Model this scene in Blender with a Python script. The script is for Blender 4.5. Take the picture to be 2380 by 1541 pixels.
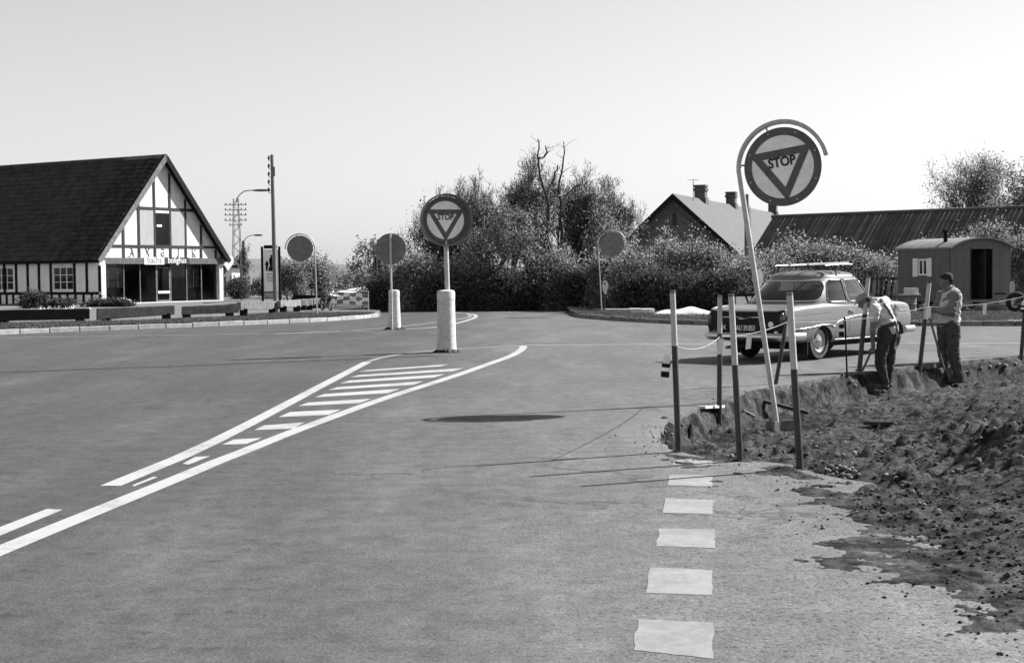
import bpy, bmesh, math, random
import numpy as np
from mathutils import Vector, Matrix, Euler
from mathutils.bvhtree import BVHTree

random.seed(7)
RNG = np.random.default_rng(7)
scene = bpy.context.scene
COL = scene.collection
for o in list(bpy.data.objects):
    bpy.data.objects.remove(o)

# ------------------------------------------------------------------ camera
FPX = 3305.6                      # focal length in pixels of a 2380 px wide picture (50 mm on 35 mm film)
CAM_H = 1.5
PITCH = math.atan(135.0 / FPX)
ROLL = -0.010
cam_d = bpy.data.cameras.new('camera')
cam_d.lens = 50.0
cam_d.sensor_width = 36.0
cam_d.clip_start = 0.1
cam_d.clip_end = 6000
cam = bpy.data.objects.new('camera', cam_d)
COL.objects.link(cam)
CAM_R = Matrix.Rotation(math.radians(90) - PITCH, 3, 'X') @ Matrix.Rotation(ROLL, 3, 'Z')
cam.matrix_world = Matrix.Translation((0, 0, CAM_H)) @ CAM_R.to_4x4()
scene.camera = cam

# ------------------------------------------------------------------ sky and sun
SUN_EL = math.radians(37.0)
SUN_AZ = Vector((0.908, 0.42)).normalized()
world = bpy.data.worlds.new('World')
scene.world = world
world.use_nodes = True
wn = world.node_tree
for n in list(wn.nodes):
    wn.nodes.remove(n)
w_out = wn.nodes.new('ShaderNodeOutputWorld')
w_bg = wn.nodes.new('ShaderNodeBackground')
w_sky = wn.nodes.new('ShaderNodeTexSky')
w_sky.sky_type = 'NISHITA'
w_sky.sun_disc = False
w_sky.sun_elevation = SUN_EL
w_sky.sun_rotation = math.atan2(SUN_AZ.x, SUN_AZ.y)
w_sky.air_density = 1.0
w_sky.dust_density = 0.2
# black-and-white film: one blue-sensitive grey value instead of the sky's hue
w_bw = wn.nodes.new('ShaderNodeVectorMath'); w_bw.operation = 'DOT_PRODUCT'
w_bw.inputs[1].default_value = (0.05, 0.25, 0.70)
wn.links.new(w_sky.outputs[0], w_bw.inputs[0])
wn.links.new(w_bw.outputs['Value'], w_bg.inputs[0])
w_bg.inputs[1].default_value = 0.060
wn.links.new(w_bg.outputs[0], w_out.inputs[0])

sun_d = bpy.data.lights.new('sun', 'SUN')
sun_d.energy = 5.0
sun_d.angle = math.radians(0.55)
sun_d.color = (1.0, 1.0, 1.0)
sun = bpy.data.objects.new('sun', sun_d)
COL.objects.link(sun)
SUN_DIR = Vector((SUN_AZ.x * math.cos(SUN_EL), SUN_AZ.y * math.cos(SUN_EL), math.sin(SUN_EL)))
sun.rotation_euler = SUN_DIR.to_track_quat('Z', 'Y').to_euler()
sun.location = (30, 15, 40)

scene.view_settings.view_transform = 'Standard'
scene.view_settings.look = 'None'
scene.view_settings.exposure = 1.18
scene.view_settings.gamma = 1.0
scene.view_settings.use_curve_mapping = False
scene.render.engine = 'CYCLES'
scene.cycles.max_bounces = 8
scene.cycles.transparent_max_bounces = 16

# ------------------------------------------------------------------ pixel helpers (2380 x 1541 picture)
KZ = 2380.0 / 3320.0
def ray(px, py):
    return CAM_R @ Vector(((px - 1190.0) / FPX, -(py - 770.5) / FPX, -1.0))
def G(px, py, z=0.0):
    """point on the horizontal plane z seen at this pixel"""
    d = ray(px, py)
    t = (z - CAM_H) / d.z
    return Vector((d.x * t, d.y * t, z))
def P(px, py, Y):
    """point at world depth Y seen at this pixel"""
    d = ray(px, py)
    t = Y / d.y
    return Vector((d.x * t, Y, CAM_H + d.z * t))
def zc(x0, y0, s):
    return lambda a, b: ((x0 + a / s) * KZ, (y0 + b / s) * KZ)

# ------------------------------------------------------------------ mesh builder
def V3(a):
    return Vector(a)
class MB:
    def __init__(self):
        self.v = []; self.f = []; self.m = []
    def add(self, vs, fs, mi=0):
        b = len(self.v)
        self.v.extend([tuple(p) for p in vs])
        for f in fs:
            self.f.append(tuple(b + i for i in f)); self.m.append(mi)
        return self
    def box(self, c, s, R=None, mi=0):
        c = Vector(c); hx, hy, hz = s[0] / 2, s[1] / 2, s[2] / 2
        ps = [Vector((x, y, z)) for z in (-hz, hz) for y in (-hy, hy) for x in (-hx, hx)]
        if R is not None:
            ps = [R @ p for p in ps]
        return self.add([c + p for p in ps], [(0, 2, 3, 1), (4, 5, 7, 6), (0, 1, 5, 4), (2, 6, 7, 3), (0, 4, 6, 2), (1, 3, 7, 5)], mi)
    def bx(self, x0, x1, y0, y1, z0, z1, mi=0):
        return self.box(((x0 + x1) / 2, (y0 + y1) / 2, (z0 + z1) / 2), (abs(x1 - x0), abs(y1 - y0), abs(z1 - z0)), None, mi)
    def beam(self, p0, p1, w, h, up=(0, 0, 1), mi=0):
        p0 = Vector(p0); p1 = Vector(p1); d = p1 - p0; L = d.length; d = d / L
        up = Vector(up); s = d.cross(up)
        if s.length < 1e-4:
            s = d.cross(Vector((0, 1, 0)))
        s.normalize(); u = s.cross(d)
        R = Matrix((d, s, u)).transposed()
        return self.box((p0 + p1) / 2, (L, w, h), R, mi)
    def cyl(self, p0, p1, r0, r1=None, n=12, caps=True, mi=0):
        r1 = r0 if r1 is None else r1
        return self.tube([p0, p1], [r0, r1], n, caps=caps, mi=mi)
    def tube(self, path, r, n=8, closed=False, caps=True, mi=0):
        path = [Vector(p) for p in path]; N = len(path)
        rs = r if isinstance(r, (list, tuple)) else [r] * N
        vs = []; prev = None
        for i, p in enumerate(path):
            if closed:
                t = path[(i + 1) % N] - path[i - 1]
            else:
                t = path[min(i + 1, N - 1)] - path[max(i - 1, 0)]
            t.normalize()
            if prev is None:
                a = Vector((0, 0, 1)) if abs(t.z) < 0.9 else Vector((1, 0, 0))
                s = t.cross(a).normalized()
            else:
                s = (prev - t * prev.dot(t))
                if s.length < 1e-6:
                    s = t.cross(Vector((0, 0, 1)))
                s.normalize()
            prev = s; u = t.cross(s)
            for k in range(n):
                a = 2 * math.pi * k / n
                vs.append(p + (s * math.cos(a) + u * math.sin(a)) * rs[i])
        fs = []
        for i in range(N if closed else N - 1):
            j = (i + 1) % N
            for k in range(n):
                k2 = (k + 1) % n
                fs.append((i * n + k, i * n + k2, j * n + k2, j * n + k))
        if caps and not closed:
            fs.append(tuple(range(n - 1, -1, -1)))
            fs.append(tuple((N - 1) * n + k for k in range(n)))
        return self.add(vs, fs, mi)
    def lathe(self, prof, n=24, o=(0, 0, 0), R=None, mi=0, cap=True):
        o = Vector(o); vs = []; fs = []
        for (r, z) in prof:
            for k in range(n):
                a = 2 * math.pi * k / n
                p = Vector((r * math.cos(a), r * math.sin(a), z))
                vs.append(o + (R @ p if R is not None else p))
        N = len(prof)
        for i in range(N - 1):
            for k in range(n):
                k2 = (k + 1) % n
                fs.append((i * n + k, i * n + k2, (i + 1) * n + k2, (i + 1) * n + k))
        if cap:
            fs.append(tuple(range(n - 1, -1, -1)))
            fs.append(tuple((N - 1) * n + k for k in range(n)))
        return self.add(vs, fs, mi)
    def prism(self, poly, O, U, V, depth, mi=0):
        """polygon (2D) in the plane O,U,V, extruded by depth along U x V"""
        O = Vector(O); U = Vector(U); V = Vector(V); W = U.cross(V).normalized() * depth
        a = [O + U * x + V * y for x, y in poly]; n = len(a)
        fs = [tuple(range(n - 1, -1, -1)), tuple(range(n, 2 * n))]
        for i in range(n):
            j = (i + 1) % n
            fs.append((i, j, n + j, n + i))
        return self.add(a + [p + W for p in a], fs, mi)
    def sphere(self, c, r, nu=12, nv=8, mi=0, R=None):
        rx, ry, rz = r if isinstance(r, (list, tuple)) else (r, r, r)
        c = Vector(c); vs = []; fs = []
        vs.append(Vector((0, 0, -rz)))
        for j in range(1, nv):
            t = -math.pi / 2 + math.pi * j / nv
            for k in range(nu):
                a = 2 * math.pi * k / nu
                vs.append(Vector((rx * math.cos(t) * math.cos(a), ry * math.cos(t) * math.sin(a), rz * math.sin(t))))
        vs.append(Vector((0, 0, rz))); top = len(vs) - 1
        for k in range(nu):
            k2 = (k + 1) % nu
            fs.append((0, 1 + k2, 1 + k))
            fs.append((top, 1 + (nv - 2) * nu + k, 1 + (nv - 2) * nu + k2))
            for j in range(nv - 2):
                b = 1 + j * nu
                fs.append((b + k, b + k2, b + nu + k2, b + nu + k))
        if R is not None:
            vs = [R @ p for p in vs]
        return self.add([c + p for p in vs], fs, mi)
    def mesh(self, name, mats, smooth=None):
        me = bpy.data.meshes.new(name)
        me.from_pydata(self.v, [], self.f)
        mats = mats if isinstance(mats, (list, tuple)) else [mats]
        for m in mats:
            me.materials.append(m)
        if len(mats) > 1:
            me.polygons.foreach_set('material_index', self.m)
        if smooth is not None:
            me.polygons.foreach_set('use_smooth', [True] * len(me.polygons))
            me.set_sharp_from_angle(angle=math.radians(smooth))
        me.update()
        return me
    def build(self, name, mats, parent=None, origin=None, smooth=None, bevel=0.0, kind=None):
        if origin is not None:
            ox, oy, oz = origin
            self.v = [(x - ox, y - oy, z - oz) for x, y, z in self.v]
        me = self.mesh(name, mats, smooth)
        o = link(name, me, parent)
        if origin is not None and parent is None:
            o.location = origin
        if bevel:
            b = o.modifiers.new('bevel', 'BEVEL'); b.width = bevel; b.segments = 2; b.limit_method = 'ANGLE'
        if kind:
            o['kind'] = kind
        return o

def link(name, data, parent=None, loc=None):
    o = bpy.data.objects.new(name, data); COL.objects.link(o)
    if parent is not None:
        o.parent = parent
    if loc is not None:
        o.location = loc
    return o
def tag(o, label=None, cat=None, group=None, kind=None):
    if label: o['label'] = label
    if cat: o['category'] = cat
    if group: o['group'] = group
    if kind: o['kind'] = kind
    return o
def thing(name, label, cat, loc=(0, 0, 0), rotz=0.0, group=None):
    o = bpy.data.objects.new(name, None); COL.objects.link(o)
    o.empty_display_size = 0.2
    o.location = loc; o.rotation_euler = (0, 0, rotz)
    return tag(o, label, cat, group)
def np_mesh(name, verts, faces, mats, smooth=False, mat_idx=None):
    """verts (n,3), faces (m,k) numpy arrays, all faces of k corners"""
    me = bpy.data.meshes.new(name)
    verts = np.asarray(verts, dtype=np.float32); faces = np.asarray(faces, dtype=np.int32)
    n, (m, k) = len(verts), faces.shape
    me.vertices.add(n); me.vertices.foreach_set('co', verts.ravel())
    me.loops.add(m * k); me.loops.foreach_set('vertex_index', faces.ravel())
    me.polygons.add(m)
    me.polygons.foreach_set('loop_start', np.arange(0, m * k, k, dtype=np.int32))
    me.polygons.foreach_set('loop_total', np.full(m, k, dtype=np.int32))
    if smooth:
        me.polygons.foreach_set('use_smooth', np.ones(m, dtype=bool))
    for mt in (mats if isinstance(mats, (list, tuple)) else [mats]):
        me.materials.append(mt)
    if mat_idx is not None:
        me.polygons.foreach_set('material_index', np.asarray(mat_idx, dtype=np.int32))
    me.update(calc_edges=True); me.validate()
    return me
def text_geo(s, size=1.0, bold=0.0, xs=1.0):
    c = bpy.data.curves.new('lettering', 'FONT'); c.body = s; c.size = size; c.offset = bold
    c.align_x = 'CENTER'; c.align_y = 'CENTER'; c.fill_mode = 'FRONT' if False else 'BOTH'; c.extrude = 0.0; c.resolution_u = 4
    o = bpy.data.objects.new('lettering', c); COL.objects.link(o)
    bpy.context.view_layer.update()
    dg = bpy.context.evaluated_depsgraph_get()
    me = bpy.data.meshes.new_from_object(o.evaluated_get(dg))
    vs = [(v.co.x * xs, v.co.y) for v in me.vertices]
    fs = [tuple(p.vertices) for p in me.polygons]
    bpy.data.objects.remove(o); bpy.data.meshes.remove(me)
    return vs, fs
def text(mb, s, O, U, V, size, bold=0.0, xs=1.0, mi=0, left=False):
    vs, fs = text_geo(s, size, bold, xs)
    if not vs:
        return mb
    dx = -min(x for x, y in vs) if left else 0
    O = Vector(O); U = Vector(U); V = Vector(V)
    return mb.add([O + U * (x + dx) + V * y for x, y in vs], fs, mi)

# ------------------------------------------------------------------ numpy noise
def _hash(ix, iy, seed):
    h = (ix.astype(np.int64) * 374761393 + iy.astype(np.int64) * 668265263 + seed * 1442695041) & 0xFFFFFFFF
    h = ((h ^ (h >> 13)) * 1274126177) & 0xFFFFFFFF
    h = h ^ (h >> 16)
    return (h & 0xFFFF) / 65535.0
def vnoise(x, y, seed=0):
    x = np.asarray(x, float); y = np.asarray(y, float)
    ix = np.floor(x); iy = np.floor(y); fx = x - ix; fy = y - iy
    fx = fx * fx * (3 - 2 * fx); fy = fy * fy * (3 - 2 * fy)
    a = _hash(ix, iy, seed); b = _hash(ix + 1, iy, seed); c = _hash(ix, iy + 1, seed); d = _hash(ix + 1, iy + 1, seed)
    return (a + (b - a) * fx) * (1 - fy) + (c + (d - c) * fx) * fy
def fbm(x, y, seed=0, octv=4, gain=0.5):
    s = 0; a = 1; t = 0
    for i in range(octv):
        s = s + a * (vnoise(x * 2 ** i + 17.3 * i, y * 2 ** i - 9.1 * i, seed + i) - 0.5); t += a; a *= gain
    return s / t * 2
def clods(x, y, cell, rmin, rmax, prob, seed):
    """height of rounded clods scattered one per cell"""
    gx = np.floor(x / cell); gy = np.floor(y / cell); h = np.zeros_like(x)
    for i in (-1, 0, 1):
        for j in (-1, 0, 1):
            cx = gx + i; cy = gy + j
            px = (cx + 0.15 + 0.7 * _hash(cx, cy, seed)) * cell; py = (cy + 0.15 + 0.7 * _hash(cx, cy, seed + 1)) * cell
            r = rmin + (rmax - rmin) * _hash(cx, cy, seed + 2) ** 2; on = _hash(cx, cy, seed + 3) < prob
            st = 0.7 + 0.6 * _hash(cx, cy, seed + 4)
            d2 = (((x - px) * st) ** 2 + ((y - py) / st) ** 2) / (r * r)
            h = np.maximum(h, np.where(on, r * 0.8 * np.sqrt(np.clip(1 - d2, 0, 1)), 0))
    return h
def sstep(a, b, x):
    t = np.clip((x - a) / (b - a), 0, 1)
    return t * t * (3 - 2 * t)

# ------------------------------------------------------------------ materials (black-and-white: every colour is a grey)
def new_mat(name):
    m = bpy.data.materials.new(name); m.use_nodes = True
    nt = m.node_tree
    for n in list(nt.nodes):
        nt.nodes.remove(n)
    out = nt.nodes.new('ShaderNodeOutputMaterial')
    return m, nt, out
def node(nt, kind, **kw):
    n = nt.nodes.new(kind)
    for k, v in kw.items():
        setattr(n, k, v)
    return n
def noise_n(nt, vec, scale, detail=4, rough=0.55, dist=0.0):
    n = node(nt, 'ShaderNodeTexNoise')
    n.inputs['Scale'].default_value = scale; n.inputs['Detail'].default_value = detail
    n.inputs['Roughness'].default_value = rough; n.inputs['Distortion'].default_value = dist
    nt.links.new(vec, n.inputs['Vector'])
    return n.outputs['Fac']
def ramp(nt, fac, a, b, lo=0.0, hi=1.0):
    n = node(nt, 'ShaderNodeMapRange', interpolation_type='SMOOTHSTEP')
    nt.links.new(fac, n.inputs[0])
    n.inputs[1].default_value = a; n.inputs[2].default_value = b
    n.inputs[3].default_value = lo; n.inputs[4].default_value = hi
    return n.outputs[0]
def mth(nt, op, a, b=None):
    n = node(nt, 'ShaderNodeMath', operation=op)
    for i, x in enumerate((a, b)):
        if x is None: continue
        if isinstance(x, (int, float)): n.inputs[i].default_value = x
        else: nt.links.new(x, n.inputs[i])
    return n.outputs[0]
def mixf(nt, fac, a, b):
    n = node(nt, 'ShaderNodeMix', data_type='FLOAT')
    for i, x in ((0, fac), (2, a), (3, b)):
        if isinstance(x, (int, float)): n.inputs[i].default_value = x
        else: nt.links.new(x, n.inputs[i])
    return n.outputs[0]
def mk(name, g, rough=0.85, var=0.25, scale=6.0, bump=0.0, bscale=60.0, metal=0.0, spec=0.3, coat=0.0, rnd=0.0, stretch=None, fine=0.0):
    m, nt, out = new_mat(name)
    b = node(nt, 'ShaderNodeBsdfPrincipled')
    tc = node(nt, 'ShaderNodeTexCoord'); vec = tc.outputs['Object']
    if stretch:
        mp = node(nt, 'ShaderNodeMapping'); mp.inputs['Scale'].default_value = stretch
        nt.links.new(vec, mp.inputs[0]); vec = mp.outputs[0]
    f = noise_n(nt, vec, scale, 5)
    val = ramp(nt, f, 0.25, 0.75, g * (1 - var), g * (1 + var))
    if fine:
        f2 = noise_n(nt, vec, bscale * 2, 2)
        val = mth(nt, 'MULTIPLY', val, ramp(nt, f2, 0.3, 0.7, 1 - fine, 1 + fine))
    if rnd:
        oi = node(nt, 'ShaderNodeObjectInfo')
        val = mth(nt, 'MULTIPLY', val, ramp(nt, oi.outputs['Random'], 0, 1, 1 - rnd, 1 + rnd))
    cc = node(nt, 'ShaderNodeCombineColor')
    for i in range(3):
        nt.links.new(val, cc.inputs[i])
    nt.links.new(cc.outputs[0], b.inputs['Base Color'])
    b.inputs['Roughness'].default_value = rough
    b.inputs['Metallic'].default_value = metal
    b.inputs['Specular IOR Level'].default_value = spec
    if coat:
        b.inputs['Coat Weight'].default_value = coat; b.inputs['Coat Roughness'].default_value = 0.08
    if bump:
        bn = noise_n(nt, vec, bscale, 4)
        bp = node(nt, 'ShaderNodeBump'); bp.inputs['Strength'].default_value = bump; bp.inputs['Distance'].default_value = 0.02
        nt.links.new(bn, bp.inputs['Height']); nt.links.new(bp.outputs[0], b.inputs['Normal'])
    nt.links.new(b.outputs[0], out.inputs[0])
    return m
def leaf_mat(name, g, trans=0.45):
    m, nt, out = new_mat(name)
    geo = node(nt, 'ShaderNodeNewGeometry')
    val = ramp(nt, geo.outputs['Random Per Island'], 0, 1, g * 0.55, g * 1.5)
    cc = node(nt, 'ShaderNodeCombineColor')
    for i in range(3):
        nt.links.new(val, cc.inputs[i])
    d = node(nt, 'ShaderNodeBsdfDiffuse'); t = node(nt, 'ShaderNodeBsdfTranslucent')
    nt.links.new(cc.outputs[0], d.inputs[0]); nt.links.new(cc.outputs[0], t.inputs[0])
    mx = node(nt, 'ShaderNodeMixShader'); mx.inputs[0].default_value = trans
    nt.links.new(d.outputs[0], mx.inputs[1]); nt.links.new(t.outputs[0], mx.inputs[2])
    nt.links.new(mx.outputs[0], out.inputs[0])
    return m
def glass_mat(name, tint=0.7, refl=1.0, rough=0.02):
    m, nt, out = new_mat(name)
    tr = node(nt, 'ShaderNodeBsdfTransparent'); tr.inputs[0].default_value = (tint, tint, tint, 1)
    gl = node(nt, 'ShaderNodeBsdfGlossy'); gl.inputs['Roughness'].default_value = rough
    fr = node(nt, 'ShaderNodeFresnel'); fr.inputs[0].default_value = 1.5
    k = mth(nt, 'MULTIPLY', fr.outputs[0], refl)
    mx = node(nt, 'ShaderNodeMixShader')
    nt.links.new(k, mx.inputs[0]); nt.links.new(tr.outputs[0], mx.inputs[1]); nt.links.new(gl.outputs[0], mx.inputs[2])
    nt.links.new(mx.outputs[0], out.inputs[0])
    return m

M = {}
M['paint_white'] = mk('white_paint', 0.72, 0.6, 0.06, 8, 0.05, 80)
M['paint_dark'] = mk('dark_red_paint', 0.045, 0.55, 0.25, 12, 0.1, 60)
M['sign_red'] = mk('sign_red', 0.095, 0.5, 0.2, 9, fine=0.08)
M['sign_face'] = mk('sign_pale', 0.85, 0.5, 0.10, 7, fine=0.05)
M['sign_black'] = mk('sign_black', 0.02, 0.6, 0.05, 6)
M['sign_letter'] = mk('faded_dark_lettering', 0.045, 0.7, 0.1, 6)
M['sign_back'] = mk('sign_back_grey', 0.16, 0.6, 0.22, 6, fine=0.12)
M['galv'] = mk('galvanised_pipe', 0.42, 0.45, 0.15, 14, 0.1, 70, metal=0.15)
M['concrete'] = mk('concrete', 0.50, 0.9, 0.18, 9, 0.25, 70, fine=0.12)
M['kerb'] = mk('kerb_concrete', 0.30, 0.9, 0.22, 5, 0.3, 60, rnd=0.08, fine=0.15)
M['kerb_granite'] = mk('kerb_granite', 0.16, 0.9, 0.3, 6, 0.4, 50, rnd=0.2, fine=0.2)
M['wood_dark'] = mk('dark_stained_timber', 0.028, 0.8, 0.35, 5, 0.3, 40, rnd=0.15, stretch=(1, 1, 0.4))
M['wood_black'] = mk('tarred_timber', 0.012, 0.8, 0.3, 5, 0.3, 40, spec=0.1)
M['wood_grey'] = mk('weathered_timber', 0.15, 0.9, 0.35, 5, 0.4, 40, rnd=0.25, fine=0.2)
M['wood_mid'] = mk('brown_timber', 0.11, 0.85, 0.3, 5, 0.3, 40, rnd=0.15)
M['wood_light'] = mk('bare_light_board', 0.55, 0.85, 0.15, 9, 0.2, 50)
M['pole_wood'] = mk('pole_wood', 0.16, 0.9, 0.3, 3, 0.4, 30, stretch=(6, 6, 0.6), fine=0.2)
M['plaster'] = mk('white_plaster', 0.56, 0.92, 0.12, 3, 0.2, 60, fine=0.05)
M['plaster_grey'] = mk('grey_lime_plaster', 0.78, 0.92, 0.10, 2, 0.25, 60, fine=0.08)
M['gable_panel'] = mk('grey_board_panel', 0.33, 0.9, 0.12, 3, 0.2, 50, stretch=(8, 8, 0.6))
M['tile'] = mk('dark_clay_tile', 0.034, 0.7, 0.45, 2.2, 0.3, 60, rnd=0.45, spec=0.25)
M['roof_grey'] = mk('grey_slate_roof', 0.078, 0.8, 0.12, 1.2, 0.3, 30, fine=0.2)
M['roof_dark'] = mk('dark_tarred_roof', 0.075, 0.85, 0.35, 1.0, 0.4, 20, fine=0.3)
M['brick'] = mk('dark_brick', 0.085, 0.9, 0.25, 3, 0.4, 30, rnd=0.15, fine=0.2)
M['black'] = mk('black_void', 0.008, 0.9, 0.1, 3)
M['rubber'] = mk('black_rubber', 0.016, 0.85, 0.15, 12, spec=0.2)
M['chrome'] = mk('chrome', 0.50, 0.22, 0.04, 6, metal=1.0)
M['car_body'] = mk('pale_car_enamel', 0.135, 0.42, 0.05, 3, coat=0.3)
M['car_tail_shade'] = mk('tail_shade_enamel', 0.010, 0.45, 0.1, 3, spec=0.15)
M['car_roof'] = mk('grey_car_enamel', 0.30, 0.38, 0.03, 3, coat=0.5)
M['car_dark'] = mk('dark_car_interior', 0.03, 0.9, 0.2, 8)
M['plate_black'] = mk('number_plate_black', 0.012, 0.4, 0.05, 6)
M['plate_white'] = mk('number_plate_white', 0.75, 0.5, 0.03, 6)
M['lamp_glass'] = mk('dark_lamp_glass', 0.06, 0.15, 0.05, 6, spec=0.6)
M['glass'] = glass_mat('car_window_glass', 0.72, 1.8)
M['glass_shop'] = glass_mat('shop_window_glass', 0.5, 0.12)
M['glass_dark'] = mk('dark_window_pane', 0.012, 0.08, 0.1, 4, spec=0.5)
M['skin'] = mk('tanned_skin', 0.13, 0.6, 0.1, 20)
M['shirt_light'] = mk('light_cotton', 0.50, 0.95, 0.1, 9, 0.3, 40)
M['shirt_mid'] = mk('checked_grey_shirt', 0.15, 0.95, 0.15, 14, 0.3, 40)
M['vest'] = mk('pale_waistcoat', 0.44, 0.95, 0.12, 12, 0.3, 40)
M['denim_dark'] = mk('dark_work_trousers', 0.035, 0.95, 0.3, 9, 0.4, 40)
M['denim_mid'] = mk('faded_work_trousers', 0.060, 0.95, 0.3, 9, 0.4, 40)
M['cap'] = mk('grey_cloth_cap', 0.24, 0.95, 0.12, 15, 0.2, 60)
M['hair'] = mk('dark_hair', 0.02, 0.8, 0.35, 40, 0.6, 90)
M['leather'] = mk('worn_leather', 0.05, 0.8, 0.3, 14, 0.3, 50)
M['steel'] = mk('dull_steel', 0.14, 0.5, 0.3, 12, 0.1, 60, metal=0.4)
M['hut'] = mk('painted_hut_boards', 0.115, 0.85, 0.10, 3, 0.2, 40, fine=0.1)
M['hut_roof'] = mk('hut_roof_felt', 0.20, 0.9, 0.2, 3, 0.3, 40, fine=0.15)
M['rope'] = mk('white_rope', 0.32, 0.9, 0.15, 30)
M['stone'] = mk('field_stone', 0.20, 0.9, 0.25, 4, 0.5, 25, rnd=0.45, fine=0.2)
M['bark'] = mk('bark', 0.045, 0.95, 0.4, 3, 0.5, 20)
M['bark_pale'] = mk('dead_wood', 0.05, 0.95, 0.3, 3, 0.5, 20)
M['leaf'] = leaf_mat('spring_leaves', 0.25, 0.52)
M['leaf_mid'] = leaf_mat('olive_leaves', 0.21, 0.5)
M['leaf_light'] = leaf_mat('light_spring_leaves', 0.32, 0.55)
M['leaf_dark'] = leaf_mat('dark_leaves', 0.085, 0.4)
M['leaf_pale'] = leaf_mat('pale_young_leaves', 0.20)
M['grass'] = leaf_mat('grass_blades', 0.11, 0.3)
M['flower'] = mk('white_flowers', 0.7, 0.9, 0.1, 9)
M['sand'] = mk('pale_sand', 0.62, 0.95, 0.08, 6, 0.2, 50)
M['gravel'] = mk('gravel_forecourt', 0.13, 0.95, 0.18, 0.8, 0.5, 30, fine=0.3)
M['turf'] = mk('turf', 0.095, 0.98, 0.4, 1.5, 0.8, 12, fine=0.4)
M['field'] = mk('field', 0.12, 0.98, 0.15, 0.02, 0.3, 1.0)
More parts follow.
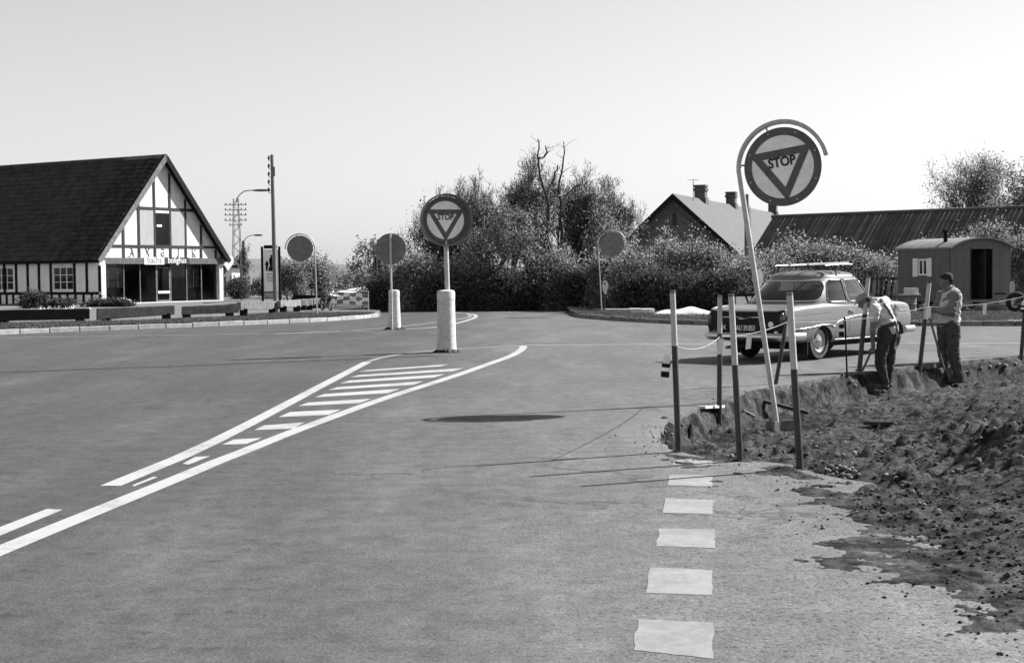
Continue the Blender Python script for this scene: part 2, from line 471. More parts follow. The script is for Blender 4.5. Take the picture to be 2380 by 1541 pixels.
# ================================================================== ROAD, PIT, VERGES
def asphalt_mat():
    m, nt, out = new_mat('worn_asphalt')
    tc = node(nt, 'ShaderNodeTexCoord'); vec = tc.outputs['Object']
    sep = node(nt, 'ShaderNodeSeparateXYZ'); nt.links.new(vec, sep.inputs[0])
    X, Y = sep.outputs[0], sep.outputs[1]
    big = noise_n(nt, vec, 0.22, 5, 0.6)
    mp = node(nt, 'ShaderNodeMapping'); mp.inputs['Scale'].default_value = (1.0, 0.22, 1.0); mp.inputs['Rotation'].default_value = (0, 0, 0.07)
    nt.links.new(vec, mp.inputs[0])
    streak = noise_n(nt, mp.outputs[0], 1.1, 5, 0.6)
    med = noise_n(nt, vec, 3.2, 6, 0.65)
    fine = noise_n(nt, vec, 70, 4, 0.75)
    fine2 = noise_n(nt, vec, 28, 3, 0.7)
    base = ramp(nt, big, 0.3, 0.7, 0.165, 0.19)
    base = mth(nt, 'MULTIPLY', base, ramp(nt, streak, 0.28, 0.72, 0.93, 1.06))
    base = mth(nt, 'MULTIPLY', base, ramp(nt, med, 0.3, 0.7, 0.91, 1.08))
    # coarse open-textured strip towards the edge of the road: pale stone, dark pits
    edge = ramp(nt, mth(nt, 'ADD', X, mth(nt, 'MULTIPLY', big, 1.6)), 0.1, 2.4)
    near = ramp(nt, Y, 12.0, 17.0, 1.0, 0.25)
    edge = mth(nt, 'MULTIPLY', edge, near)
    lane = ramp(nt, mth(nt, 'ADD', X, mth(nt, 'MULTIPLY', streak, 1.2)), -2.6, 1.2, 0.80, 1.22)
    base = mth(nt, 'MULTIPLY', base, lane)
    base = mth(nt, 'MULTIPLY', base, mixf(nt, edge, 1.0, 1.30))
    sp = ramp(nt, fine, 0.25, 0.75, 0.45, 1.55)
    broad = noise_n(nt, vec, 5.0, 9, 0.86)
    base = mth(nt, 'MULTIPLY', base, ramp(nt, broad, 0.28, 0.72, 0.66, 1.34))
    # hairline cracks, only in places
    vc = node(nt, 'ShaderNodeTexVoronoi', feature='DISTANCE_TO_EDGE'); vc.inputs['Scale'].default_value = 0.42
    wv = node(nt, 'ShaderNodeVectorMath', operation='ADD'); nz = node(nt, 'ShaderNodeTexNoise'); nz.inputs['Scale'].default_value = 2.2; nz.inputs['Detail'].default_value = 6
    nt.links.new(vec, nz.inputs['Vector']); nt.links.new(vec, wv.inputs[0]); nt.links.new(nz.outputs['Color'], wv.inputs[1]); nt.links.new(wv.outputs[0], vc.inputs['Vector'])
    crack = ramp(nt, vc.outputs['Distance'], 0.004, 0.016, 0.62, 1.0)
    base = mth(nt, 'MULTIPLY', base, mixf(nt, ramp(nt, noise_n(nt, vec, 0.16, 3), 0.50, 0.58), 1.0, crack))
    # old repair patches with straight edges
    def patch(cx, cy, hx_, hy_, rot, k):
        mpp = node(nt, 'ShaderNodeMapping'); mpp.vector_type = 'TEXTURE'
        mpp.inputs['Location'].default_value = (cx, cy, 0); mpp.inputs['Rotation'].default_value = (0, 0, rot); mpp.inputs['Scale'].default_value = (hx_, hy_, 1)
        nt.links.new(vec, mpp.inputs[0]); sx = node(nt, 'ShaderNodeSeparateXYZ'); nt.links.new(mpp.outputs[0], sx.inputs[0])
        m1 = mth(nt, 'MAXIMUM', mth(nt, 'ABSOLUTE', sx.outputs[0]), mth(nt, 'ABSOLUTE', sx.outputs[1]))
        m1 = mth(nt, 'ADD', m1, mth(nt, 'MULTIPLY', mth(nt, 'SUBTRACT', med, 0.5), 0.10))
        return ramp(nt, m1, 0.97, 1.02, k, 1.0)
    for pc_, hx_, hy_, rr_, kk_ in (((560, 905), 1.0, 1.5, 0.2, 0.90), ((1350, 1010), .33, .45, 0.15, 0.93), ((300, 1010), .8, .9, -.1, 1.07), ((1500, 850), 1.6, .9, 0.05, 0.92), ((760, 780), 2.6, 1.3, 0.05, 0.91)):
        q = G(*pc_); base = mth(nt, 'MULTIPLY', base, patch(q.x, q.y, hx_, hy_, rr_, kk_))
    base = mth(nt, 'MULTIPLY', base, sp)
    pits = ramp(nt, fine2, 0.38, 0.46, 0.45, 1.05)
    base = mth(nt, 'MULTIPLY', base, mixf(nt, mixf(nt, edge, 0.35, 1.0), 1.0, pits))
    vo = node(nt, 'ShaderNodeTexVoronoi'); vo.inputs['Scale'].default_value = 11.0; nt.links.new(vec, vo.inputs['Vector'])
    bits = ramp(nt, vo.outputs['Distance'], 0.07, 0.11, 0.30, 1.0)
    keep = ramp(nt, noise_n(nt, vec, 0.9, 3), 0.52, 0.60)
    scuff = ramp(nt, noise_n(nt, vec, 8.5, 4, 0.6), 0.58, 0.68, 1.0, 0.62)
    base = mth(nt, 'MULTIPLY', base, mixf(nt, ramp(nt, X, -0.2, -1.6), 1.0, scuff))
    base = mth(nt, 'MULTIPLY', base, mixf(nt, keep, 1.0, bits))
    def spot(cx, cy, rx, ry, k, soft=1.0, rot=0.0):
        mp2 = node(nt, 'ShaderNodeMapping')
        c, s = math.cos(rot), math.sin(rot)
        mp2.vector_type = 'TEXTURE'
        mp2.inputs['Location'].default_value = (cx, cy, 0); mp2.inputs['Rotation'].default_value = (0, 0, rot)
        mp2.inputs['Scale'].default_value = (rx, ry, 1)
        nt.links.new(vec, mp2.inputs[0])
        ln = node(nt, 'ShaderNodeVectorMath', operation='LENGTH'); nt.links.new(mp2.outputs[0], ln.inputs[0])
        d = mth(nt, 'ADD', ln.outputs[0], mth(nt, 'MULTIPLY', mth(nt, 'SUBTRACT', streak, 0.5), 1.6))
        return ramp(nt, d, 1.0 - 0.5 * soft, 1.0 + 0.5 * soft, k, 1.0)
    spots = []
    q = G(20, 868); spots.append((q.x + .1, q.y, 1.6, 2.3, 1.55, 1.0, 0.0))        # pale dusty patch
    q = G(200, 965); spots.append((q.x, q.y, 2.6, 2.6, 0.80, 1.2, 0.1))              # rubbered lane
    q = G(560, 870); spots.append((q.x, q.y, 1.6, 4.0, 0.86, 1.2, -0.1))
    q = G(300, 1350); spots.append((q.x - .3, q.y, 1.0, 3.0, 0.84, 1.3, 0.1))
    q = G(640, 1330); spots.append((q.x, q.y, .8, 2.2, 0.85, 1.3, 0.0))
    q = G(560, 1270); spots.append((q.x - .1, q.y, .45, 4.0, 0.88, 1.3, 0.05))
    q = G(850, 1420); spots.append((q.x, q.y, .5, 2.5, 0.88, 1.3, 0.0))
    q = G(1400, 1003); spots.append((q.x, q.y, .10, .32, 0.72, 0.8, 0.1))            # oil mark
    for sp_ in spots:
        base = mth(nt, 'MULTIPLY', base, spot(*sp_))
    cc = node(nt, 'ShaderNodeCombineColor')
    for i in range(3):
        nt.links.new(base, cc.inputs[i])
    b = node(nt, 'ShaderNodeBsdfPrincipled')
    nt.links.new(cc.outputs[0], b.inputs['Base Color'])
    b.inputs['Roughness'].default_value = 0.85; b.inputs['Specular IOR Level'].default_value = 0.25
    bp = node(nt, 'ShaderNodeBump'); bp.inputs['Strength'].default_value = 0.55; bp.inputs['Distance'].default_value = 0.012
    nt.links.new(mth(nt, 'ADD', mth(nt, 'MULTIPLY', fine, 0.6), mth(nt, 'MULTIPLY', fine2, mixf(nt, edge, 0.3, 1.2))), bp.inputs['Height'])
    nt.links.new(bp.outputs[0], b.inputs['Normal'])
    nt.links.new(b.outputs[0], out.inputs[0])
    return m
def paint_mat(name, g, worn):
    m, nt, out = new_mat(name)
    tc = node(nt, 'ShaderNodeTexCoord'); vec = tc.outputs['Object']
    n1 = noise_n(nt, vec, 14, 9, 0.85); n2 = noise_n(nt, vec, 1.3, 5, 0.65)
    w = mth(nt, 'ADD', mth(nt, 'MULTIPLY', n1, 0.7), mth(nt, 'MULTIPLY', n2, 0.6))
    val = ramp(nt, w, worn - 0.12, worn + 0.12, 0.19, g)
    cc = node(nt, 'ShaderNodeCombineColor')
    for i in range(3):
        nt.links.new(val, cc.inputs[i])
    b = node(nt, 'ShaderNodeBsdfPrincipled'); b.inputs['Roughness'].default_value = 0.8; b.inputs['Specular IOR Level'].default_value = 0.2
    nt.links.new(cc.outputs[0], b.inputs['Base Color'])
    bp = node(nt, 'ShaderNodeBump'); bp.inputs['Strength'].default_value = 0.4; bp.inputs['Distance'].default_value = 0.008
    nt.links.new(n1, bp.inputs['Height']); nt.links.new(bp.outputs[0], b.inputs['Normal'])
    nt.links.new(b.outputs[0], out.inputs[0])
    return m
def soil_mat():
    m, nt, out = new_mat('loose_soil')
    tc = node(nt, 'ShaderNodeTexCoord'); vec = tc.outputs['Object']
    a = noise_n(nt, vec, 1.1, 5, 0.6); b_ = noise_n(nt, vec, 14, 5, 0.7); c = noise_n(nt, vec, 60, 3, 0.7)
    geo = node(nt, 'ShaderNodeNewGeometry')
    val = ramp(nt, a, 0.3, 0.7, 0.030, 0.058)
    clodm = noise_n(nt, vec, 4.5, 4, 0.65)
    val = mth(nt, 'MULTIPLY', val, ramp(nt, clodm, 0.43, 0.54, 0.32, 1.08))
    val = mth(nt, 'MULTIPLY', val, ramp(nt, b_, 0.28, 0.72, 0.4, 1.65))
    val = mth(nt, 'MULTIPLY', val, ramp(nt, c, 0.3, 0.7, 0.75, 1.3))
    cc = node(nt, 'ShaderNodeCombineColor')
    for i in range(3):
        nt.links.new(val, cc.inputs[i])
    b = node(nt, 'ShaderNodeBsdfPrincipled'); b.inputs['Roughness'].default_value = 0.97; b.inputs['Specular IOR Level'].default_value = 0.1
    nt.links.new(cc.outputs[0], b.inputs['Base Color'])
    bp = node(nt, 'ShaderNodeBump'); bp.inputs['Strength'].default_value = 0.8; bp.inputs['Distance'].default_value = 0.02
    nt.links.new(mth(nt, 'ADD', b_, mth(nt, 'MULTIPLY', c, 0.4)), bp.inputs['Height'])
    nt.links.new(bp.outputs[0], b.inputs['Normal'])
    nt.links.new(b.outputs[0], out.inputs[0])
    return m
M['asphalt'] = asphalt_mat()
M['line'] = paint_mat('road_line_paint', 0.36, 0.56)
M['line_worn'] = paint_mat('worn_road_paint', 0.27, 0.65)
M['soil'] = soil_mat()
M['tar'] = mk('tar_seam_shadow', 0.030, 0.8, 0.3, 5, 0.2, 60)

# ---- edge of the cut asphalt round the pit (pixels of the photograph)
EDGE_PX = [(2380, 826), (2290, 834), (2160, 846), (2090, 855), (1995, 866), (1900, 880), (1830, 893), (1750, 907), (1690, 923),
           (1640, 940), (1590, 960), (1548, 978), (1524, 1000), (1527, 1020), (1550, 1041), (1600, 1055), (1680, 1066), (1770, 1073),
           (1835, 1092), (1895, 1130), (1950, 1176), (1990, 1215), (2050, 1246), (2115, 1258), (2160, 1285), (2200, 1310),
           (2250, 1345), (2320, 1395), (2380, 1436)]
edge = [G(*p) for p in EDGE_PX]
edge = [Vector((60, 44, 0)), Vector((20, 28.6, 0)), Vector((13, 26.2, 0))] + edge + [Vector((3.0, 4.8, 0)), Vector((6, -8, 0))]
def resample(pts, step):
    out = [pts[0]]
    for a, b in zip(pts, pts[1:]):
        n = max(1, int((b - a).length / step))
        for i in range(1, n + 1):
            out.append(a.lerp(b, i / n))
    return out
edge_f = resample(edge, 0.06)
def ragged(pts):
    out = []
    for p in pts:
        k = 0.05 if p.y < 40 else 0
        dx = float(fbm(np.array([p.x * 3.1]), np.array([p.y * 3.1]), 5, 4)[0]) * k
        dy = float(fbm(np.array([p.x * 3.1 + 40]), np.array([p.y * 3.1]), 9, 4)[0]) * k
        out.append(Vector((p.x + dx, p.y + dy, 0)))
    return out
edge_f = ragged(edge_f)
# on the near side the asphalt runs on under the spilt soil
ia = EDGE_PX.index((1770, 1073)) + 4
asph = edge[:ia] + [G(*p) for p in [(1840, 1080), (1900, 1100), (1960, 1112), (2060, 1130), (2180, 1165), (2300, 1210), (2380, 1250), (2480, 1330)]] + [Vector((4.6, 5.5, 0)), Vector((8, -8, 0))]
asph_f = ragged(resample(asph, 0.06))
poly = [(p.x, p.y) for p in asph_f] + [(-60, -8), (-60, 78), (60, 78)]
road_mb = MB()
n = len(poly)
road_mb.add([(x, y, 0) for x, y in poly] + [(x, y, -0.09) for x, y in poly],
            [tuple(range(n))] + [(i, n + i, n + (i + 1) % n, (i + 1) % n) for i in range(n)])
bm = bmesh.new()
tmp = road_mb.mesh('road', M['asphalt'])
bm.from_mesh(tmp); bmesh.ops.triangulate(bm, faces=[f for f in bm.faces if len(f.verts) > 4])
bmesh.ops.recalc_face_normals(bm, faces=bm.faces); bm.to_mesh(tmp); bm.free()
road = link('road', tmp); tag(road, 'worn grey asphalt road junction with painted lines', None, None, 'structure')
if 'category' in road: del road['category']

# ---- soil of the pit: depth below the road, heaps at its side
EX = np.array([[p.x, p.y] for p in edge])
def edge_dist(x, y):
    """distance to the asphalt edge, positive inside the pit"""
    x = np.asarray(x, float); y = np.asarray(y, float)
    d = np.full(x.shape, 1e9); inside = np.zeros(x.shape, bool)
    pts = np.vstack([EX, [[60, -8]]])
    m_ = len(pts)
    for i in range(len(EX) - 1):
        ax, ay = EX[i]; bx, by = EX[i + 1]
        vx, vy = bx - ax, by - ay
        t = np.clip(((x - ax) * vx + (y - ay) * vy) / (vx * vx + vy * vy), 0, 1)
        d = np.minimum(d, np.hypot(x - ax - t * vx, y - ay - t * vy))
    for i in range(m_):
        ax, ay = pts[i]; bx, by = pts[(i + 1) % m_]
        c = ((ay > y) != (by > y)) & (x < (bx - ax) * (y - ay) / (by - ay + 1e-12) + ax)
        inside ^= c
    return np.where(inside, d, -d)
HEAPS = [(4.95, 11.6, 1.30, 1.9, 0.62), (4.25, 9.5, 0.72, 0.85, 0.42), (4.1, 8.2, 0.8, 0.7, 0.26), (6.6, 15.5, 1.8, 2.2, 0.45), (3.55, 10.35, 0.35, 0.4, 0.12)]
HOLE = G(1950, 1068)
def soil_h(x, y, detail=True):
    x = np.asarray(x, float); y = np.asarray(y, float)
    s = edge_dist(x, y)
    depth = 0.24 * sstep(11.2, 13.2, y) + 0.05 * sstep(15, 19, y) + 0.05 * sstep(9.0, 11.0, y)
    wob = 0.12 * fbm(x * 1.7, y * 1.7, 21, 3)
    sw = s + 0.05 * fbm(x * 6.0, y * 6.0, 51, 4, 0.6)
    wall = sstep(-0.02, 0.20 + wob * .6, sw)
    z = -depth * wall - 0.035 * sstep(11.0, 13.0, y)
    # spill on the near side lies on top of the asphalt
    spill = sstep(12.0, 10.8, y)
    z = z + spill * (0.055 * sstep(-0.9, 1.1, s) - 0.019 + 0.030 * fbm(x * 2.2, y * 2.2, 91, 3) + 0.016 * fbm(x * 9, y * 9, 92, 3, 0.65))
    heap = 0
    for hx, hy, rx, ry, hh in HEAPS:
        heap = heap + hh * np.exp(-(((x - hx) / rx) ** 2 + ((y - hy) / ry) ** 2))
    hq = HOLE
    z = z + heap - 0.16 * np.exp(-(((x - hq[0]) / 0.22) ** 2 + ((y - hq[1]) / 0.30) ** 2)) + 0.07 * np.exp(-(((x - hq[0] + 0.02) / 0.34) ** 2 + ((y - hq[1] + 0.42) / 0.20) ** 2))
    if detail:
        k = sstep(-0.35, 0.15, s)
        rough = 0.040 * fbm(x * 1.6, y * 1.6, 1, 3) + 0.026 * fbm(x * 5.0, y * 5.0, 2, 3) + 0.012 * fbm(x * 16, y * 16, 3, 3, 0.65)
        clod = np.clip(fbm(x * 7.0, y * 7.0, 31, 2), 0.10, 1) - 0.10
        wx = x + 0.03 * fbm(x * 11, y * 11, 71, 2); wy = y + 0.03 * fbm(x * 11, y * 11, 72, 2)
        rough = rough + 0.030 * clod + 0.04 * np.clip(fbm(x * 3.2, y * 3.2, 77, 3), 0.22, 1) - 0.010 + clods(wx, wy, 0.21, .02, .085, .45, 100) + clods(wx, wy, 0.10, .010, .042, .55, 200) + 0.8 * clods(wx, wy, 0.05, .006, .02, .6, 300)
        fade = 0.45 + 0.55 * np.maximum(sstep(0.0, 0.8, s), sstep(11.5, 13.0, y))
        near = 1 - 0.45 * sstep(10.5, 8.5, y)
        z = z + k * rough * fade * near
        face = wall * (1 - wall) * 4
        z = z + face * depth * 0.8 * fbm(x * 15, y * 15, 44, 4, 0.85) * 0.45
        # raked furrows on the flank of the big heap
        fur = np.sin((x * 0.80 - y * 0.60) * 2 * math.pi / 0.17 + 2.0 * fbm(x * 1.5, y * 1.5, 8, 2))
        z = z + 0.030 * fur * np.exp(-(((x - 3.75) / 0.75) ** 2 + ((y - 11.3) / 0.9) ** 2)) * 1.2
    z = np.where(s < -0.75, -0.2, z)
    return z
rows = [5.0]
while rows[-1] < 31:
    rows.append(rows[-1] * 1.0033)
rows = np.array(rows)
cols = np.concatenate([np.arange(0.02, 0.50, 0.0014), np.linspace(0.51, 1.2, 50), np.array([1.6, 2.5, 5.0, 8.0])])
YY, TT = np.meshgrid(rows, cols, indexing='ij')
XX = TT * YY
ZZ = soil_h(XX, YY)
ok = edge_dist(XX, YY) > -0.9
nr, nc = XX.shape
idx = np.arange(nr * nc).reshape(nr, nc)
quads = np.stack([idx[:-1, :-1], idx[:-1, 1:], idx[1:, 1:], idx[1:, :-1]], -1).reshape(-1, 4)
keep = ok.ravel()[quads].any(1)
quads = quads[keep]
used = np.unique(quads); remap = np.zeros(nr * nc, int); remap[used] = np.arange(len(used))
vv = np.stack([XX.ravel(), YY.ravel(), ZZ.ravel()], 1)[used]
pit = link('dug_ground', np_mesh('dug_ground', vv, remap[quads], M['soil'], smooth=True))
tag(pit, 'dug up bare soil of the roadside pit with raked heaps', None, None, 'structure')
def soil_z(x, y, detail=True):
    return float(soil_h(np.array([x]), np.array([y]), detail)[0])
def on_soil(px, py, guess=-0.2):
    """first point of road or dug soil met by the view ray of this pixel"""
    d = ray(px, py); o_ = Vector((0, 0, CAM_H))
    Ys = np.linspace(4.9, 34.0, 5000); t = Ys / d.y; xs = d.x * t; zs = CAM_H + d.z * t
    h = soil_h(xs, Ys); h = np.where(edge_dist(xs, Ys) < 0.0, np.maximum(h, 0.0), h)
    k = np.argmax(zs < h)
    return Vector((float(xs[k]), float(Ys[k]), float(h[k])))

# ---- paint on the road: every stroke is a sheet lying on the asphalt
def sheet(name, pts, mat, z=0.002):
    mb = MB(); mb.add([(p[0], p[1], z) for p in pts], [tuple(range(len(pts)))])
    o = mb.build(name, mat, road)
    return o
def stripe_px(name, pts, w, mat, z=0.002):
    """a line of width w metres along pixels of the road"""
    g = [G(*p) for p in pts]
    L = []; R = []
    for i, p in enumerate(g):
        t = (g[min(i + 1, len(g) - 1)] - g[max(i - 1, 0)]).normalized()
        s = Vector((-t.y, t.x, 0)) * (w / 2)
        L.append(p + s); R.append(p - s)
    mb = MB(); k = len(g)
    mb.add([(p.x, p.y, z) for p in L + R], [(i, k + i, k + i + 1, i + 1) for i in range(k - 1)])
    return mb.build(name, mat, road)
def smooth_px(pts, n=6):
    out = []
    for i in range(len(pts) - 1):
        p0 = pts[max(i - 1, 0)]; p1 = pts[i]; p2 = pts[i + 1]; p3 = pts[min(i + 2, len(pts) - 1)]
        for k in range(n):
            t = k / n
            out.append(tuple(0.5 * (2 * p1[j] + (p2[j] - p0[j]) * t + (2 * p0[j] - 5 * p1[j] + 4 * p2[j] - p3[j]) * t * t + (3 * p1[j] - p0[j] - 3 * p2[j] + p3[j]) * t ** 3) for j in (0, 1)))
    out.append(pts[-1])
    return out
QA = lambda p: (p[0] * .41805, 1003.6 + p[1] * .41805)
QB = lambda p: (501.8 + p[0] * .5486, 788.6 + p[1] * .5486)
stripe_px('painted_line', smooth_px([(-120, 1330), (0, 1279.5), (167, 1211), (293, 1160), (418, 1109), (502, 1074), (574, 1046), (666, 1009), (749, 978), (886, 928.5), (1050, 876), (1133, 847), (1188, 827), (1213, 812), (1216, 804)]), 0.155, M['line'])
stripe_px('painted_line', [(257, 1129), (293, 1114), (418, 1063), (502, 1024), (585, 982), (666, 939.5), (749, 895.6), (854, 841)], 0.155, M['line'])
stripe_px('painted_line', smooth_px([(856, 840), (886, 832), (941, 822), (1012, 815), (1061, 811.6), (1140, 807), (1212, 803.4)]), 0.12, M['line_worn'], 0.0035)
stripe_px('painted_line', [(1212, 803), (1500, 801), (1900, 799), (2380, 798), (2700, 797)], 0.13, M['line'], 0.005)
sheet('painted_line', [G(-80, 1256), G(0, 1225), G(109.5, 1182.5), G(146, 1184.6), G(0, 1245), G(-80, 1280)], M['line'])
strokes = [[QA(p) for p in q_] for q_ in ([(735, 297), (850, 250), (878, 252), (745, 304)], [(1015, 178), (1085, 140), (1170, 135), (1050, 182)])]
strokes += [[QB(p) for p in q_] for q_ in ([(25, 447), (75, 425), (195, 418), (130, 443)], [(160, 385), (205, 365), (375, 352), (330, 378)], [(265, 330), (315, 308), (530, 298), (480, 320)], [(350, 283), (390, 268), (660, 252), (610, 270)],
            [(420, 246), (460, 232), (780, 210), (730, 228)], [(475, 215), (515, 203), (880, 178), (835, 193)], [(525, 187), (565, 175), (970, 148), (925, 162)], [(570, 161), (605, 152), (1050, 122), (1005, 135)], [(605, 138), (640, 131), (985, 106), (950, 115)])]
for q_ in strokes:
    sheet('painted_stripe', [G(*p) for p in q_], M['line'])
# far marked island round the second bollard, and the edge line of the side road
stripe_px('painted_line', smooth_px([(-60, 786), (150, 783), (400, 779), (640, 775), (800, 769), (900, 762), (1000, 751), (1060, 743), (1088, 738), (1094, 734), (1086, 730)], 4), 0.13, M['line_worn'])
stripe_px('painted_line', smooth_px([(640, 776), (760, 772), (900, 767), (1000, 762), (1060, 752), (1098, 741), (1106, 735), (1096, 730), (1050, 727)], 4), 0.14, M['line'], 0.0035)
C2 = lambda a, b: (1362 + a * 0.4278, 967.7 + b * 0.4278)
squares = [[(285, 1100), (690, 1120), (690, 1315), (255, 1270)], [(350, 820), (690, 835), (686, 970), (322, 960)], [(398, 608), (702, 615), (700, 716), (383, 706)],
           [(430, 445), (690, 455), (686, 531), (420, 524)], [(452, 318), (686, 320), (686, 381), (444, 375)], [(478, 238), (690, 234), (690, 266), (468, 265)]]
for sq in squares:
    c = [G(*C2(*p)) for p in sq]
    pts = []
    for i in range(4):
        a, b = c[i], c[(i + 1) % 4]
        for k in range(8):
            p = a.lerp(b, k / 8)
            p = p + Vector((random.uniform(-1, 1), random.uniform(-1, 1), 0)) * 0.006
            pts.append(p)
    sheet('painted_square', pts, M['line_worn'])
# tar seam running across the junction, bollard's shadow painted into the same strip, and a faint second one
def wob_line(a, b, n, amp):
    return [(a[0] + (b[0] - a[0]) * i / n, a[1] + (b[1] - a[1]) * i / n + math.sin(i * 1.7) * amp * 0.5 + random.uniform(-amp, amp)) for i in range(n + 1)]
stripe_px('tar_seam_shadow', wob_line((-40, 867), (502, 848), 40, 0.35) + wob_line((510, 847.7), (1012, 827), 40, 0.35), 0.34, M['tar'])

# ---- far ground, hill
ring = MB()
a, b = 3000, (-60, 60, -8, 78)
ring.add([(-a, -a, -0.01), (a, -a, -0.01), (a, a, -0.01), (-a, a, -0.01), (b[0], b[2], -0.01), (b[1], b[2], -0.01), (b[1], b[3], -0.01), (b[0], b[3], -0.01)],
         [(0, 1, 5, 4), (1, 2, 6, 5), (2, 3, 7, 6), (3, 0, 4, 7)])
o = ring.build('ground', M['field']); tag(o, 'flat grey fields stretching to the horizon', None, None, 'structure')
hx = np.linspace(-420, 60, 60); hy = np.linspace(330, 800, 30)
HX, HY = np.meshgrid(hx, hy, indexing='ij')
HZ = 9.0 * np.exp(-((HX + 150) / 130) ** 2) * sstep(330, 520, HY) * sstep(800, 640, HY) * (1 + 0.2 * fbm(HX * .02, HY * .02, 3)) - 0.3
ii = np.arange(HX.size).reshape(HX.shape)
q = np.stack([ii[:-1, :-1], ii[1:, :-1], ii[1:, 1:], ii[:-1, 1:]], -1).reshape(-1, 4)
hill = link('hill', np_mesh('hill', np.stack([HX.ravel(), HY.ravel(), HZ.ravel()], 1), q, M['field'], smooth=True))
tag(hill, 'low pale farmland rise on the horizon', None, None, 'structure')

# ---- verges with kerbs
VZ = 0.10
kl_px = [(-220, 790), (-60, 781), (0, 778), (140, 772), (300, 766), (430, 761), (560, 756), (700, 750), (790, 745), (850, 740), (885, 736)]
kl = resample([G(*p) for p in smooth_px(kl_px, 4)], 0.25)
left_poly = [(p.x, p.y + .08) for p in kl] + [(-5.2, 56), (-6.6, 60), (-10, 66), (-16, 74), (-22, 96), (-90, 140), (-90, 34)]
def raised(name, pts, z, mat, label):
    mb = MB(); k = len(pts)
    mb.add([(x, y, z) for x, y in pts] + [(x, y, -0.05) for x, y in pts], [tuple(range(k))] + [(i, k + i, k + (i + 1) % k, (i + 1) % k) for i in range(k)])
    me = mb.mesh(name, mat); bm = bmesh.new(); bm.from_mesh(me)
    bmesh.ops.triangulate(bm, faces=[f for f in bm.faces if len(f.verts) > 4]); bmesh.ops.recalc_face_normals(bm, faces=bm.faces)
    bm.to_mesh(me); bm.free()
    o = link(name, me); tag(o, label, None, None, 'structure'); return o
forecourt = raised('forecourt', left_poly, VZ, M['gravel'], 'pale gravel forecourt in front of the half timbered shop')
def offset_line(pts, d):
    out = []
    for i, p in enumerate(pts):
        t = (pts[min(i + 1, len(pts) - 1)] - pts[max(i - 1, 0)]).normalized()
        out.append(p + Vector((-t.y, t.x, 0)) * d)
    return out
# turf strip between kerb and timber barriers
inner = offset_line(kl, 0.16)
outer = []
for i, p in enumerate(kl):
    wdt = 3.4 + 0.6 * math.sin(i * 0.13) + 0.4 * math.sin(i * 0.41)
    outer.append(offset_line(kl, wdt)[i])
turf = MB(); k = len(kl)
turf.add([(p.x, p.y, VZ + 0.012) for p in inner] + [(p.x, p.y, VZ + 0.005) for p in outer], [(i, i + 1, k + i + 1, k + i) for i in range(k - 1)])
o = turf.build('grass_verge', M['turf']); tag(o, 'rough grass strip between kerb and low timber barriers', None, None, 'structure')
def kerb(name, label, pts, step, mat, w=0.15, h=0.125):
    root = bpy.data.objects.new(name, None); COL.objects.link(root); tag(root, label, None, None, 'structure')
    acc = 0; line = resample(pts, 0.05); cum = [0.0]
    for a_, b_ in zip(line, line[1:]):
        cum.append(cum[-1] + (b_ - a_).length)
    def at(s):
        for i in range(len(cum) - 1):
            if cum[i + 1] >= s:
                f = (s - cum[i]) / max(1e-6, cum[i + 1] - cum[i]); return line[i].lerp(line[i + 1], f)
        return line[-1]
    s = 0
    while s + step < cum[-1]:
        p0 = at(s + 0.012); p1 = at(s + step - 0.012)
        dz = random.uniform(-0.012, 0.012)
        d = (p1 - p0); nrm = Vector((-d.y, d.x, 0)).normalized() * (w / 2)
        mb = MB(); mb.beam(Vector((p0.x, p0.y, h / 2 - 0.03 + dz)) + nrm, Vector((p1.x, p1.y, h / 2 - 0.03 + dz + random.uniform(-.008, .008))) + nrm, w, h + 0.06)
        mb.build('kerb_stone', mat, root, bevel=0.015)
        s += step
    return root
kerb('kerb', 'pale concrete kerb along the grass in front of the shop', kl, 0.9, M['kerb'])
kr_px = [(1336, 735), (1352, 739), (1395, 743), (1450, 747), (1540, 752), (1640, 756), (1760, 758), (1900, 758), (2100, 758), (2380, 758), (2650, 758)]
kr = resample([G(*p) for p in smooth_px(kr_px, 4)], 0.25)
right_poly = [(p.x, p.y + .08) for p in kr] + [(60, 42), (60, 78), (3.5, 78), (2.6, 56), (2.6, 51.5)]
rv = raised('right_verge', right_poly, VZ, M['turf'], 'rough grass verge under the hedge beside the road')
kerb('kerb', 'row of dark granite kerb stones along the grass by the hedge', kr, 0.8, M['kerb_granite'])

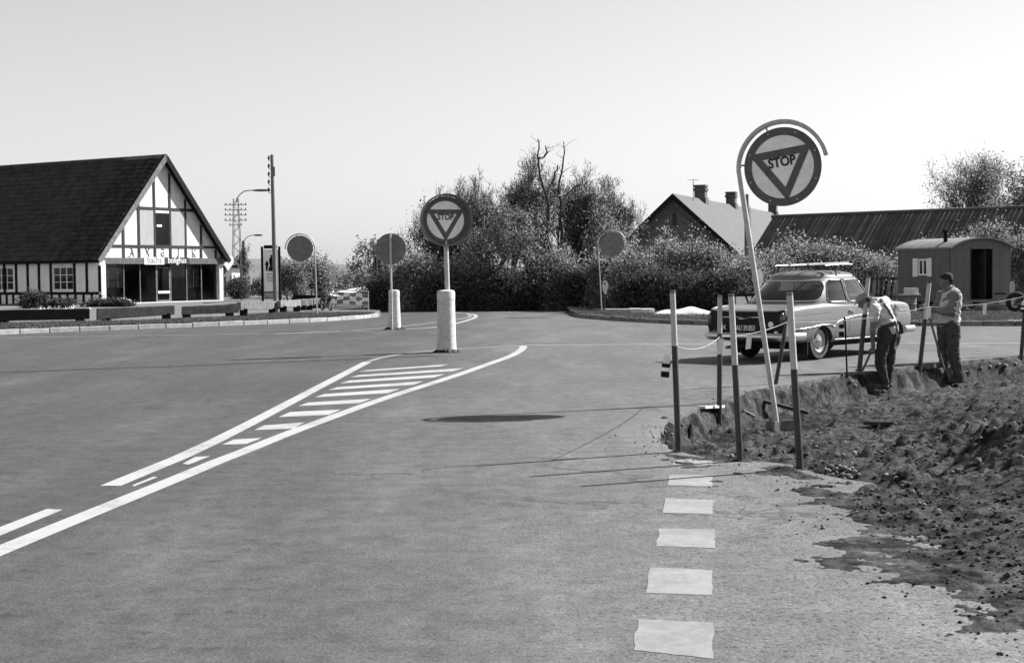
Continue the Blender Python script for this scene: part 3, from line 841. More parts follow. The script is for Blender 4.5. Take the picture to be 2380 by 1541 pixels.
# grass blades (nobody could count them)
def blades(name, label, sampler, n, hmin, hmax, mat, parent=None):
    pos = sampler(n); n = len(pos)
    ang = RNG.uniform(0, 2 * np.pi, n); h = RNG.uniform(hmin, hmax, n); w = RNG.uniform(0.006, 0.016, n) * 1.6
    lean = RNG.normal(0, 0.5, (n, 2)) * h[:, None]
    dx = np.cos(ang) * w; dy = np.sin(ang) * w
    v = np.zeros((n, 3, 3))
    v[:, 0] = pos + np.stack([dx, dy, -0.01 * np.ones(n)], 1); v[:, 1] = pos - np.stack([dx, dy, 0.01 * np.ones(n)], 1)
    v[:, 2] = pos + np.stack([lean[:, 0], lean[:, 1], h], 1)
    o = link(name, np_mesh(name, v.reshape(-1, 3), np.arange(3 * n).reshape(-1, 3), mat))
    tag(o, label, 'grass', None, 'stuff'); return o
def samp_left(n):
    i = RNG.integers(0, k - 1, n); t = RNG.random(n); s = RNG.random(n) ** 1.0
    A = np.array([[p.x, p.y] for p in inner]); B = np.array([[p.x, p.y] for p in outer])
    a = A[i] * (1 - t)[:, None] + A[i + 1] * t[:, None]; b = B[i] * (1 - t)[:, None] + B[i + 1] * t[:, None]
    p = a * (1 - s)[:, None] + b * s[:, None]
    keep = fbm(p[:, 0] * .9, p[:, 1] * .9, 12, 3) > -0.25
    p = p[keep]
    return np.column_stack([p, np.full(len(p), VZ + 0.01)])
blades('grass', 'short grass growing along the kerb before the shop', samp_left, 60000, 0.03, 0.12, M['grass'])
def samp_right(n):
    A = np.array([[p.x, p.y] for p in kr]); i = RNG.integers(0, len(kr) - 1, n); t = RNG.random(n); s = 0.2 + RNG.random(n) * 9
    a = A[i] * (1 - t)[:, None] + A[i + 1] * t[:, None]
    p = a + np.column_stack([np.zeros(n), s])
    keep = fbm(p[:, 0] * .9, p[:, 1] * .9, 12, 3) > -0.35
    p = p[keep]
    return np.column_stack([p, np.full(len(p), VZ)])
blades('grass', 'short grass on the verge under the hedge and site hut', samp_right, 60000, 0.03, 0.10, M['grass'])
# ================================================================== THE HALF-TIMBERED SHOP
Z1 = zc(0, 460, 1821 / 780.0)
Z8 = zc(0, 820, 2183 / 340.0)
Z5 = zc(310, 800, 2380 / 450.0)
shop_o = G(232, 708, VZ)
U_ang = math.atan2(0.862, 0.506)
HU = Vector((math.cos(U_ang), math.sin(U_ang), 0)); HLn = Vector((-math.sin(U_ang), math.cos(U_ang), 0))
def on_gable(p):
    d = ray(*p); o = Vector((0, 0, CAM_H))
    t = (shop_o - o).dot(HLn) / d.dot(HLn)
    q = o + d * t - shop_o
    return q.dot(HU), q.z
def on_side(p):
    d = ray(*p); o = Vector((0, 0, CAM_H))
    t = (shop_o - o).dot(HU) / d.dot(HU)
    q = o + d * t - shop_o
    return q.dot(HLn), q.z
shop = thing('shop_house', 'half timbered antique shop with steep dark tiled roof and white gable', 'house', shop_o, U_ang)
W_ = on_gable(Z1(1675, 1000))[0]
EAVE = on_side(Z1(400, 868))[1]
APEX = on_gable(Z1(1262, 150))[1] + 0.12
BEAM_T = on_gable(Z1(1200, 880))[1]; BEAM_B = on_gable(Z1(1200, 925))[1]
LEN = 19.0
half = W_ / 2
# interior shell: floor, left wall with windows, right wall with windows, back wall, ceiling
def wall_open(mb, length, z0, z1, openings, put):
    """wall in (s,z) with rectangular openings; put(s0,s1,z0,z1) adds a box"""
    xs = sorted(set([0, length] + [v for o_ in openings for v in o_[:2]]))
    for a_, b_ in zip(xs, xs[1:]):
        mid = (a_ + b_) / 2
        cut = sorted([(o_[2], o_[3]) for o_ in openings if o_[0] < mid < o_[1]])
        z = z0
        for c0, c1 in cut:
            if c0 > z: put(a_, b_, z, c0)
            z = c1
        if z1 > z: put(a_, b_, z, z1)
winA = (on_side(Z8(1520, 500))[0], on_side(Z8(1098, 500))[0], on_side(Z8(1300, 778))[1], on_side(Z8(1300, 292))[1])
stepw = on_side(Z8(95, 500))[0] - on_side(Z8(1060, 500))[0]
winB = (winA[0] + stepw + 0.98, winA[1] + stepw + 0.98, winA[2], winA[3])
mb = MB()
wall_open(mb, LEN, 0, EAVE, [winA, winB], lambda a_, b_, c, d: mb.bx(0.0, 0.22, a_, b_, c, d))
mb.build('side_wall', M['plaster_grey'], shop)
wR1 = (1.5, 2.7, 0.75, BEAM_B - 0.1); wR2 = (7.4, 9.0, 0.75, BEAM_B - 0.1)
mb = MB()
wall_open(mb, LEN, 0, EAVE, [wR1, wR2], lambda a_, b_, c, d: mb.bx(W_ - 0.22, W_, a_, b_, c, d))
mb.build('far_wall', M['plaster_grey'], shop)
MB().bx(0.23, W_ - 0.23, LEN - 0.3, LEN, 0, EAVE).build('back_wall', M['plaster_grey'], shop)
MB().bx(0.23, W_ - 0.23, 11.0, 11.1, 0.05, EAVE - 0.12).build('inner_wall', M['wood_dark'], shop)
MB().bx(0.23, W_ - 0.23, 0.25, LEN - 0.31, 0.0, 0.04).build('floor', M['wood_dark'], shop)
MB().bx(0.23, W_ - 0.23, 0.25, LEN - 0.31, EAVE - 0.1, EAVE - 0.04).build('ceiling', M['wood_dark'], shop)
def window(parent, axis, off, a0, a1, z0, z1, nx, nz, mat_frame, pane_mat, flip=1, name='window'):
    """axis 'y': lies in a plane x = off (runs along y); axis 'x': plane y = off"""
    fr = MB(); t = 0.055
    def put(mbb, p0, p1, q0, q1, d0, d1):
        if axis == 'y': mbb.bx(off + d0, off + d1, p0, p1, q0, q1)
        else: mbb.bx(p0, p1, off + d0, off + d1, q0, q1)
    put(fr, a0, a1, z0, z0 + t, 0.0, 0.07); put(fr, a0, a1, z1 - t, z1, 0.0, 0.07)
    put(fr, a0, a0 + t, z0 + t, z1 - t, 0.0, 0.07); put(fr, a1 - t, a1, z0 + t, z1 - t, 0.0, 0.07)
    w = (a1 - a0 - 2 * t) / nx; h = (z1 - z0 - 2 * t) / nz
    for i in range(1, nx):
        put(fr, a0 + t + i * w - t * .6, a0 + t + i * w + t * .6, z0 + t, z1 - t, 0.005, 0.065)
    for j in range(1, nz):
        put(fr, a0 + t, a1 - t, z0 + t + j * h - 0.018, z0 + t + j * h + 0.018, 0.012, 0.055)
    f = fr.build(name, mat_frame, parent)
    for i in range(nx):
        for j in range(nz):
            pm = MB()
            put(pm, a0 + t + i * w + 0.005, a0 + t + (i + 1) * w - 0.005, z0 + t + j * h + 0.005, z0 + t + (j + 1) * h - 0.005, 0.025, 0.031)
            pm.build('pane', pane_mat, f)
    return f
for wa in (winA, winB):
    window(shop, 'y', 0.04, wa[0], wa[1], wa[2], wa[3], 3, 3, M['paint_white'], M['glass_shop'])
for wa in (wR1, wR2):
    window(shop, 'y', W_ - 0.12, wa[0], wa[1], wa[2], wa[3], 2, 3, M['paint_white'], M['glass_shop'])
# side timbers
def side_stud(zx, y0, y1, wpx):
    yc, _ = on_side(Z8(zx, (y0 + y1) / 2)); ya, _ = on_side(Z8(zx - wpx / 2, (y0 + y1) / 2)); yb, _ = on_side(Z8(zx + wpx / 2, (y0 + y1) / 2))
    zt = on_side(Z8(zx, y0))[1]; zb = on_side(Z8(zx, y1))[1]
    return yc, abs(yb - ya), zb, zt
RAIL = on_side(Z8(1300, 815))[1]; RAIL_B = on_side(Z8(1300, 870))[1]
TOPP = on_side(Z8(1300, 125))[1]; TOPP_B = on_side(Z8(1300, 180))[1]
FOOT_T = on_side(Z8(1300, 1065))[1]
MB().bx(-0.035, 0.02, 0.05, LEN, RAIL_B, RAIL).build('timber', M['wood_black'], shop)
MB().bx(-0.035, 0.02, 0.05, LEN, TOPP_B, TOPP).build('timber', M['wood_black'], shop)
MB().bx(-0.05, 0.02, 0.05, LEN, 0.0, FOOT_T).build('timber', M['wood_black'], shop)
ups = [95, 340, 580, 815, 1060, 1555, 1810, 2075]
ys = [on_side(Z8(u, 500))[0] for u in ups]
bay = ys[0] - ys[4]
allys = ys + [ys[0] + 1.6 + i * 0.78 for i in range(8)]
for y_ in allys:
    if y_ < LEN:
        MB().bx(-0.031, 0.02, y_ - 0.085, y_ + 0.085, RAIL + 0.001, TOPP_B - 0.001).build('timber', M['wood_black'], shop)
for y_ in ys[::2] + [ys[7]]:
    MB().bx(-0.033, 0.02, y_ - 0.085, y_ + 0.085, TOPP + 0.001, EAVE - 0.01).build('timber', M['wood_black'], shop)
lows = [280, 435, 600, 755, 915, 1080, 1245, 1410, 1575, 1745, 1915, 2090]
ly = [on_side(Z8(u, 960))[0] for u in lows]
ly += [ly[0] + 0.52 * i for i in range(1, 14)]
for y_ in ly:
    if y_ < LEN:
        MB().bx(-0.03, 0.02, y_ - 0.075, y_ + 0.075, FOOT_T + 0.001, RAIL_B - 0.001).build('timber', M['wood_black'], shop)
# gable: white panel, set above the shop front
gm = MB(); gm.prism([(0.0, BEAM_B), (W_, BEAM_B), (W_, EAVE), (half, APEX), (0, EAVE)], (0, 0.12, 0), (1, 0, 0), (0, 0, 1), 0.12)
gm.build('gable_panel', M['plaster'], shop)
def gz(px, y): return on_gable(Z1(px, y))
def roofz(x):  # underside of roof at gable
    return EAVE + (APEX - EAVE) * (1 - abs(x - half) / half)
H1b, H1t = gz(1250, 803)[1], gz(1250, 785)[1]
H2b, H2t = gz(1250, 522)[1], gz(1250, 500)[1]
PR = -0.045
def timb(x0, x1, z0, z1, mat='wood_dark', y0=PR, y1=0.05):
    if z1 > z0: MB().bx(x0, x1, y0, y1, z0, z1).build('timber', M[mat], shop)
inset = lambda z: half * (z - EAVE) / (APEX - EAVE)
timb(inset(H1b) + 0.02, W_ - inset(H1b) - 0.02, H1b, H1t)
timb(inset(H2b) + 0.02, W_ - inset(H2b) - 0.02, H2b, H2t)
studs = [gz(x, 700)[0] for x in (932, 1050, 1170, 1287, 1403, 1519, 1628)]
for i, x in enumerate(studs):
    top = roofz(x) - 0.12
    timb(x - 0.07, x + 0.07, BEAM_T + 0.002, min(H1b - 0.002, top), y0=PR + 0.004)
    timb(x - 0.07, x + 0.07, H1t + 0.002, min(H2b - 0.002, top), y0=PR + 0.004)
    timb(x - 0.07, x + 0.07, H2t + 0.002, top, y0=PR + 0.004)
# attic window between the middle studs, boarded panels on both sides
xa, xb, xc, xd = studs[1] + 0.075, studs[2] - 0.075, studs[3] + 0.075, studs[4] - 0.075
MB().bx(xa, xb, -0.025, 0.02, H1t + 0.003, H2b - 0.003).build('board_panel', M['gable_panel'], shop)
MB().bx(xc, xd, -0.025, 0.02, H1t + 0.003, H2b - 0.003).build('board_panel', M['gable_panel'], shop)
MB().bx(studs[2] + .075, studs[3] - .075, -0.03, 0.02, H2b - 0.14, H2b - 0.003).build('lintel_board', M['paint_white'], shop)
f = MB()
f.bx(studs[2] + .075, studs[3] - .075, -0.03, 0.02, H1t + 0.003, H2b - 0.15)
wf = f.build('attic_window', M['wood_black'], shop)
MB().bx(studs[2] + .12, studs[3] - .12, -0.036, -0.031, H1t + 0.06, H2b - 0.2).build('pane', M['glass_dark'], wf)
MB().bx(studs[2] + .14, studs[2] + .52, -0.043, -0.038, H1t + 1.0, H1t + 1.12).build('paper_notice', M['paint_white'], wf)
# big beam over the shop front, shop sign, lettering
MB().bx(-0.12, W_ + 0.02, -0.16, 0.06, BEAM_B, BEAM_T).build('lintel_beam', M['wood_mid'], shop)
s0, s1 = on_gable(Z5(795, 250))[0], on_gable(Z5(1135, 250))[0]; e1 = on_gable(Z5(1565, 250))[0]
st, sb = BEAM_T + 0.04, BEAM_B - 0.03
sg = MB().bx(s0, s1, -0.185, -0.165, sb, st).build('name_board', M['paint_white'], shop)
lt = MB(); text(lt, 'bachs', ((s0 + s1) / 2, -0.188, (sb + st) / 2 + 0.03), (1, 0, 0), (0, 0, 1), 0.50, 0.004, 0.98)
lt.build('lettering', M['sign_black'], sg)
sg2 = MB().bx(s1 + 0.01, e1, -0.183, -0.165, sb + 0.03, st - 0.01).build('name_board', M['wood_dark'], shop)
lt = MB(); text(lt, 'bolighus', ((s1 + e1) / 2 + 0.02, -0.187, (sb + st) / 2 + 0.03), (1, 0, 0), (0, 0, 1), 0.46, 0.002, 0.95)
lt.build('lettering', M['paint_white'], sg2)
# black-letter ANTIK: broad-nib pen strokes
def nib(mb, pts, O, sc, w=0.16, ang=0.7):
    nx, nz = math.cos(ang) * w / 2, math.sin(ang) * w / 2
    for (a_, b_) in zip(pts, pts[1:]):
        q = []
        dx, dz = b_[0] - a_[0], b_[1] - a_[1]
        cr = nx * dz - nz * dx
        c4 = [(a_[0] - nx, a_[1] - nz), (b_[0] - nx, b_[1] - nz), (b_[0] + nx, b_[1] + nz), (a_[0] + nx, a_[1] + nz)]
        if abs(cr) < 0.004 * math.hypot(dx, dz) + 1e-6:
            continue
        mb.add([(O[0] + x * sc, O[1], O[2] + z * sc) for x, z in c4], [(0, 1, 2, 3)])
    return mb
GL = {
 'A': [[(-.30, .02), (-.16, .12), (.02, .55), (.05, .95)], [(-.05, .98), (.05, .92), (.22, .35), (.34, .05), (.44, .10)], [(-.20, .36), (.20, .36)], [(-.40, .10), (-.28, .0), (-.14, .10)], [(-.22, .92), (-.05, .98)]],
 'N': [[(-.38, .92), (-.26, 1.0), (-.12, .82), (.18, .30), (.30, .05), (.42, .12)], [(.22, .98), (.16, .70), (-.10, .42), (-.26, .10), (-.40, .05)], [(.16, .92), (.30, 1.0), (.40, .90)], [(-.20, .60), (.14, .56)]],
 'T': [[(-.38, .84), (-.22, .98), (.04, .86), (.22, .86), (.40, .98)], [(.02, .80), (-.26, .58), (-.26, .25), (-.02, .02), (.26, .10), (.32, .28)], [(.06, .64), (.06, .22)], [(.02, .46), (.20, .52)]],
 'I': [[(-.18, .84), (-.04, .96), (.12, .86)], [(.03, .90), (.03, .12)], [(.10, .12), (-.06, .02), (-.20, .12)]],
 'K': [[(-.20, .96), (-.20, .10), (-.30, .02)], [(-.30, .92), (-.10, .98)], [(-.16, .52), (.10, .84), (.28, .92), (.30, .74), (-.02, .52)], [(-.04, .50), (.14, .22), (.30, .02), (.40, .10)], [(-.20, .08), (-.04, .02)]],
}
for i, ch in enumerate('ANTIK'):
    cx = (studs[i] + studs[i + 1]) / 2
    hgt = (H1b - BEAM_T) * 0.86
    mbk = MB()
    for st_ in GL[ch]:
        nib(mbk, st_, (cx, -0.006, BEAM_T + (H1b - BEAM_T) * 0.07), hgt, 0.19, 0.75)
    mbk.build('letter', M['sign_letter'], shop)
# white corner posts and the glazed front
for x0, x1 in ((0.02, 0.34), (W_ - 0.30, W_ - 0.0)):
    MB().bx(x0, x1, -0.13, 0.10, 0.0, BEAM_B - 0.002).build('corner_post', M['plaster'], shop)
mull = [gz(x, 1080)[0] for x in (945, 1068, 1190, 1300, 1420, 1532)]
for x in mull:
    MB().bx(x - 0.03, x + 0.03, 0.06, 0.14, 0.04, BEAM_B - 0.002).build('mullion', M['wood_mid'], shop)
ed = [0.345] + mull + [W_ - 0.305]
for i in range(len(ed) - 1):
    if i == 3: continue
    MB().bx(ed[i] + 0.035, ed[i + 1] - 0.035, 0.095, 0.105, 0.10, BEAM_B - 0.02).build('shop_pane', M['glass_shop'], shop)
MB().bx(0.34, W_ - 0.30, -0.30, 0.16, 0.0, 0.05).build('step', M['concrete'], shop)
d = MB(); x0, x1 = ed[3] + 0.04, ed[4] - 0.04
zt = BEAM_B - 0.16
d.bx(x0, x0 + 0.06, 0.07, 0.13, 0.06, zt); d.bx(x1 - 0.09, x1, 0.07, 0.13, 0.06, zt); d.bx(x0 + .06, x1 - .09, 0.07, 0.13, zt - 0.06, zt); d.bx(x0 + .06, x1 - .09, 0.07, 0.13, 0.06, 0.14)
dd = d.build('door', M['wood_grey'], shop)
MB().bx(x0 + 0.065, x1 - 0.095, 0.095, 0.105, 0.15, zt - 0.065).build('pane', M['glass_shop'], dd)
hz = on_gable(Z1(1245, 1138))[1]
MB().bx(x0 + 0.06, x1 - 0.07, 0.035, 0.065, hz - 0.065, hz + 0.065).build('push_bar', M['paint_white'], dd)
# pleated curtain behind the last pane
cu = MB(); n_ = 60
cx0, cx1 = ed[6] - 0.55, ed[6] + 0.62
cx0 = mull[5] + 0.05; cx1 = W_ - 0.33
vs = []
for i in range(n_ + 1):
    x = cx0 + (cx1 - cx0) * i / n_
    y = 0.28 + 0.05 * math.sin(i * 2 * math.pi / 7)
    vs += [(x, y, 0.1), (x, y, BEAM_B - 0.06)]
cu.add(vs, [(2 * i, 2 * i + 2, 2 * i + 3, 2 * i + 1) for i in range(n_)])
cu.build('curtain', M['wood_dark'], shop, smooth=60)
# a few dark goods standing inside
it = MB(); it.sphere((mull[4] + 0.35, 0.75, 1.0), (0.35, 0.3, 0.38)); it.cyl((mull[4] + .35, .75, 0.04), (mull[4] + .35, .75, .8), 0.06)
it.build('armchair_back', M['black'], shop, smooth=60)
it = MB(); it.bx(1.0, 2.6, 1.0, 1.8, 0.04, 0.75); it.bx(1.2, 1.35, 1.2, 1.35, 0.75, 1.1); it.build('display_table', M['wood_dark'], shop)
# roof: two slabs, tiles on the slope that shows, barge boards
OH = 0.36; EO = 0.45
sl = Vector((half, 0, APEX - EAVE)); SL = sl.length; sd = sl / SL; nrm = Vector((-sd.z, 0, sd.x))
lo = Vector((0, 0, EAVE)) - sd * EO; hi = Vector((half, 0, APEX)) 
def slab(sign, name, mat, t0, t1):
    mb = MB()
    def T(v): return Vector((v.x if sign > 0 else W_ - v.x, v.y, v.z))
    a_ = [lo + nrm * t0, hi + nrm * t0, hi + nrm * t1, lo + nrm * t1]
    vs = [T(Vector((p.x, yy, p.z))) for yy in (-OH, LEN + 0.3) for p in a_]
    fs = [(0, 1, 2, 3), (7, 6, 5, 4), (0, 4, 5, 1), (1, 5, 6, 2), (2, 6, 7, 3), (3, 7, 4, 0)]
    mb.add(vs, fs)
    return mb.build(name, mat, shop)
roof_o = slab(1, 'roof', M['wood_black'], 0.02, 0.16)
slab(-1, 'roof', M['wood_black'], 0.02, 0.20)
def bargeboard(sign, mat):
    mb = MB()
    def T(v): return Vector((v.x if sign > 0 else W_ - v.x, v.y, v.z))
    vs = []
    for yy in (-OH - 0.045, -OH - 0.002):
        for p in (lo + nrm * -0.10, hi + nrm * -0.10 + Vector((0.0, 0, 0.0)), hi + nrm * 0.19, lo + nrm * 0.19):
            q = T(Vector((p.x, yy, p.z))); vs.append(q)
    mb.add(vs, [(0, 1, 2, 3), (7, 6, 5, 4), (0, 4, 5, 1), (1, 5, 6, 2), (2, 6, 7, 3), (3, 7, 4, 0)])
    return mb.build('barge_board', mat, shop)
bargeboard(1, M['wood_grey']); bargeboard(-1, M['wood_black'])
for sx in (0, 1):
    q = lo + nrm * 0.02
    X = q.x if sx == 0 else W_ - q.x
    MB().bx(X - 0.02, X + 0.36, -OH - 0.04, -OH + 0.25, q.z - 0.20, q.z + 0.06).build('eave_end', M['plaster'], shop) if sx == 0 else None
MB().tube([(lo.x - 0.08, -OH, lo.z + 0.02), (lo.x - 0.08, LEN, lo.z + 0.02)], 0.065, 8).build('gutter', M['wood_black'], shop, smooth=60)
# pantiles
TW, TL = 0.225, 0.345
rowsN = int((SL + EO) / TL) + 1
tile_prof = [(-0.5, 0.018), (-0.38, 0.045), (-0.22, 0.052), (-0.05, 0.020), (0.12, 0.0), (0.34, 0.004), (0.5, 0.020)]
tv = []; tf = []
L_ = TL * 1.12
for (u, h) in tile_prof:
    tv += [(u * TW * 1.04, 0.0, h + 0.062), (u * TW * 1.04, L_, h), (u * TW * 1.04, 0.0, h - 0.012)]
for i in range(len(tile_prof) - 1):
    a_ = 3 * i; b_ = 3 * (i + 1)
    tf += [(a_, b_, b_ + 1, a_ + 1), (a_ + 2, b_ + 2, b_, a_)]
tme = bpy.data.meshes.new('roof_tile'); tme.from_pydata(tv, [], tf); tme.materials.append(M['tile']); tme.update()
Rt = Matrix(((0, sd.x, nrm.x), (-1, 0, 0), (0, sd.z, nrm.z)))   # tile x -> along ridge, tile y -> up slope, tile z -> normal
Rt = Matrix((Vector((0, -1, 0)), sd, nrm)).transposed()
colsN = int((LEN + OH) / TW)
base_v = np.array(tv); base_f = [f_ for f_ in tf]
restv = []; restf = []; cnt = 0; nb = 0
RtN = np.array(Rt)
tpos = []
for r in range(rowsN):
    for c in range(colsN):
        tpos.append((c, r))
tpos.sort(key=lambda t: t[0])
for c, r in tpos:
    pos = lo + sd * (r * TL - 0.03) + nrm * 0.165 + Vector((0, -OH + TW * (c + 0.5), 0))
    pos = pos + nrm * random.uniform(-0.006, 0.006)
    if cnt < 300:
        o = bpy.data.objects.new('roof_tile', tme); COL.objects.link(o); o.parent = roof_o
        o.matrix_local = Matrix.Translation(pos) @ (Rt @ Matrix.Rotation(random.uniform(-0.015, 0.015), 3, 'Z')).to_4x4()
        cnt += 1
    else:
        restv.append(base_v @ RtN.T + np.array(pos)[None, :]); restf.append(np.array(base_f) + nb); nb += len(base_v)
rt = link('roof_tiling', np_mesh('roof_tiling', np.vstack(restv), np.vstack(restf), M['tile']), roof_o); rt['kind'] = 'stuff'
rid = MB()
y = -OH - 0.02
while y < LEN:
    rid.lathe([(0.14, 0), (0.13, 0.40), (0.0, 0.41)], 12, (half, y, APEX + 0.10), Matrix.Rotation(-math.pi / 2, 3, 'X'))
    y += 0.37
rid.build('ridge_tiling', M['tile'], roof_o, smooth=50)
# carved heart on a bracket at the far corner
hw = on_gable(Z5(2230, 270))
ht = thing('heart_sign', 'white heart shaped sign hung at the far corner of the shop', 'sign', shop_o + HU * (W_ + 0.55) + Vector((0, 0, BEAM_B)), U_ang)
pts = []
for i in range(48):
    t = 2 * math.pi * i / 48
    pts.append((0.029 * 16 * math.sin(t) ** 3, 0.031 * (13 * math.cos(t) - 5 * math.cos(2 * t) - 2 * math.cos(3 * t) - math.cos(4 * t))))
mb = MB(); mb.prism(pts, (0, 0, 0.1), (1, 0, 0), (0, 0, 1), 0.05); mb.build('heart', M['plaster'], ht)
mb = MB(); mb.cyl((-0.55, 0.03, 0.45), (0.15, 0.03, 0.45), 0.025); mb.cyl((0, 0.03, 0.45), (0, 0.03, 0.35), 0.012); mb.cyl((-.52, .03, -.9), (0.45, 0.03, 0.0), 0.05); mb.build('bracket', M['wood_grey'], ht)
# ================================================================== TIMBER BARRIERS, POLES, SIGNS ON THE SHOP SIDE
Z2 = zc(700, 460, 1401 / 600.0)
Z2b = zc(980, 880, 2380 / 320.0)
Zp = zc(680, 760, 1644 / 320.0)
def timber_barrier(label, zf, x0, x1, t0, t1, b0, b1, stubs, mat):
    """beam on stub posts; pixels through zf"""
    gs = [G(*zf(sx, sy), VZ) for sx, sy in stubs]
    if len(gs) > 1:
        (ax, _), (bx, _) = zf(*stubs[0]), zf(*stubs[-1])
        def depth(px): return gs[0].y + (gs[-1].y - gs[0].y) * (px - ax) / (bx - ax)
    else:
        def depth(px): return gs[0].y
    pl0 = zf(x0, b0); pl1 = zf(x1, b1); pt0 = zf(x0, t0); pt1 = zf(x1, t1)
    a0 = P(*pl0, depth(pl0[0])); a1 = P(*pl1, depth(pl1[0])); c0 = P(*pt0, depth(pl0[0])); c1 = P(*pt1, depth(pl1[0]))
    root = thing('timber_barrier', label, 'barrier', (gs[0].x, gs[0].y, VZ), 0, 'low timber barriers along the verge')
    d = (a1 - a0); nn = Vector((-d.y, d.x, 0)).normalized() * 0.16
    mb = MB()
    N = 10; vs = []
    for i in range(N + 1):
        t = i / N
        lo_ = a0.lerp(a1, t); hi_ = c0.lerp(c1, t); w = 0.004 * math.sin(i * 2.3)
        vs += [lo_ + Vector((0, 0, w)), hi_ + Vector((0, 0, w)), hi_ + nn + Vector((0, 0, w)), lo_ + nn + Vector((0, 0, w))]
    fs = [(0, 1, 2, 3), (4 * N + 3, 4 * N + 2, 4 * N + 1, 4 * N)]
    for i in range(N):
        for k in range(4):
            k2 = (k + 1) % 4
            fs.append((4 * i + k, 4 * (i + 1) + k, 4 * (i + 1) + k2, 4 * i + k2))
    mb.add(vs, fs); mb.build('beam', mat, root, origin=root.location, bevel=0.02)
    for g in gs:
        zt = a0.lerp(a1, 0.5).z
        t = max(0, min(1, (g - a0).dot(d) / d.dot(d))); zt = a0.lerp(a1, t).z + 0.05
        mb = MB(); mb.bx(g.x - 0.13, g.x + 0.13, g.y + 0.015, g.y + 0.145, VZ - 0.1, zt)
        mb.build('stub_post', M['wood_black'], root, origin=root.location)
    return root
timber_barrier('tarred black low timber barrier in front of the flowers', Z1, -120, 680, 1275, 1262, 1360, 1341, [(25, 1386), (600, 1372)], M['wood_black'])
timber_barrier('long weathered timber barrier with a split, in front of shop door', Z1, 738, 1325, 1260, 1237, 1350, 1306, [(797, 1372), (1255, 1360)], M['wood_mid'])
timber_barrier('grey weathered timber barrier before the far corner post of the shop', Z1, 1372, 1802, 1246, 1227, 1310, 1294, [(1408, 1338), (1735, 1336)], M['wood_grey'])
timber_barrier('weathered timber barrier crossing in front of the wooden utility pole', Z2, 190, 488, 1214, 1205, 1276, 1266, [(208, 1322), (425, 1300)], M['wood_grey'])
timber_barrier('timber barrier just beyond the utility pole, beside the round sign pole', Z2, 492, 648, 1204, 1194, 1254, 1250, [(508, 1296), (610, 1285)], M['wood_grey'])
timber_barrier('short timber barrier directly behind the round sign pole', Z2, 652, 738, 1194, 1187, 1247, 1243, [(655, 1276), (705, 1274)], M['wood_grey'])
timber_barrier('timber barrier end with the moped leaning on it', Z2, 745, 822, 1186, 1180, 1236, 1230, [(750, 1262), (800, 1258)], M['wood_grey'])
timber_barrier('black timber barrier far behind the other barriers, near the bushes', Z2, 590, 800, 1158, 1162, 1188, 1190, [(600, 1212), (780, 1212)], M['wood_black'])

# wooden utility pole
b = G(641, 727, VZ)
up = thing('utility_pole', 'weathered wooden utility pole with insulators down one side', 'pole', b)
t = P(632, 360, b.y)
MB().tube([b - b + Vector((0, 0, -0.1)), (t - b) * 0.5, t - b], [0.088, 0.078, 0.062], 14).build('shaft', M['pole_wood'], up, smooth=50)
for zy in (125, 185, 245, 305, 365):
    p = P(*Z2(396, zy), b.y) - b
    ins = MB()
    ax = (t - b) * (p.z / (t - b).z)
    ins.tube([ax + Vector((-0.04, -0.02, -0.12)), p + Vector((0.02, 0, -0.12)), p + Vector((0.02, 0, -0.03))], 0.014, 6)
    io = ins.build('hook', M['steel'], up, smooth=50)
    mb = MB(); mb.lathe([(0.028, -0.06), (0.045, -0.04), (0.042, 0.0), (0.026, 0.015), (0.04, 0.03), (0.036, 0.07), (0.012, 0.085)], 12, p + Vector((0.02, 0, 0)))
    mb.build('insulator', M['sign_letter'], io, smooth=40)
mb = MB(); p = P(*Z2(441, 225), b.y) - b; mb.bx(p.x - .04, p.x + .03, -0.04, 0.04, p.z - 0.17, p.z + 0.17); mb.build('junction_box', M['wood_grey'], up)

# lattice mast with lamp
b = P(553, 680, 108.0); b.z = VZ
lm = thing('lattice_mast', 'slim steel lattice mast with wire crossarms and a street lamp', 'mast', b)
top = P(548, 462, 108.0) - b; H_ = top.z
mb = MB()
for sx in (-1, 1):
    for sy in (-1, 1):
        mb.cyl((sx * 0.36, sy * 0.36, 0), (top.x + sx * 0.17, top.y + sy * 0.17, H_), 0.032, 0.026, 6)
nlev = 14
for i in range(nlev):
    for sy in (-1, 1):
        w0 = 0.36 - 0.19 * i / nlev; w1 = 0.36 - 0.19 * (i + 1) / nlev
        x0_, x1_ = top.x * i / nlev, top.x * (i + 1) / nlev
        s_ = 1 if i % 2 else -1
        mb.cyl((x0_ - s_ * w0, sy * w0, H_ * i / nlev), (x1_ + s_ * w1, sy * w1, H_ * (i + 1) / nlev), 0.018, None, 5)
mb.build('frame', M['steel'], lm)
for zy in (480, 519, 557, 597, 633):
    p = P(*Z2(155, zy), 108.0) - b
    mb = MB(); ww = 0.85 if zy < 620 else 0.5
    mb.beam(p + Vector((-ww, -0.3, 0)), p + Vector((ww, -0.3, 0)), 0.06, 0.05)
    c = mb.build('crossarm', M['steel'], lm)
    for k in (-0.75, -0.42, 0.42, 0.75):
        if abs(k) < ww:
            m2 = MB(); m2.lathe([(0.025, 0), (0.042, 0.03), (0.04, 0.11), (0.02, 0.13)], 8, p + Vector((k, -0.3, 0.03))); m2.build('insulator', M['sign_letter'], c, smooth=50)
arm = [P(*Z2(*q), 108.0) - b for q in ((155, 460), (158, 430), (182, 400), (212, 376), (250, 369), (290, 367))]
MB().tube(arm, 0.04, 6).build('lamp_arm', M['steel'], lm, smooth=60)
mb = MB(); e = arm[-1]; mb.sphere(e + Vector((0.55, 0, -0.02)), (0.75, 0.14, 0.10)); mb.build('lamp_head', M['steel'], lm, smooth=60)

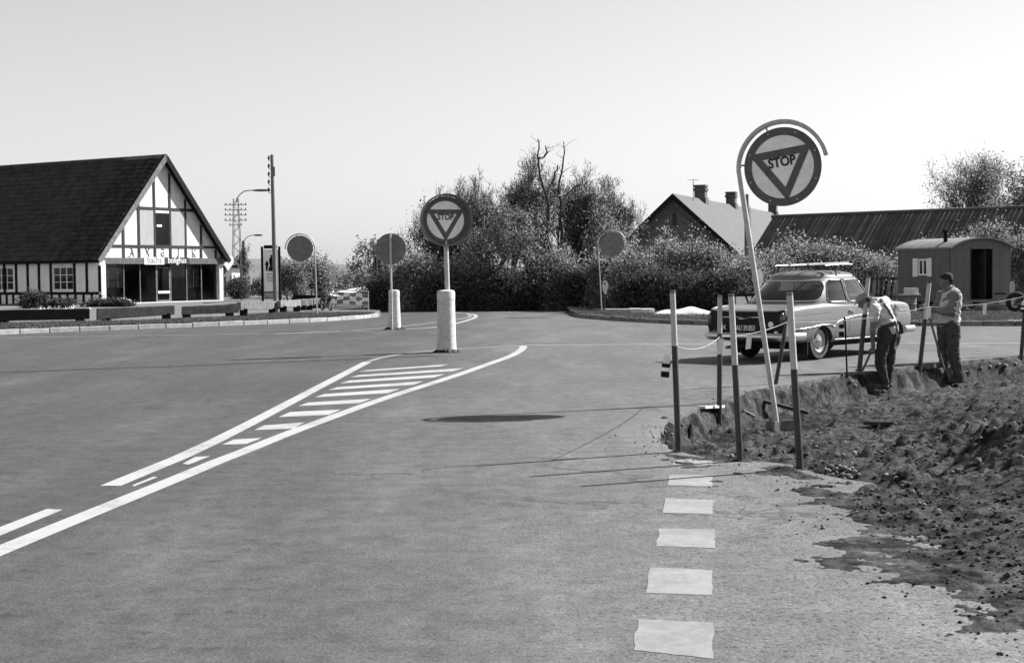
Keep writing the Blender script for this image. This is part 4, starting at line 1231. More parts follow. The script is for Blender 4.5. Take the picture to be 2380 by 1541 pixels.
# wooden lamp post further off, with climber
b = P(566, 677, 122.0); b.z = VZ
lp = thing('lamp_post', 'plain wooden lamp post with a climbing plant and small curved lamp', 'lamp post', b)
top = P(566, 560, 122.0) - b
MB().tube([(0, 0, 0), top], [0.17, 0.14], 10).build('shaft', M['pole_wood'], lp, smooth=50)
arm = [P(*q, 122.0) - b for q in ((566, 562), (570, 555), (578, 549), (588, 547), (592, 547))]
MB().tube(arm, 0.035, 6).build('lamp_arm', M['steel'], lp, smooth=60)
mb = MB(); mb.sphere(arm[-1] + Vector((0.3, 0, 0)), (0.42, 0.1, 0.09)); mb.build('lamp_head', M['steel'], lp, smooth=60)

# white notice board on two legs
b = G(571, 694, VZ); yb = b.y
nb_ = thing('notice_sign', 'small white notice board with two blurred lines beside the lamp post', 'sign', b)
c0 = P(*Zp(505, 838), yb) - b; c1 = P(*Zp(700, 700), yb) - b
board = MB().bx(c0.x, c1.x, -0.02, 0.02, c0.z, c1.z).build('board', M['paint_white'], nb_)
mb = MB()
rr = random.Random(4)
for row, (f0, f1) in enumerate(((0.60, 0.90), (0.10, 0.40))):
    x = c0.x + 0.10
    while x < c1.x - 0.1:
        h0, h1 = c0.z + (c1.z - c0.z) * f0, c0.z + (c1.z - c0.z) * f1
        mb.bx(x, x + 0.035, -0.026, -0.0215, h0, h1)
        if rr.random() < 0.6: mb.bx(x + 0.036, x + 0.085, -0.026, -0.0215, h0 + (h1 - h0) * rr.choice((0, .45, .8)), h0 + (h1 - h0) * rr.choice((.2, .6, 1.0)) + 0.02)
        x += rr.uniform(0.09, 0.13)
mb.build('blurred_lettering', M['sign_letter'], board)
for f_ in (0.3, 0.52, 0.8):
    x = c0.x + (c1.x - c0.x) * f_
    MB().bx(x - 0.03, x + 0.03, 0.022, 0.08, 0, c0.z + 0.15).build('leg', M['wood_grey'], nb_)

# tall billboard
b = G(631, 703, VZ); yb = b.y
bb = thing('billboard', 'tall narrow billboard with two dark figures, behind the utility pole', 'billboard', b)
xl, zb_ = (P(*Zp(885, 1110), yb) - b).x, 0
xr = (P(*Zp(1172, 1110), yb) - b).x; zt = (P(*Zp(875, 205), yb) - b).z
for x in (xl, xr):
    MB().bx(x - 0.055, x + 0.055, -0.06, 0.06, -0.02, zt).build('post', M['wood_black'], bb)
zz = lambda y: (P(*Zp(1000, y), yb) - b).z
xx = lambda x: (P(*Zp(x, 600), yb) - b).x
pan = MB().bx(xl + 0.08, xr - 0.06, -0.03, 0.03, zz(1060), zz(255)).build('panel', M['sign_face'], bb)
MB().bx(xl + 0.10, xr - 0.12, -0.05, 0.03, zz(240), zz(182)).build('header_board', M['wood_black'], bb)
m2 = MB(); m2.bx(xl + 0.08, xr - 0.08, -0.036, -0.031, zz(285), zz(268)); m2.bx(xl + .08, xr - .08, -.036, -.031, zz(1060), zz(1010 + 32)); m2.build('white_band', M['paint_white'], pan)
m2 = MB()
def fig(cx, zf, h, mb_):
    mb_.prism([(cx - .11 * h, zf), (cx - .02 * h, zf), (cx, zf + .35 * h), (cx + .03 * h, zf), (cx + .11 * h, zf), (cx + .10 * h, zf + .5 * h), (cx + .16 * h, zf + .55 * h), (cx + .13 * h, zf + .8 * h), (cx + .05 * h, zf + .85 * h),
               (cx + .06 * h, zf + h), (cx - .06 * h, zf + h), (cx - .05 * h, zf + .85 * h), (cx - .13 * h, zf + .78 * h), (cx - .15 * h, zf + .5 * h), (cx - .10 * h, zf + .48 * h)], (0, -0.0315, 0), (1, 0, 0), (0, 0, 1), 0.004)
fig(xx(955), zz(612), zz(430) - zz(612), m2); fig(xx(1030), zz(614), zz(345) - zz(614), m2)
m2.bx(xx(985), xx(1065), -0.036, -0.0315, zz(615), zz(545))
for yy in (960, 985, 1018, 1050):
    m2.bx(xl + 0.09, xr - 0.09, -0.036, -0.0312, zz(yy + 10), zz(yy - 8))
m2.build('printed_figures', M['wood_black'], pan)
m2 = MB()
for yy in (660, 705, 740, 778):
    x = xx(945 + rr.random() * 15)
    while x < xr - 0.2:
        m2.bx(x, x + 0.05, -0.036, -0.0312, zz(yy + 10), zz(yy - 10)); x += rr.uniform(0.07, 0.10)
m2.build('blurred_lettering', M['sign_back'], pan)

# striped works barrier
b = G(858, 731, 0.0)
yb = b.y
q0 = P(*Z2b(690, 440), yb); q1 = P(*Z2b(1600, 490), yb); r0 = P(*Z2b(650, 780), yb); r1 = P(*Z2b(1600, 832), yb)
# the far end stands a little further off
wb = thing('works_barrier', 'works barrier of three red and white chequered boards on thin legs', 'barrier', (q1.x, yb, 0))
def bp_(u, v): 
    a_ = r0.lerp(r1, u); c_ = q0.lerp(q1, u); p = a_.lerp(c_, v); return p + Vector((0, (1 - u) * 0.25, 0))
o3 = Vector(wb.location)
mb = MB(); mb.cyl(bp_(0, 1) - o3, bp_(1, 1) - o3, 0.022); mb.build('top_rail', M['galv'], wb, smooth=60)
mb = MB(); mb.cyl(bp_(0, 0) - o3, bp_(1, 0) - o3, 0.018); mb.build('bottom_rail', M['galv'], wb, smooth=60)
for u in (0.02, 0.99):
    p0 = bp_(u, 1.0) - o3; p1 = Vector((p0.x, p0.y, 0.0))
    mb = MB(); mb.cyl(p1, p0, 0.016); mb.beam(p1 + Vector((0, -0.3, 0.02)), p1 + Vector((0, 0.3, 0.02)), 0.03, 0.03); mb.build('leg', M['galv'], wb)
rowsb = [(0.62, 0.86, 0), (0.35, 0.56, 1), (0.03, 0.27, 0)]
for v0, v1, ph in rowsb:
    mb = MB(); NB = 6
    for i in range(NB):
        u0, u1 = 0.01 + 0.98 * i / NB, 0.01 + 0.98 * (i + 1) / NB
        A, B_, C_, D_ = bp_(u0, v0) - o3, bp_(u1, v0) - o3, bp_(u1, v1) - o3, bp_(u0, v1) - o3
        off = Vector((0, -0.03, 0)); back = Vector((0, -0.01, 0))
        mb.add([A + off, B_ + off, C_ + off, D_ + off, A + back, B_ + back, C_ + back, D_ + back],
               [(0, 1, 2, 3), (7, 6, 5, 4), (0, 4, 5, 1), (3, 2, 6, 7)] + ([(0, 3, 7, 4)] if i == 0 else []) + ([(1, 5, 6, 2)] if i == NB - 1 else []), (i + ph) % 2)
    mb.build('board', [M['paint_white'], M['sign_back']], wb)
# white plank fence running behind it
b0 = P(770, 686, 70.0); b1 = P(890, 661, 76.0)
gp = thing('plank_rail', 'long white painted rail behind the chequered works barrier', 'rail', (b0.x, b0.y, VZ))
o3 = Vector(gp.location)
mb = MB(); mb.beam(b0 - o3, b1 - o3, 0.05, 0.20); mb.build('rail_board', M['paint_white'], gp)
for f_ in (0.08, 0.5, 0.92):
    p = b0.lerp(b1, f_) - o3; MB().bx(p.x - .05, p.x + .05, p.y + 0.03, p.y + .12, -0.1, p.z + 0.1).build('post', M['wood_grey'], gp)
b = G(876, 712, 0.05)
pw = thing('wooden_post', 'thin dark wooden post at the edge of the hedge beside the round sign', 'post', b)
t = P(873, 597, b.y) - b
MB().tube([(0, 0, -0.05), t], [0.085, 0.07], 10).build('shaft', M['bark'], pw, smooth=50)

# moped with handlebars turned to the road
b = G(759, 722, VZ)
mp_ = thing('moped', 'dark parked moped leaning at the end of the timber barriers', 'moped', b, math.radians(-62))
def ring(mb, c, R_, r_, n=24, m_=8):
    path = [Vector(c) + Vector((R_ * math.cos(a), 0, R_ * math.sin(a))) for a in np.linspace(0, 2 * math.pi, n, endpoint=False)]
    mb.tube(path, r_, m_, closed=True)
sc = 0.8
for x in (-0.55, 0.55):
    w_ = bpy.data.objects.new('wheel', None); 
    mb = MB(); ring(mb, (x * sc, 0, 0.29 * sc), 0.255 * sc, 0.035 * sc); wo = mb.build('wheel', M['rubber'], mp_, smooth=60)
    mb = MB(); ring(mb, (x * sc, 0, 0.29 * sc), 0.215 * sc, 0.014 * sc); mb.cyl((x * sc, -0.06, .29 * sc), (x * sc, .06, .29 * sc), 0.05 * sc)
    for k in range(12):
        a = math.pi * 2 * k / 12; mb.cyl((x * sc, 0, .29 * sc), (x * sc + .215 * sc * math.cos(a), 0, .29 * sc + .215 * sc * math.sin(a)), 0.004, None, 4)
    mb.build('rim', M['chrome'], wo, smooth=60)
    mb = MB(); mb.tube([Vector((x * sc + 0.31 * sc * math.cos(a), 0, .29 * sc + .31 * sc * math.sin(a))) for a in np.linspace(0.2, 2.6, 10)], 0.04 * sc, 6); mb.build('mudguard', M['wood_black'], mp_, smooth=60)
mb = MB()
mb.tube([(.55 * sc, 0, .29 * sc), (.42 * sc, 0, .78 * sc), (.40 * sc, 0, .86 * sc)], 0.03 * sc); mb.tube([(.42 * sc, 0, .68 * sc), (.1 * sc, 0, .35 * sc), (-.2 * sc, 0, .33 * sc), (-.55 * sc, 0, .29 * sc)], 0.04 * sc); mb.tube([(-.2 * sc, 0, .33 * sc), (-.28 * sc, 0, .68 * sc)], .03 * sc)
mb.build('frame', M['wood_black'], mp_, smooth=60)
mb = MB(); mb.sphere((.12 * sc, 0, .56 * sc), (.24 * sc, .12 * sc, .11 * sc)); mb.build('tank', M['steel'], mp_, smooth=60)
mb = MB(); mb.box((.02 * sc, 0, .30 * sc), (.28 * sc, .2 * sc, .2 * sc)); mb.build('engine', M['steel'], mp_, bevel=.02)
mb = MB(); mb.sphere((-.30 * sc, 0, .72 * sc), (.24 * sc, .13 * sc, .06 * sc)); mb.build('saddle', M['rubber'], mp_, smooth=60)
mb = MB(); mb.tube([(.28 * sc, -.34 * sc, .90 * sc), (.40 * sc, -.2 * sc, .95 * sc), (.42 * sc, 0, .88 * sc), (.40 * sc, .2 * sc, .95 * sc), (.28 * sc, .34 * sc, .90 * sc)], .014 * sc, 6); mb.build('handlebar', M['chrome'], mp_, smooth=60)
mb = MB(); mb.sphere((.50 * sc, 0, .78 * sc), (.09 * sc, .08 * sc, .08 * sc)); mb.build('headlamp', M['chrome'], mp_, smooth=60)
mb = MB(); mb.cyl((.38 * sc, .30 * sc, .92 * sc), (.36 * sc, .40 * sc, 1.08 * sc), .008 * sc); mb.sphere((.36 * sc, .40 * sc, 1.10 * sc), (.02 * sc, .07 * sc, .06 * sc)); mb.build('mirror', M['rubber'], mp_, smooth=60)

# small shed seen past the shop's far corner
b = P(560, 690, 100.0); b.z = VZ
sh = thing('shed', 'low flat shed behind the far corner of the shop', 'shed', b + Vector((-2.6, 3, 0)))
MB().bx(-1.6, 1.4, 0, 3, 0, 2.0).build('wall', M['plaster_grey'], sh)
MB().bx(-1.9, 1.9, -0.5, 3.2, 2.02, 2.16).build('roof', M['wood_black'], sh)
for x in (-0.9, 0.1, 0.9):
    MB().bx(x - .05, x + .05, -0.06, -0.003, 0, 2.0).build('timber', M['wood_black'], sh)

# boulder and flowers by the shop corner
def rock_mesh(name, r, seed, mat, sub=2, sq=0.75):
    bm_ = bmesh.new(); bmesh.ops.create_icosphere(bm_, subdivisions=sub, radius=1.0)
    rs = random.Random(seed); ax = [Vector((rs.gauss(0, 1), rs.gauss(0, 1), rs.gauss(0, 1))).normalized() for _ in range(9)]; of = [rs.uniform(0.62, 0.98) for _ in ax]
    s3 = (rs.uniform(.8, 1.25), rs.uniform(.75, 1.1), rs.uniform(.55, .85) * sq / .75)
    for v in bm_.verts:
        p = v.co.copy()
        for a_, f_ in zip(ax, of):
            d_ = p.dot(a_)
            if d_ > f_: p = p - a_ * (d_ - f_) * 0.8
        p = p * (1 + rs.uniform(-.03, .03))
        v.co = Vector((p.x * s3[0], p.y * s3[1], p.z * s3[2])) * r
    me = bpy.data.meshes.new(name); bm_.to_mesh(me); bm_.free(); me.materials.append(mat)
    me.polygons.foreach_set('use_smooth', [True] * len(me.polygons)); me.update()
    return me
b = G(338 * .747, 711, VZ)
o = link('boulder', rock_mesh('boulder', 0.62, 3, M['concrete'], 3, 0.55), None, b + Vector((1.0, -1.2, 0.12))); tag(o, 'low pale boulder lying before the shop corner post', 'boulder')
# ================================================================== ROUND STOP SIGNS AND BOLLARDS
def disc(mb, c, R_, r, t0, t1, n=48, mi=0):
    """round plate in the frame R_ (x right, y up, z towards the viewer)"""
    mb.lathe([(r, t0), (r, t1)], n, c, R_, mi)
def stop_face(parent, c, R_, r, o):
    """pale face, red ring, red triangle and the word STOP on the front of a disc"""
    U, V_, N_ = R_ @ Vector((1, 0, 0)), R_ @ Vector((0, 1, 0)), R_ @ Vector((0, 0, 1))
    mb = MB(); n = 64
    ro, ri = r, r * 0.80
    vs = []
    for k in range(n):
        a = 2 * math.pi * k / n
        vs += [c + (U * math.cos(a) + V_ * math.sin(a)) * ro + N_ * 0.003, c + (U * math.cos(a) + V_ * math.sin(a)) * ri + N_ * 0.003]
    mb.add(vs, [(2 * k, 2 * ((k + 1) % n), 2 * ((k + 1) % n) + 1, 2 * k + 1) for k in range(n)])
    mb.build('red_ring', M['sign_red'], parent, origin=o)
    # triangle, point down
    mb = MB()
    to = [(-0.84, 0.46), (0.84, 0.46), (0.0, -0.90)]; ti = [(-0.50, 0.265), (0.50, 0.265), (0.0, -0.545)]
    vs = [c + U * x * r * .97 + V_ * y * r * .97 + N_ * 0.006 for x, y in to + ti]
    mb.add(vs, [(0, 3, 4, 1), (1, 4, 5, 2), (2, 5, 3, 0)])
    mb.build('red_triangle', M['sign_red'], parent, origin=o)
    mb = MB(); text(mb, 'STOP', c + V_ * r * 0.118 + N_ * 0.007, U, V_, r * 0.335, r * 0.010, 0.88)
    mb.build('lettering', M['sign_black'], parent, origin=o)
def rot_face(yaw, lean=0.0, pitch=0.0):
    """frame of a sign facing the camera (-Y); yaw > 0 turns it to the right, lean > 0 tips it clockwise"""
    X = Vector((math.cos(yaw), math.sin(yaw), 0)); Z_ = Vector((math.sin(yaw), -math.cos(yaw), 0)); Yv = Vector((0, 0, 1))
    R_ = Matrix((X, Yv, Z_)).transposed()
    return R_ @ Matrix.Rotation(-lean, 3, 'Z')
def bolts(parent, c, R_, r, o, n=8):
    for k in range(n):
        a = 2 * math.pi * (k + 0.35) / n
        mb = MB(); mb.sphere(c + R_ @ Vector((math.cos(a) * r * .91, math.sin(a) * r * .91, 0.004)), 0.009, 6, 4)
        mb.build('rivet', M['paint_white'], parent, origin=o, smooth=60)
def bollard_sign(label, px, py, r_disc, c_px, top_px, top_w, bot_w, yaw, front, post_in_front):
    b = G(px, py); Y = b.y; k = Y / FPX
    root = thing('bollard_sign', label, 'traffic sign', b, 0)
    h = (py - top_px) * k; rt, rb = top_w / 2 * k, bot_w / 2 * k
    mb = MB()
    mb.lathe([(rb, 0), (rb * 0.985, h * 0.16), (rb * 0.96, h * 0.165), (rt * 1.0, h * 0.84), (rt * 1.03, h * 0.845), (rt * 1.03, h * 0.95), (rt * 0.96, h * 0.985), (rt * 0.7, h), (0.02, h * 1.005)], 12, (0, 0, 0))
    mb.build('bollard', M['concrete'], root, smooth=35)
    mb = MB(); rr_ = random.Random(px); n = 28
    ringp = [(math.cos(2 * math.pi * i / n) * rb * rr_.uniform(1.2, 1.9), math.sin(2 * math.pi * i / n) * rb * rr_.uniform(1.1, 1.7)) for i in range(n)]
    vs = [(x, y, 0.006) for x, y in ringp] + [(x * .62, y * .62, rr_.uniform(.03, .10)) for x, y in ringp]
    mb.add(vs, [(i, (i + 1) % n, n + (i + 1) % n, n + i) for i in range(n)]); mb.build('soil_collar', M['soil'], root)
    c = P(c_px[0], c_px[1], Y) - b
    R_ = rot_face(yaw)
    N_ = R_ @ Vector((0, 0, 1))
    pz = c + N_ * (-0.06 if not post_in_front else 0.0)
    if front:
        base = Vector((0.03, 0.0, h))
        MB().tube([base, Vector((pz.x * 0.9, pz.y + .02, c.z + r_disc * .9))], [0.048, 0.042], 14).build('post', M['galv'], root, smooth=50)
        mb = MB(); disc(mb, c, R_, r_disc, -0.025, 0.0); pl = mb.build('disc', M['sign_face'], root, smooth=40)
        stop_face(pl, c, R_, r_disc, (0, 0, 0))
        # deep round hood
        mb = MB(); n = 56; ro = r_disc * 1.02; vs = []
        for kx in range(n):
            a = 2 * math.pi * kx / n; dd = Vector((math.cos(a), math.sin(a), 0))
            for rad, z in ((ro, -0.03), (ro * 1.075, -0.03), (ro * 1.075, 0.15), (ro * 1.035, 0.15), (ro, 0.0)):
                vs.append(c + R_ @ (dd * rad + Vector((0, 0, z))))
        m5 = 5
        fs = []
        for kx in range(n):
            k2 = (kx + 1) % n
            for j in range(m5):
                j2 = (j + 1) % m5
                fs.append((kx * m5 + j, k2 * m5 + j, k2 * m5 + j2, kx * m5 + j2))
        mb.add(vs, fs); mb.build('hood', M['sign_back'], root, smooth=40)
    else:
        mb = MB(); disc(mb, c, R_, r_disc, -0.02, 0.0); mb.build('disc', M['sign_back'], root, smooth=40)
        p0 = P(px - 6, py + 1, Y - 0.30) - b; p1 = c + Vector((0.0, -0.03, r_disc))
        MB().tube([Vector((p0.x, -0.30, 0.0)), Vector((c.x, -0.035, c.z + r_disc))], [0.030, 0.026], 12).build('post', M['galv'], root, smooth=50)
    return root
bollard_sign('round hooded stop sign on thick white concrete bollard at the hatched island', 1038, 819, 0.455, (1035.5, 512), 674, 41, 46, math.radians(17), True, False)
bollard_sign('blank grey back of a round sign with its own pole against a short white bollard', 917, 766, 0.425, (908, 579), 674, 25, 30, math.radians(-4), False, True)

def hook_sign(label, base, c, r_disc, R_, pipe_r, side, a_end, front, fins=False, cat='traffic sign'):
    """disc hung in a pipe that rises on one side and bends over it; side -1: pipe on the left of the face"""
    root = thing('hook_sign', label, cat, base)
    o = Vector(base)
    U, V_, N_ = R_ @ Vector((1, 0, 0)), R_ @ Vector((0, 1, 0)), R_ @ Vector((0, 0, 1))
    rp = r_disc * 1.075 + pipe_r
    a0 = math.pi - 0.10 if side < 0 else 0.10
    arc = []
    nA = 30
    for i in range(nA + 1):
        a = a0 + (a_end - a0) * i / nA
        arc.append(c + (U * math.cos(a) + V_ * math.sin(a)) * rp)
    p_in = arc[0]
    path = [Vector(base) + Vector((0, 0, -0.05)), Vector(base).lerp(p_in, 0.45), Vector(base).lerp(p_in, 0.85)] + arc
    mb = MB(); mb.tube(path, pipe_r, 14); mb.build('pipe', M['galv'], root, origin=o, smooth=60)
    mb = MB(); disc(mb, c, R_, r_disc, -0.012, 0.0, 64); pl = mb.build('disc', M['sign_face'] if front else M['sign_back'], root, origin=o, smooth=40)
    for a in (a0 + (0.12 if side > 0 else -0.12), math.pi * 0.58):
        mb = MB(); d_ = U * math.cos(a) + V_ * math.sin(a); mb.cyl(c + d_ * r_disc * .97 - N_ * .006, c + d_ * rp - N_ * .006, 0.012, None, 6); mb.build('clip', M['steel'], root, origin=o)
    if front:
        stop_face(pl, c, R_, r_disc, o); bolts(pl, c, R_, r_disc, o)
    return root
# big leaning sign standing in the pit
bs = on_soil(1809, 1000)
Ys = bs.y
cs = P(1819, 388, Ys + 0.02)
hs = hook_sign('large tilted stop sign hung in a bent pipe leaning over the dug pit', bs, cs, 0.447, rot_face(math.radians(-25), math.radians(-8.5)), 0.030, -1, math.radians(4), True)
o = Vector(hs.location)
mb = MB(); mb.box(Vector((-0.085, -0.05, 0.03)), (0.13, 0.012, 0.15), Matrix.Rotation(-.25, 3, 'Z')); mb.build('ground_fin', M['steel'], hs)
mb = MB(); mb.box(Vector((0.12, 0.02, 0.03)), (0.19, 0.012, 0.16), Matrix.Rotation(.1, 3, 'Z')); mb.build('ground_fin', M['steel'], hs)
mb = MB(); mb.box(Vector((-0.035, -0.10, 0.03)), (0.05, 0.012, 0.16)); mb.build('ground_fin', M['paint_white'], hs)
# two seen from behind
b = G(737, 736, VZ)
hook_sign('blank back of a round sign in a bent pipe on the grass by the barriers', b, P(697.5, 578, b.y), 0.44, rot_face(math.radians(6)), 0.022, 1, math.radians(182), False)
b = G(1399, 727, VZ)
hook_sign('dark back of a round sign in a bent pipe before the hedge', b, P(1422, 568, b.y), 0.43, rot_face(math.radians(-8)), 0.020, -1, math.radians(-8), False)
# small oval mirror-like sign in the hedge, and one by the second pole
for (cx, cy, Y, rx, rz, lab) in ((1407, 668, 53.0, 0.11, 0.26, 'small narrow white sign turned nearly edge on beside the round sign pole'), (1763, 648, 49.0, 0.16, 0.32, 'small white sign with a dark slanting bar beside the car roof')):
    c = P(cx, cy, Y)
    t_ = thing('small_sign', lab, 'sign', (c.x, c.y, VZ))
    pts = [(rx * math.cos(a) * (1 + .1 * math.sin(3 * a)), rz * math.sin(a)) for a in np.linspace(0, 2 * math.pi, 20, endpoint=False)]
    mb = MB(); mb.prism(pts, (0, 0, c.z - VZ), (1, 0, 0), (0, 0, 1), 0.02); pl = mb.build('plate', M['sign_face'], t_)
    mb = MB(); mb.beam((-rx * .6, -0.006, c.z - VZ + rz * .5), (rx * .1, -0.006, c.z - VZ - rz * .1), 0.01, 0.07); mb.beam((rx * .1, -0.006, c.z - VZ - rz * .1), (-rx * .3, -0.006, c.z - VZ - rz * .5), 0.01, 0.06); mb.build('dark_mark', M['sign_black'], pl)
    mb = MB(); mb.cyl((0, 0.05, 0), (0, 0.05, c.z - VZ + rz * .8), 0.03); mb.build('post', M['steel'], t_)
# village sign behind the car
Z3 = zc(2250, 820, 2380 / 800.0)
Yv = 47.0
a0 = P(*Z3(385, 395), Yv); a1 = P(*Z3(760, 500), Yv)
vs_ = thing('village_sign', 'pale village name sign in a dark frame, half hidden by the car', 'sign', (a0.x, Yv, VZ))
wv, hv = a1.x - a0.x, a0.z - a1.z
zb = a1.z - VZ
fr = MB(); fr.bx(-0.03, wv, -0.03, 0.03, zb + hv - 0.09, zb + hv); fr.bx(-.03, wv, -.03, .03, zb - 0.06, zb); fr.bx(-.03, .05, -.03, .03, zb, zb + hv - .09); fr.bx(wv - .08, wv, -.03, .03, zb, zb + hv - .09)
fr.build('frame', M['wood_black'], vs_)
pl = MB().bx(0.05, wv - .08, -0.012, 0.012, zb, zb + hv - 0.09).build('panel', M['sign_face'], vs_)
mb = MB(); text(mb, 'Vib', (0.42 - 0.1, -0.015, zb + (hv - .09) / 2 - .02), (1, 0, 0), (0, 0, 1), 0.66, 0.004, 0.9, left=True); mb.build('lettering', M['sign_black'], pl)
for x in (0.1, wv - 0.15):
    MB().bx(x - .04, x + .04, 0.031, 0.1, 0, zb + hv).build('leg', M['wood_black'], vs_)
# second wooden pole between hedge and road
b = P(1738, 700, 54.0); b.z = VZ
wp = thing('telegraph_pole', 'slim grey wooden telegraph pole behind the tilted stop sign', 'pole', b)
t = P(1735, 452, 54.0) - b
MB().tube([(0, 0, -.1), t], [0.12, 0.085], 12).build('shaft', M['pole_wood'], wp, smooth=50)
mb = MB(); mb.tube([Vector((0.14, -.05, 0.3)), Vector((t.x + .12, -.05, t.z * .9))], 0.018, 6); mb.build('cable_pipe', M['galv'], wp)
# ================================================================== FARMHOUSE, BARN, SITE HUT
Z4 = zc(1900, 480, 1695 / 660.0)
# ---- farmhouse: brick gable, grey roof running away to the right, three chimneys
YH = 92.0
apex = P(1566, 456, YH)
rdir = Vector((0.36, 0.933, 0)).normalized()
f_ang = math.atan2(-0.36, 0.933)            # local x along the gable (to the right), local y along the ridge
hwid = 4.25; f_len = 34.0; f_apex = apex.z - VZ; f_eave = f_apex - hwid * 0.90
fh = thing('farmhouse', 'brick farmhouse with pale grey roof and three chimneys behind the hedge', 'house', (apex.x, apex.y, VZ), f_ang)
mb = MB(); mb.prism([(-hwid, 0), (hwid, 0), (hwid, f_eave), (0, f_apex - .1), (-hwid, f_eave)], (0, 0.3, 0), (1, 0, 0), (0, 0, 1), 0.3); mb.build('gable_wall', M['brick'], fh)
mb = MB(); mb.bx(-hwid, -hwid + .3, 0.31, f_len, 0, f_eave); mb.build('side_wall', M['brick'], fh)
mb = MB(); mb.bx(hwid - .3, hwid, 0.31, f_len, 0, f_eave); mb.build('side_wall', M['brick'], fh)
sdv = Vector((hwid, 0, -(f_apex - f_eave))).normalized()
for sgn in (1, -1):
    e = Vector((sgn * (hwid + 0.35), 0, f_eave - 0.35 * 0.9)); a_ = Vector((0, 0, f_apex + 0.02))
    vs = []
    for yy in (-0.35, f_len):
        for t_ in (0, 0.14):
            vs += [Vector((a_.x, yy, a_.z + t_)), Vector((e.x, yy, e.z + t_))]
    mb = MB(); mb.add(vs, [(0, 1, 3, 2), (4, 6, 7, 5), (2, 3, 7, 6), (0, 4, 5, 1), (1, 5, 7, 3), (0, 2, 6, 4)]); r_o = mb.build('roof', M['roof_grey'], fh)
    mb = MB(); d0 = Vector((0, -0.36, f_apex - 0.04)); d1 = Vector((sgn * (hwid + .35), -0.36, f_eave - .35 * .9 - .04)); mb.beam(d0, d1, 0.05, 0.26); mb.build('barge_board', M['wood_black'], fh)
# brick string pattern under the verge
for sgn in (1, -1):
    mb = MB(); mb.beam(Vector((0, -0.03, f_apex - 0.75)), Vector((sgn * (hwid - .1), -0.03, f_eave - .55)), 0.06, 0.10); mb.build('brick_band', M['brick'], fh)
def px_on_gable(p):
    d = ray(*p); o_ = Vector((0, 0, CAM_H)); t_ = (Vector((apex.x, apex.y, 0)) - o_).dot(rdir) / d.dot(rdir)
    q = o_ + d * t_; gx = Vector((rdir.y, -rdir.x, 0)); return (q - Vector((apex.x, apex.y, 0))).dot(gx), q.z - VZ
x0, z0 = px_on_gable(Z4(845, 850)); x1, z1 = px_on_gable(Z4(897, 785))
window(fh, 'x', -0.08, x0, x1 + .15, z0, z1, 1, 2, M['paint_white'], M['glass_dark'])
x0, z0 = px_on_gable(Z4(722, 655)); x1, z1 = px_on_gable(Z4(748, 540))
MB().bx(x0, x1, -0.06, 0.02, z0, z1).build('attic_hatch', M['wood_dark'], fh)
for (zx, ztop, zbase, wpx, cap) in ((962, 310, 470, 74, 1), (1215, 367, 510, 62, 1), (1440, 410, 545, 55, 1)):
    # where the ridge passes that pixel column
    d = ray(*Z4(zx, zbase)); best = None
    for i in range(0, 340):
        y = i * 0.1; w_ = Vector((apex.x, apex.y, 0)) + rdir * y
        px = 1190 + FPX * (w_.x / w_.y)
        if best is None or abs(px - (Z4(zx, zbase)[0] + 0.01 * (600 - 500))) < best[0]: best = (abs(px - Z4(zx, zbase)[0]), y, w_)
    y = best[1]; w_ = best[2]
    zt = P(*Z4(zx, ztop), w_.y).z - VZ; k = w_.y / FPX; wd = wpx / 2.568 * KZ * k * 1.2
    mb = MB(); mb.bx(-wd / 2, wd / 2, y - wd / 2, y + wd / 2, f_apex - 0.5, zt - 0.02)
    mb.bx(-wd * .60, wd * .60, y - wd * .60, y + wd * .60, zt - 0.42, zt - 0.24); mb.bx(-wd * .58, wd * .58, y - wd * .58, y + wd * .58, zt - 0.14, zt)
    mb.bx(-wd * .62, wd * .62, y - wd * .62, y + wd * .62, f_apex - 0.45, f_apex + 0.22)
    mb.build('chimney', M['brick'], fh)
ant = P(*Z4(848, 425), YH + 5); mb = MB(); lx = 0.6
mb.cyl((0.3, 4.0, f_apex - .2), (0.3, 4.0, f_apex + 1.3), 0.025); mb.cyl((-.1, 4.0, f_apex + 1.25), (.7, 4.0, f_apex + 1.25), 0.012); mb.build('aerial', M['steel'], fh)
# ---- long barn
r0 = P(1806, 504, 75.0); r1 = P(2350, 487, 67.0)
bz = (r0.z + r1.z) / 2 - VZ
bdir = Vector((r1.x - r0.x, r1.y - r0.y, 0)); blen0 = bdir.length; bdir.normalize(); b_ang = math.atan2(bdir.y, bdir.x)
bn = thing('barn', 'long low barn with dark ribbed roof behind the bushes', 'barn', (r0.x, r0.y, VZ), b_ang)
blen = blen0 + 9.0; run = 3.3; drop = 2.75
z_e = bz - drop
vs = [(-0.25, 0, bz), (blen, 0, bz), (blen, -run, z_e), (-0.25, -run, z_e), (-0.25, 0, bz - .12), (blen, 0, bz - .12), (blen, -run, z_e - .12), (-0.25, -run, z_e - .12)]
mb = MB(); mb.add(vs, [(0, 3, 2, 1), (4, 5, 6, 7), (0, 1, 5, 4), (3, 7, 6, 2), (0, 4, 7, 3), (1, 2, 6, 5)]); broof = mb.build('roof', M['roof_dark'], bn)
vs = [(-0.25, 0.01, bz - .02), (blen, 0.01, bz - .02), (blen, run, z_e), (-0.25, run, z_e)]
mb = MB(); mb.add(vs, [(0, 1, 2, 3)]); mb.build('roof', M['roof_dark'], bn)
mb = MB(); mb.cyl((-0.3, 0, bz + .03), (blen, 0, bz + .03), 0.11, None, 8); mb.build('ridge_cap', M['roof_dark'], broof)
rl = math.hypot(run, drop)
prof = [(-0.035, 0.0), (-0.025, 0.035), (0.025, 0.035), (0.035, 0.0)]
rv_ = []
for (u, h_) in prof:
    rv_ += [(u, 0, h_), (u, -rl + 0.02, h_)]
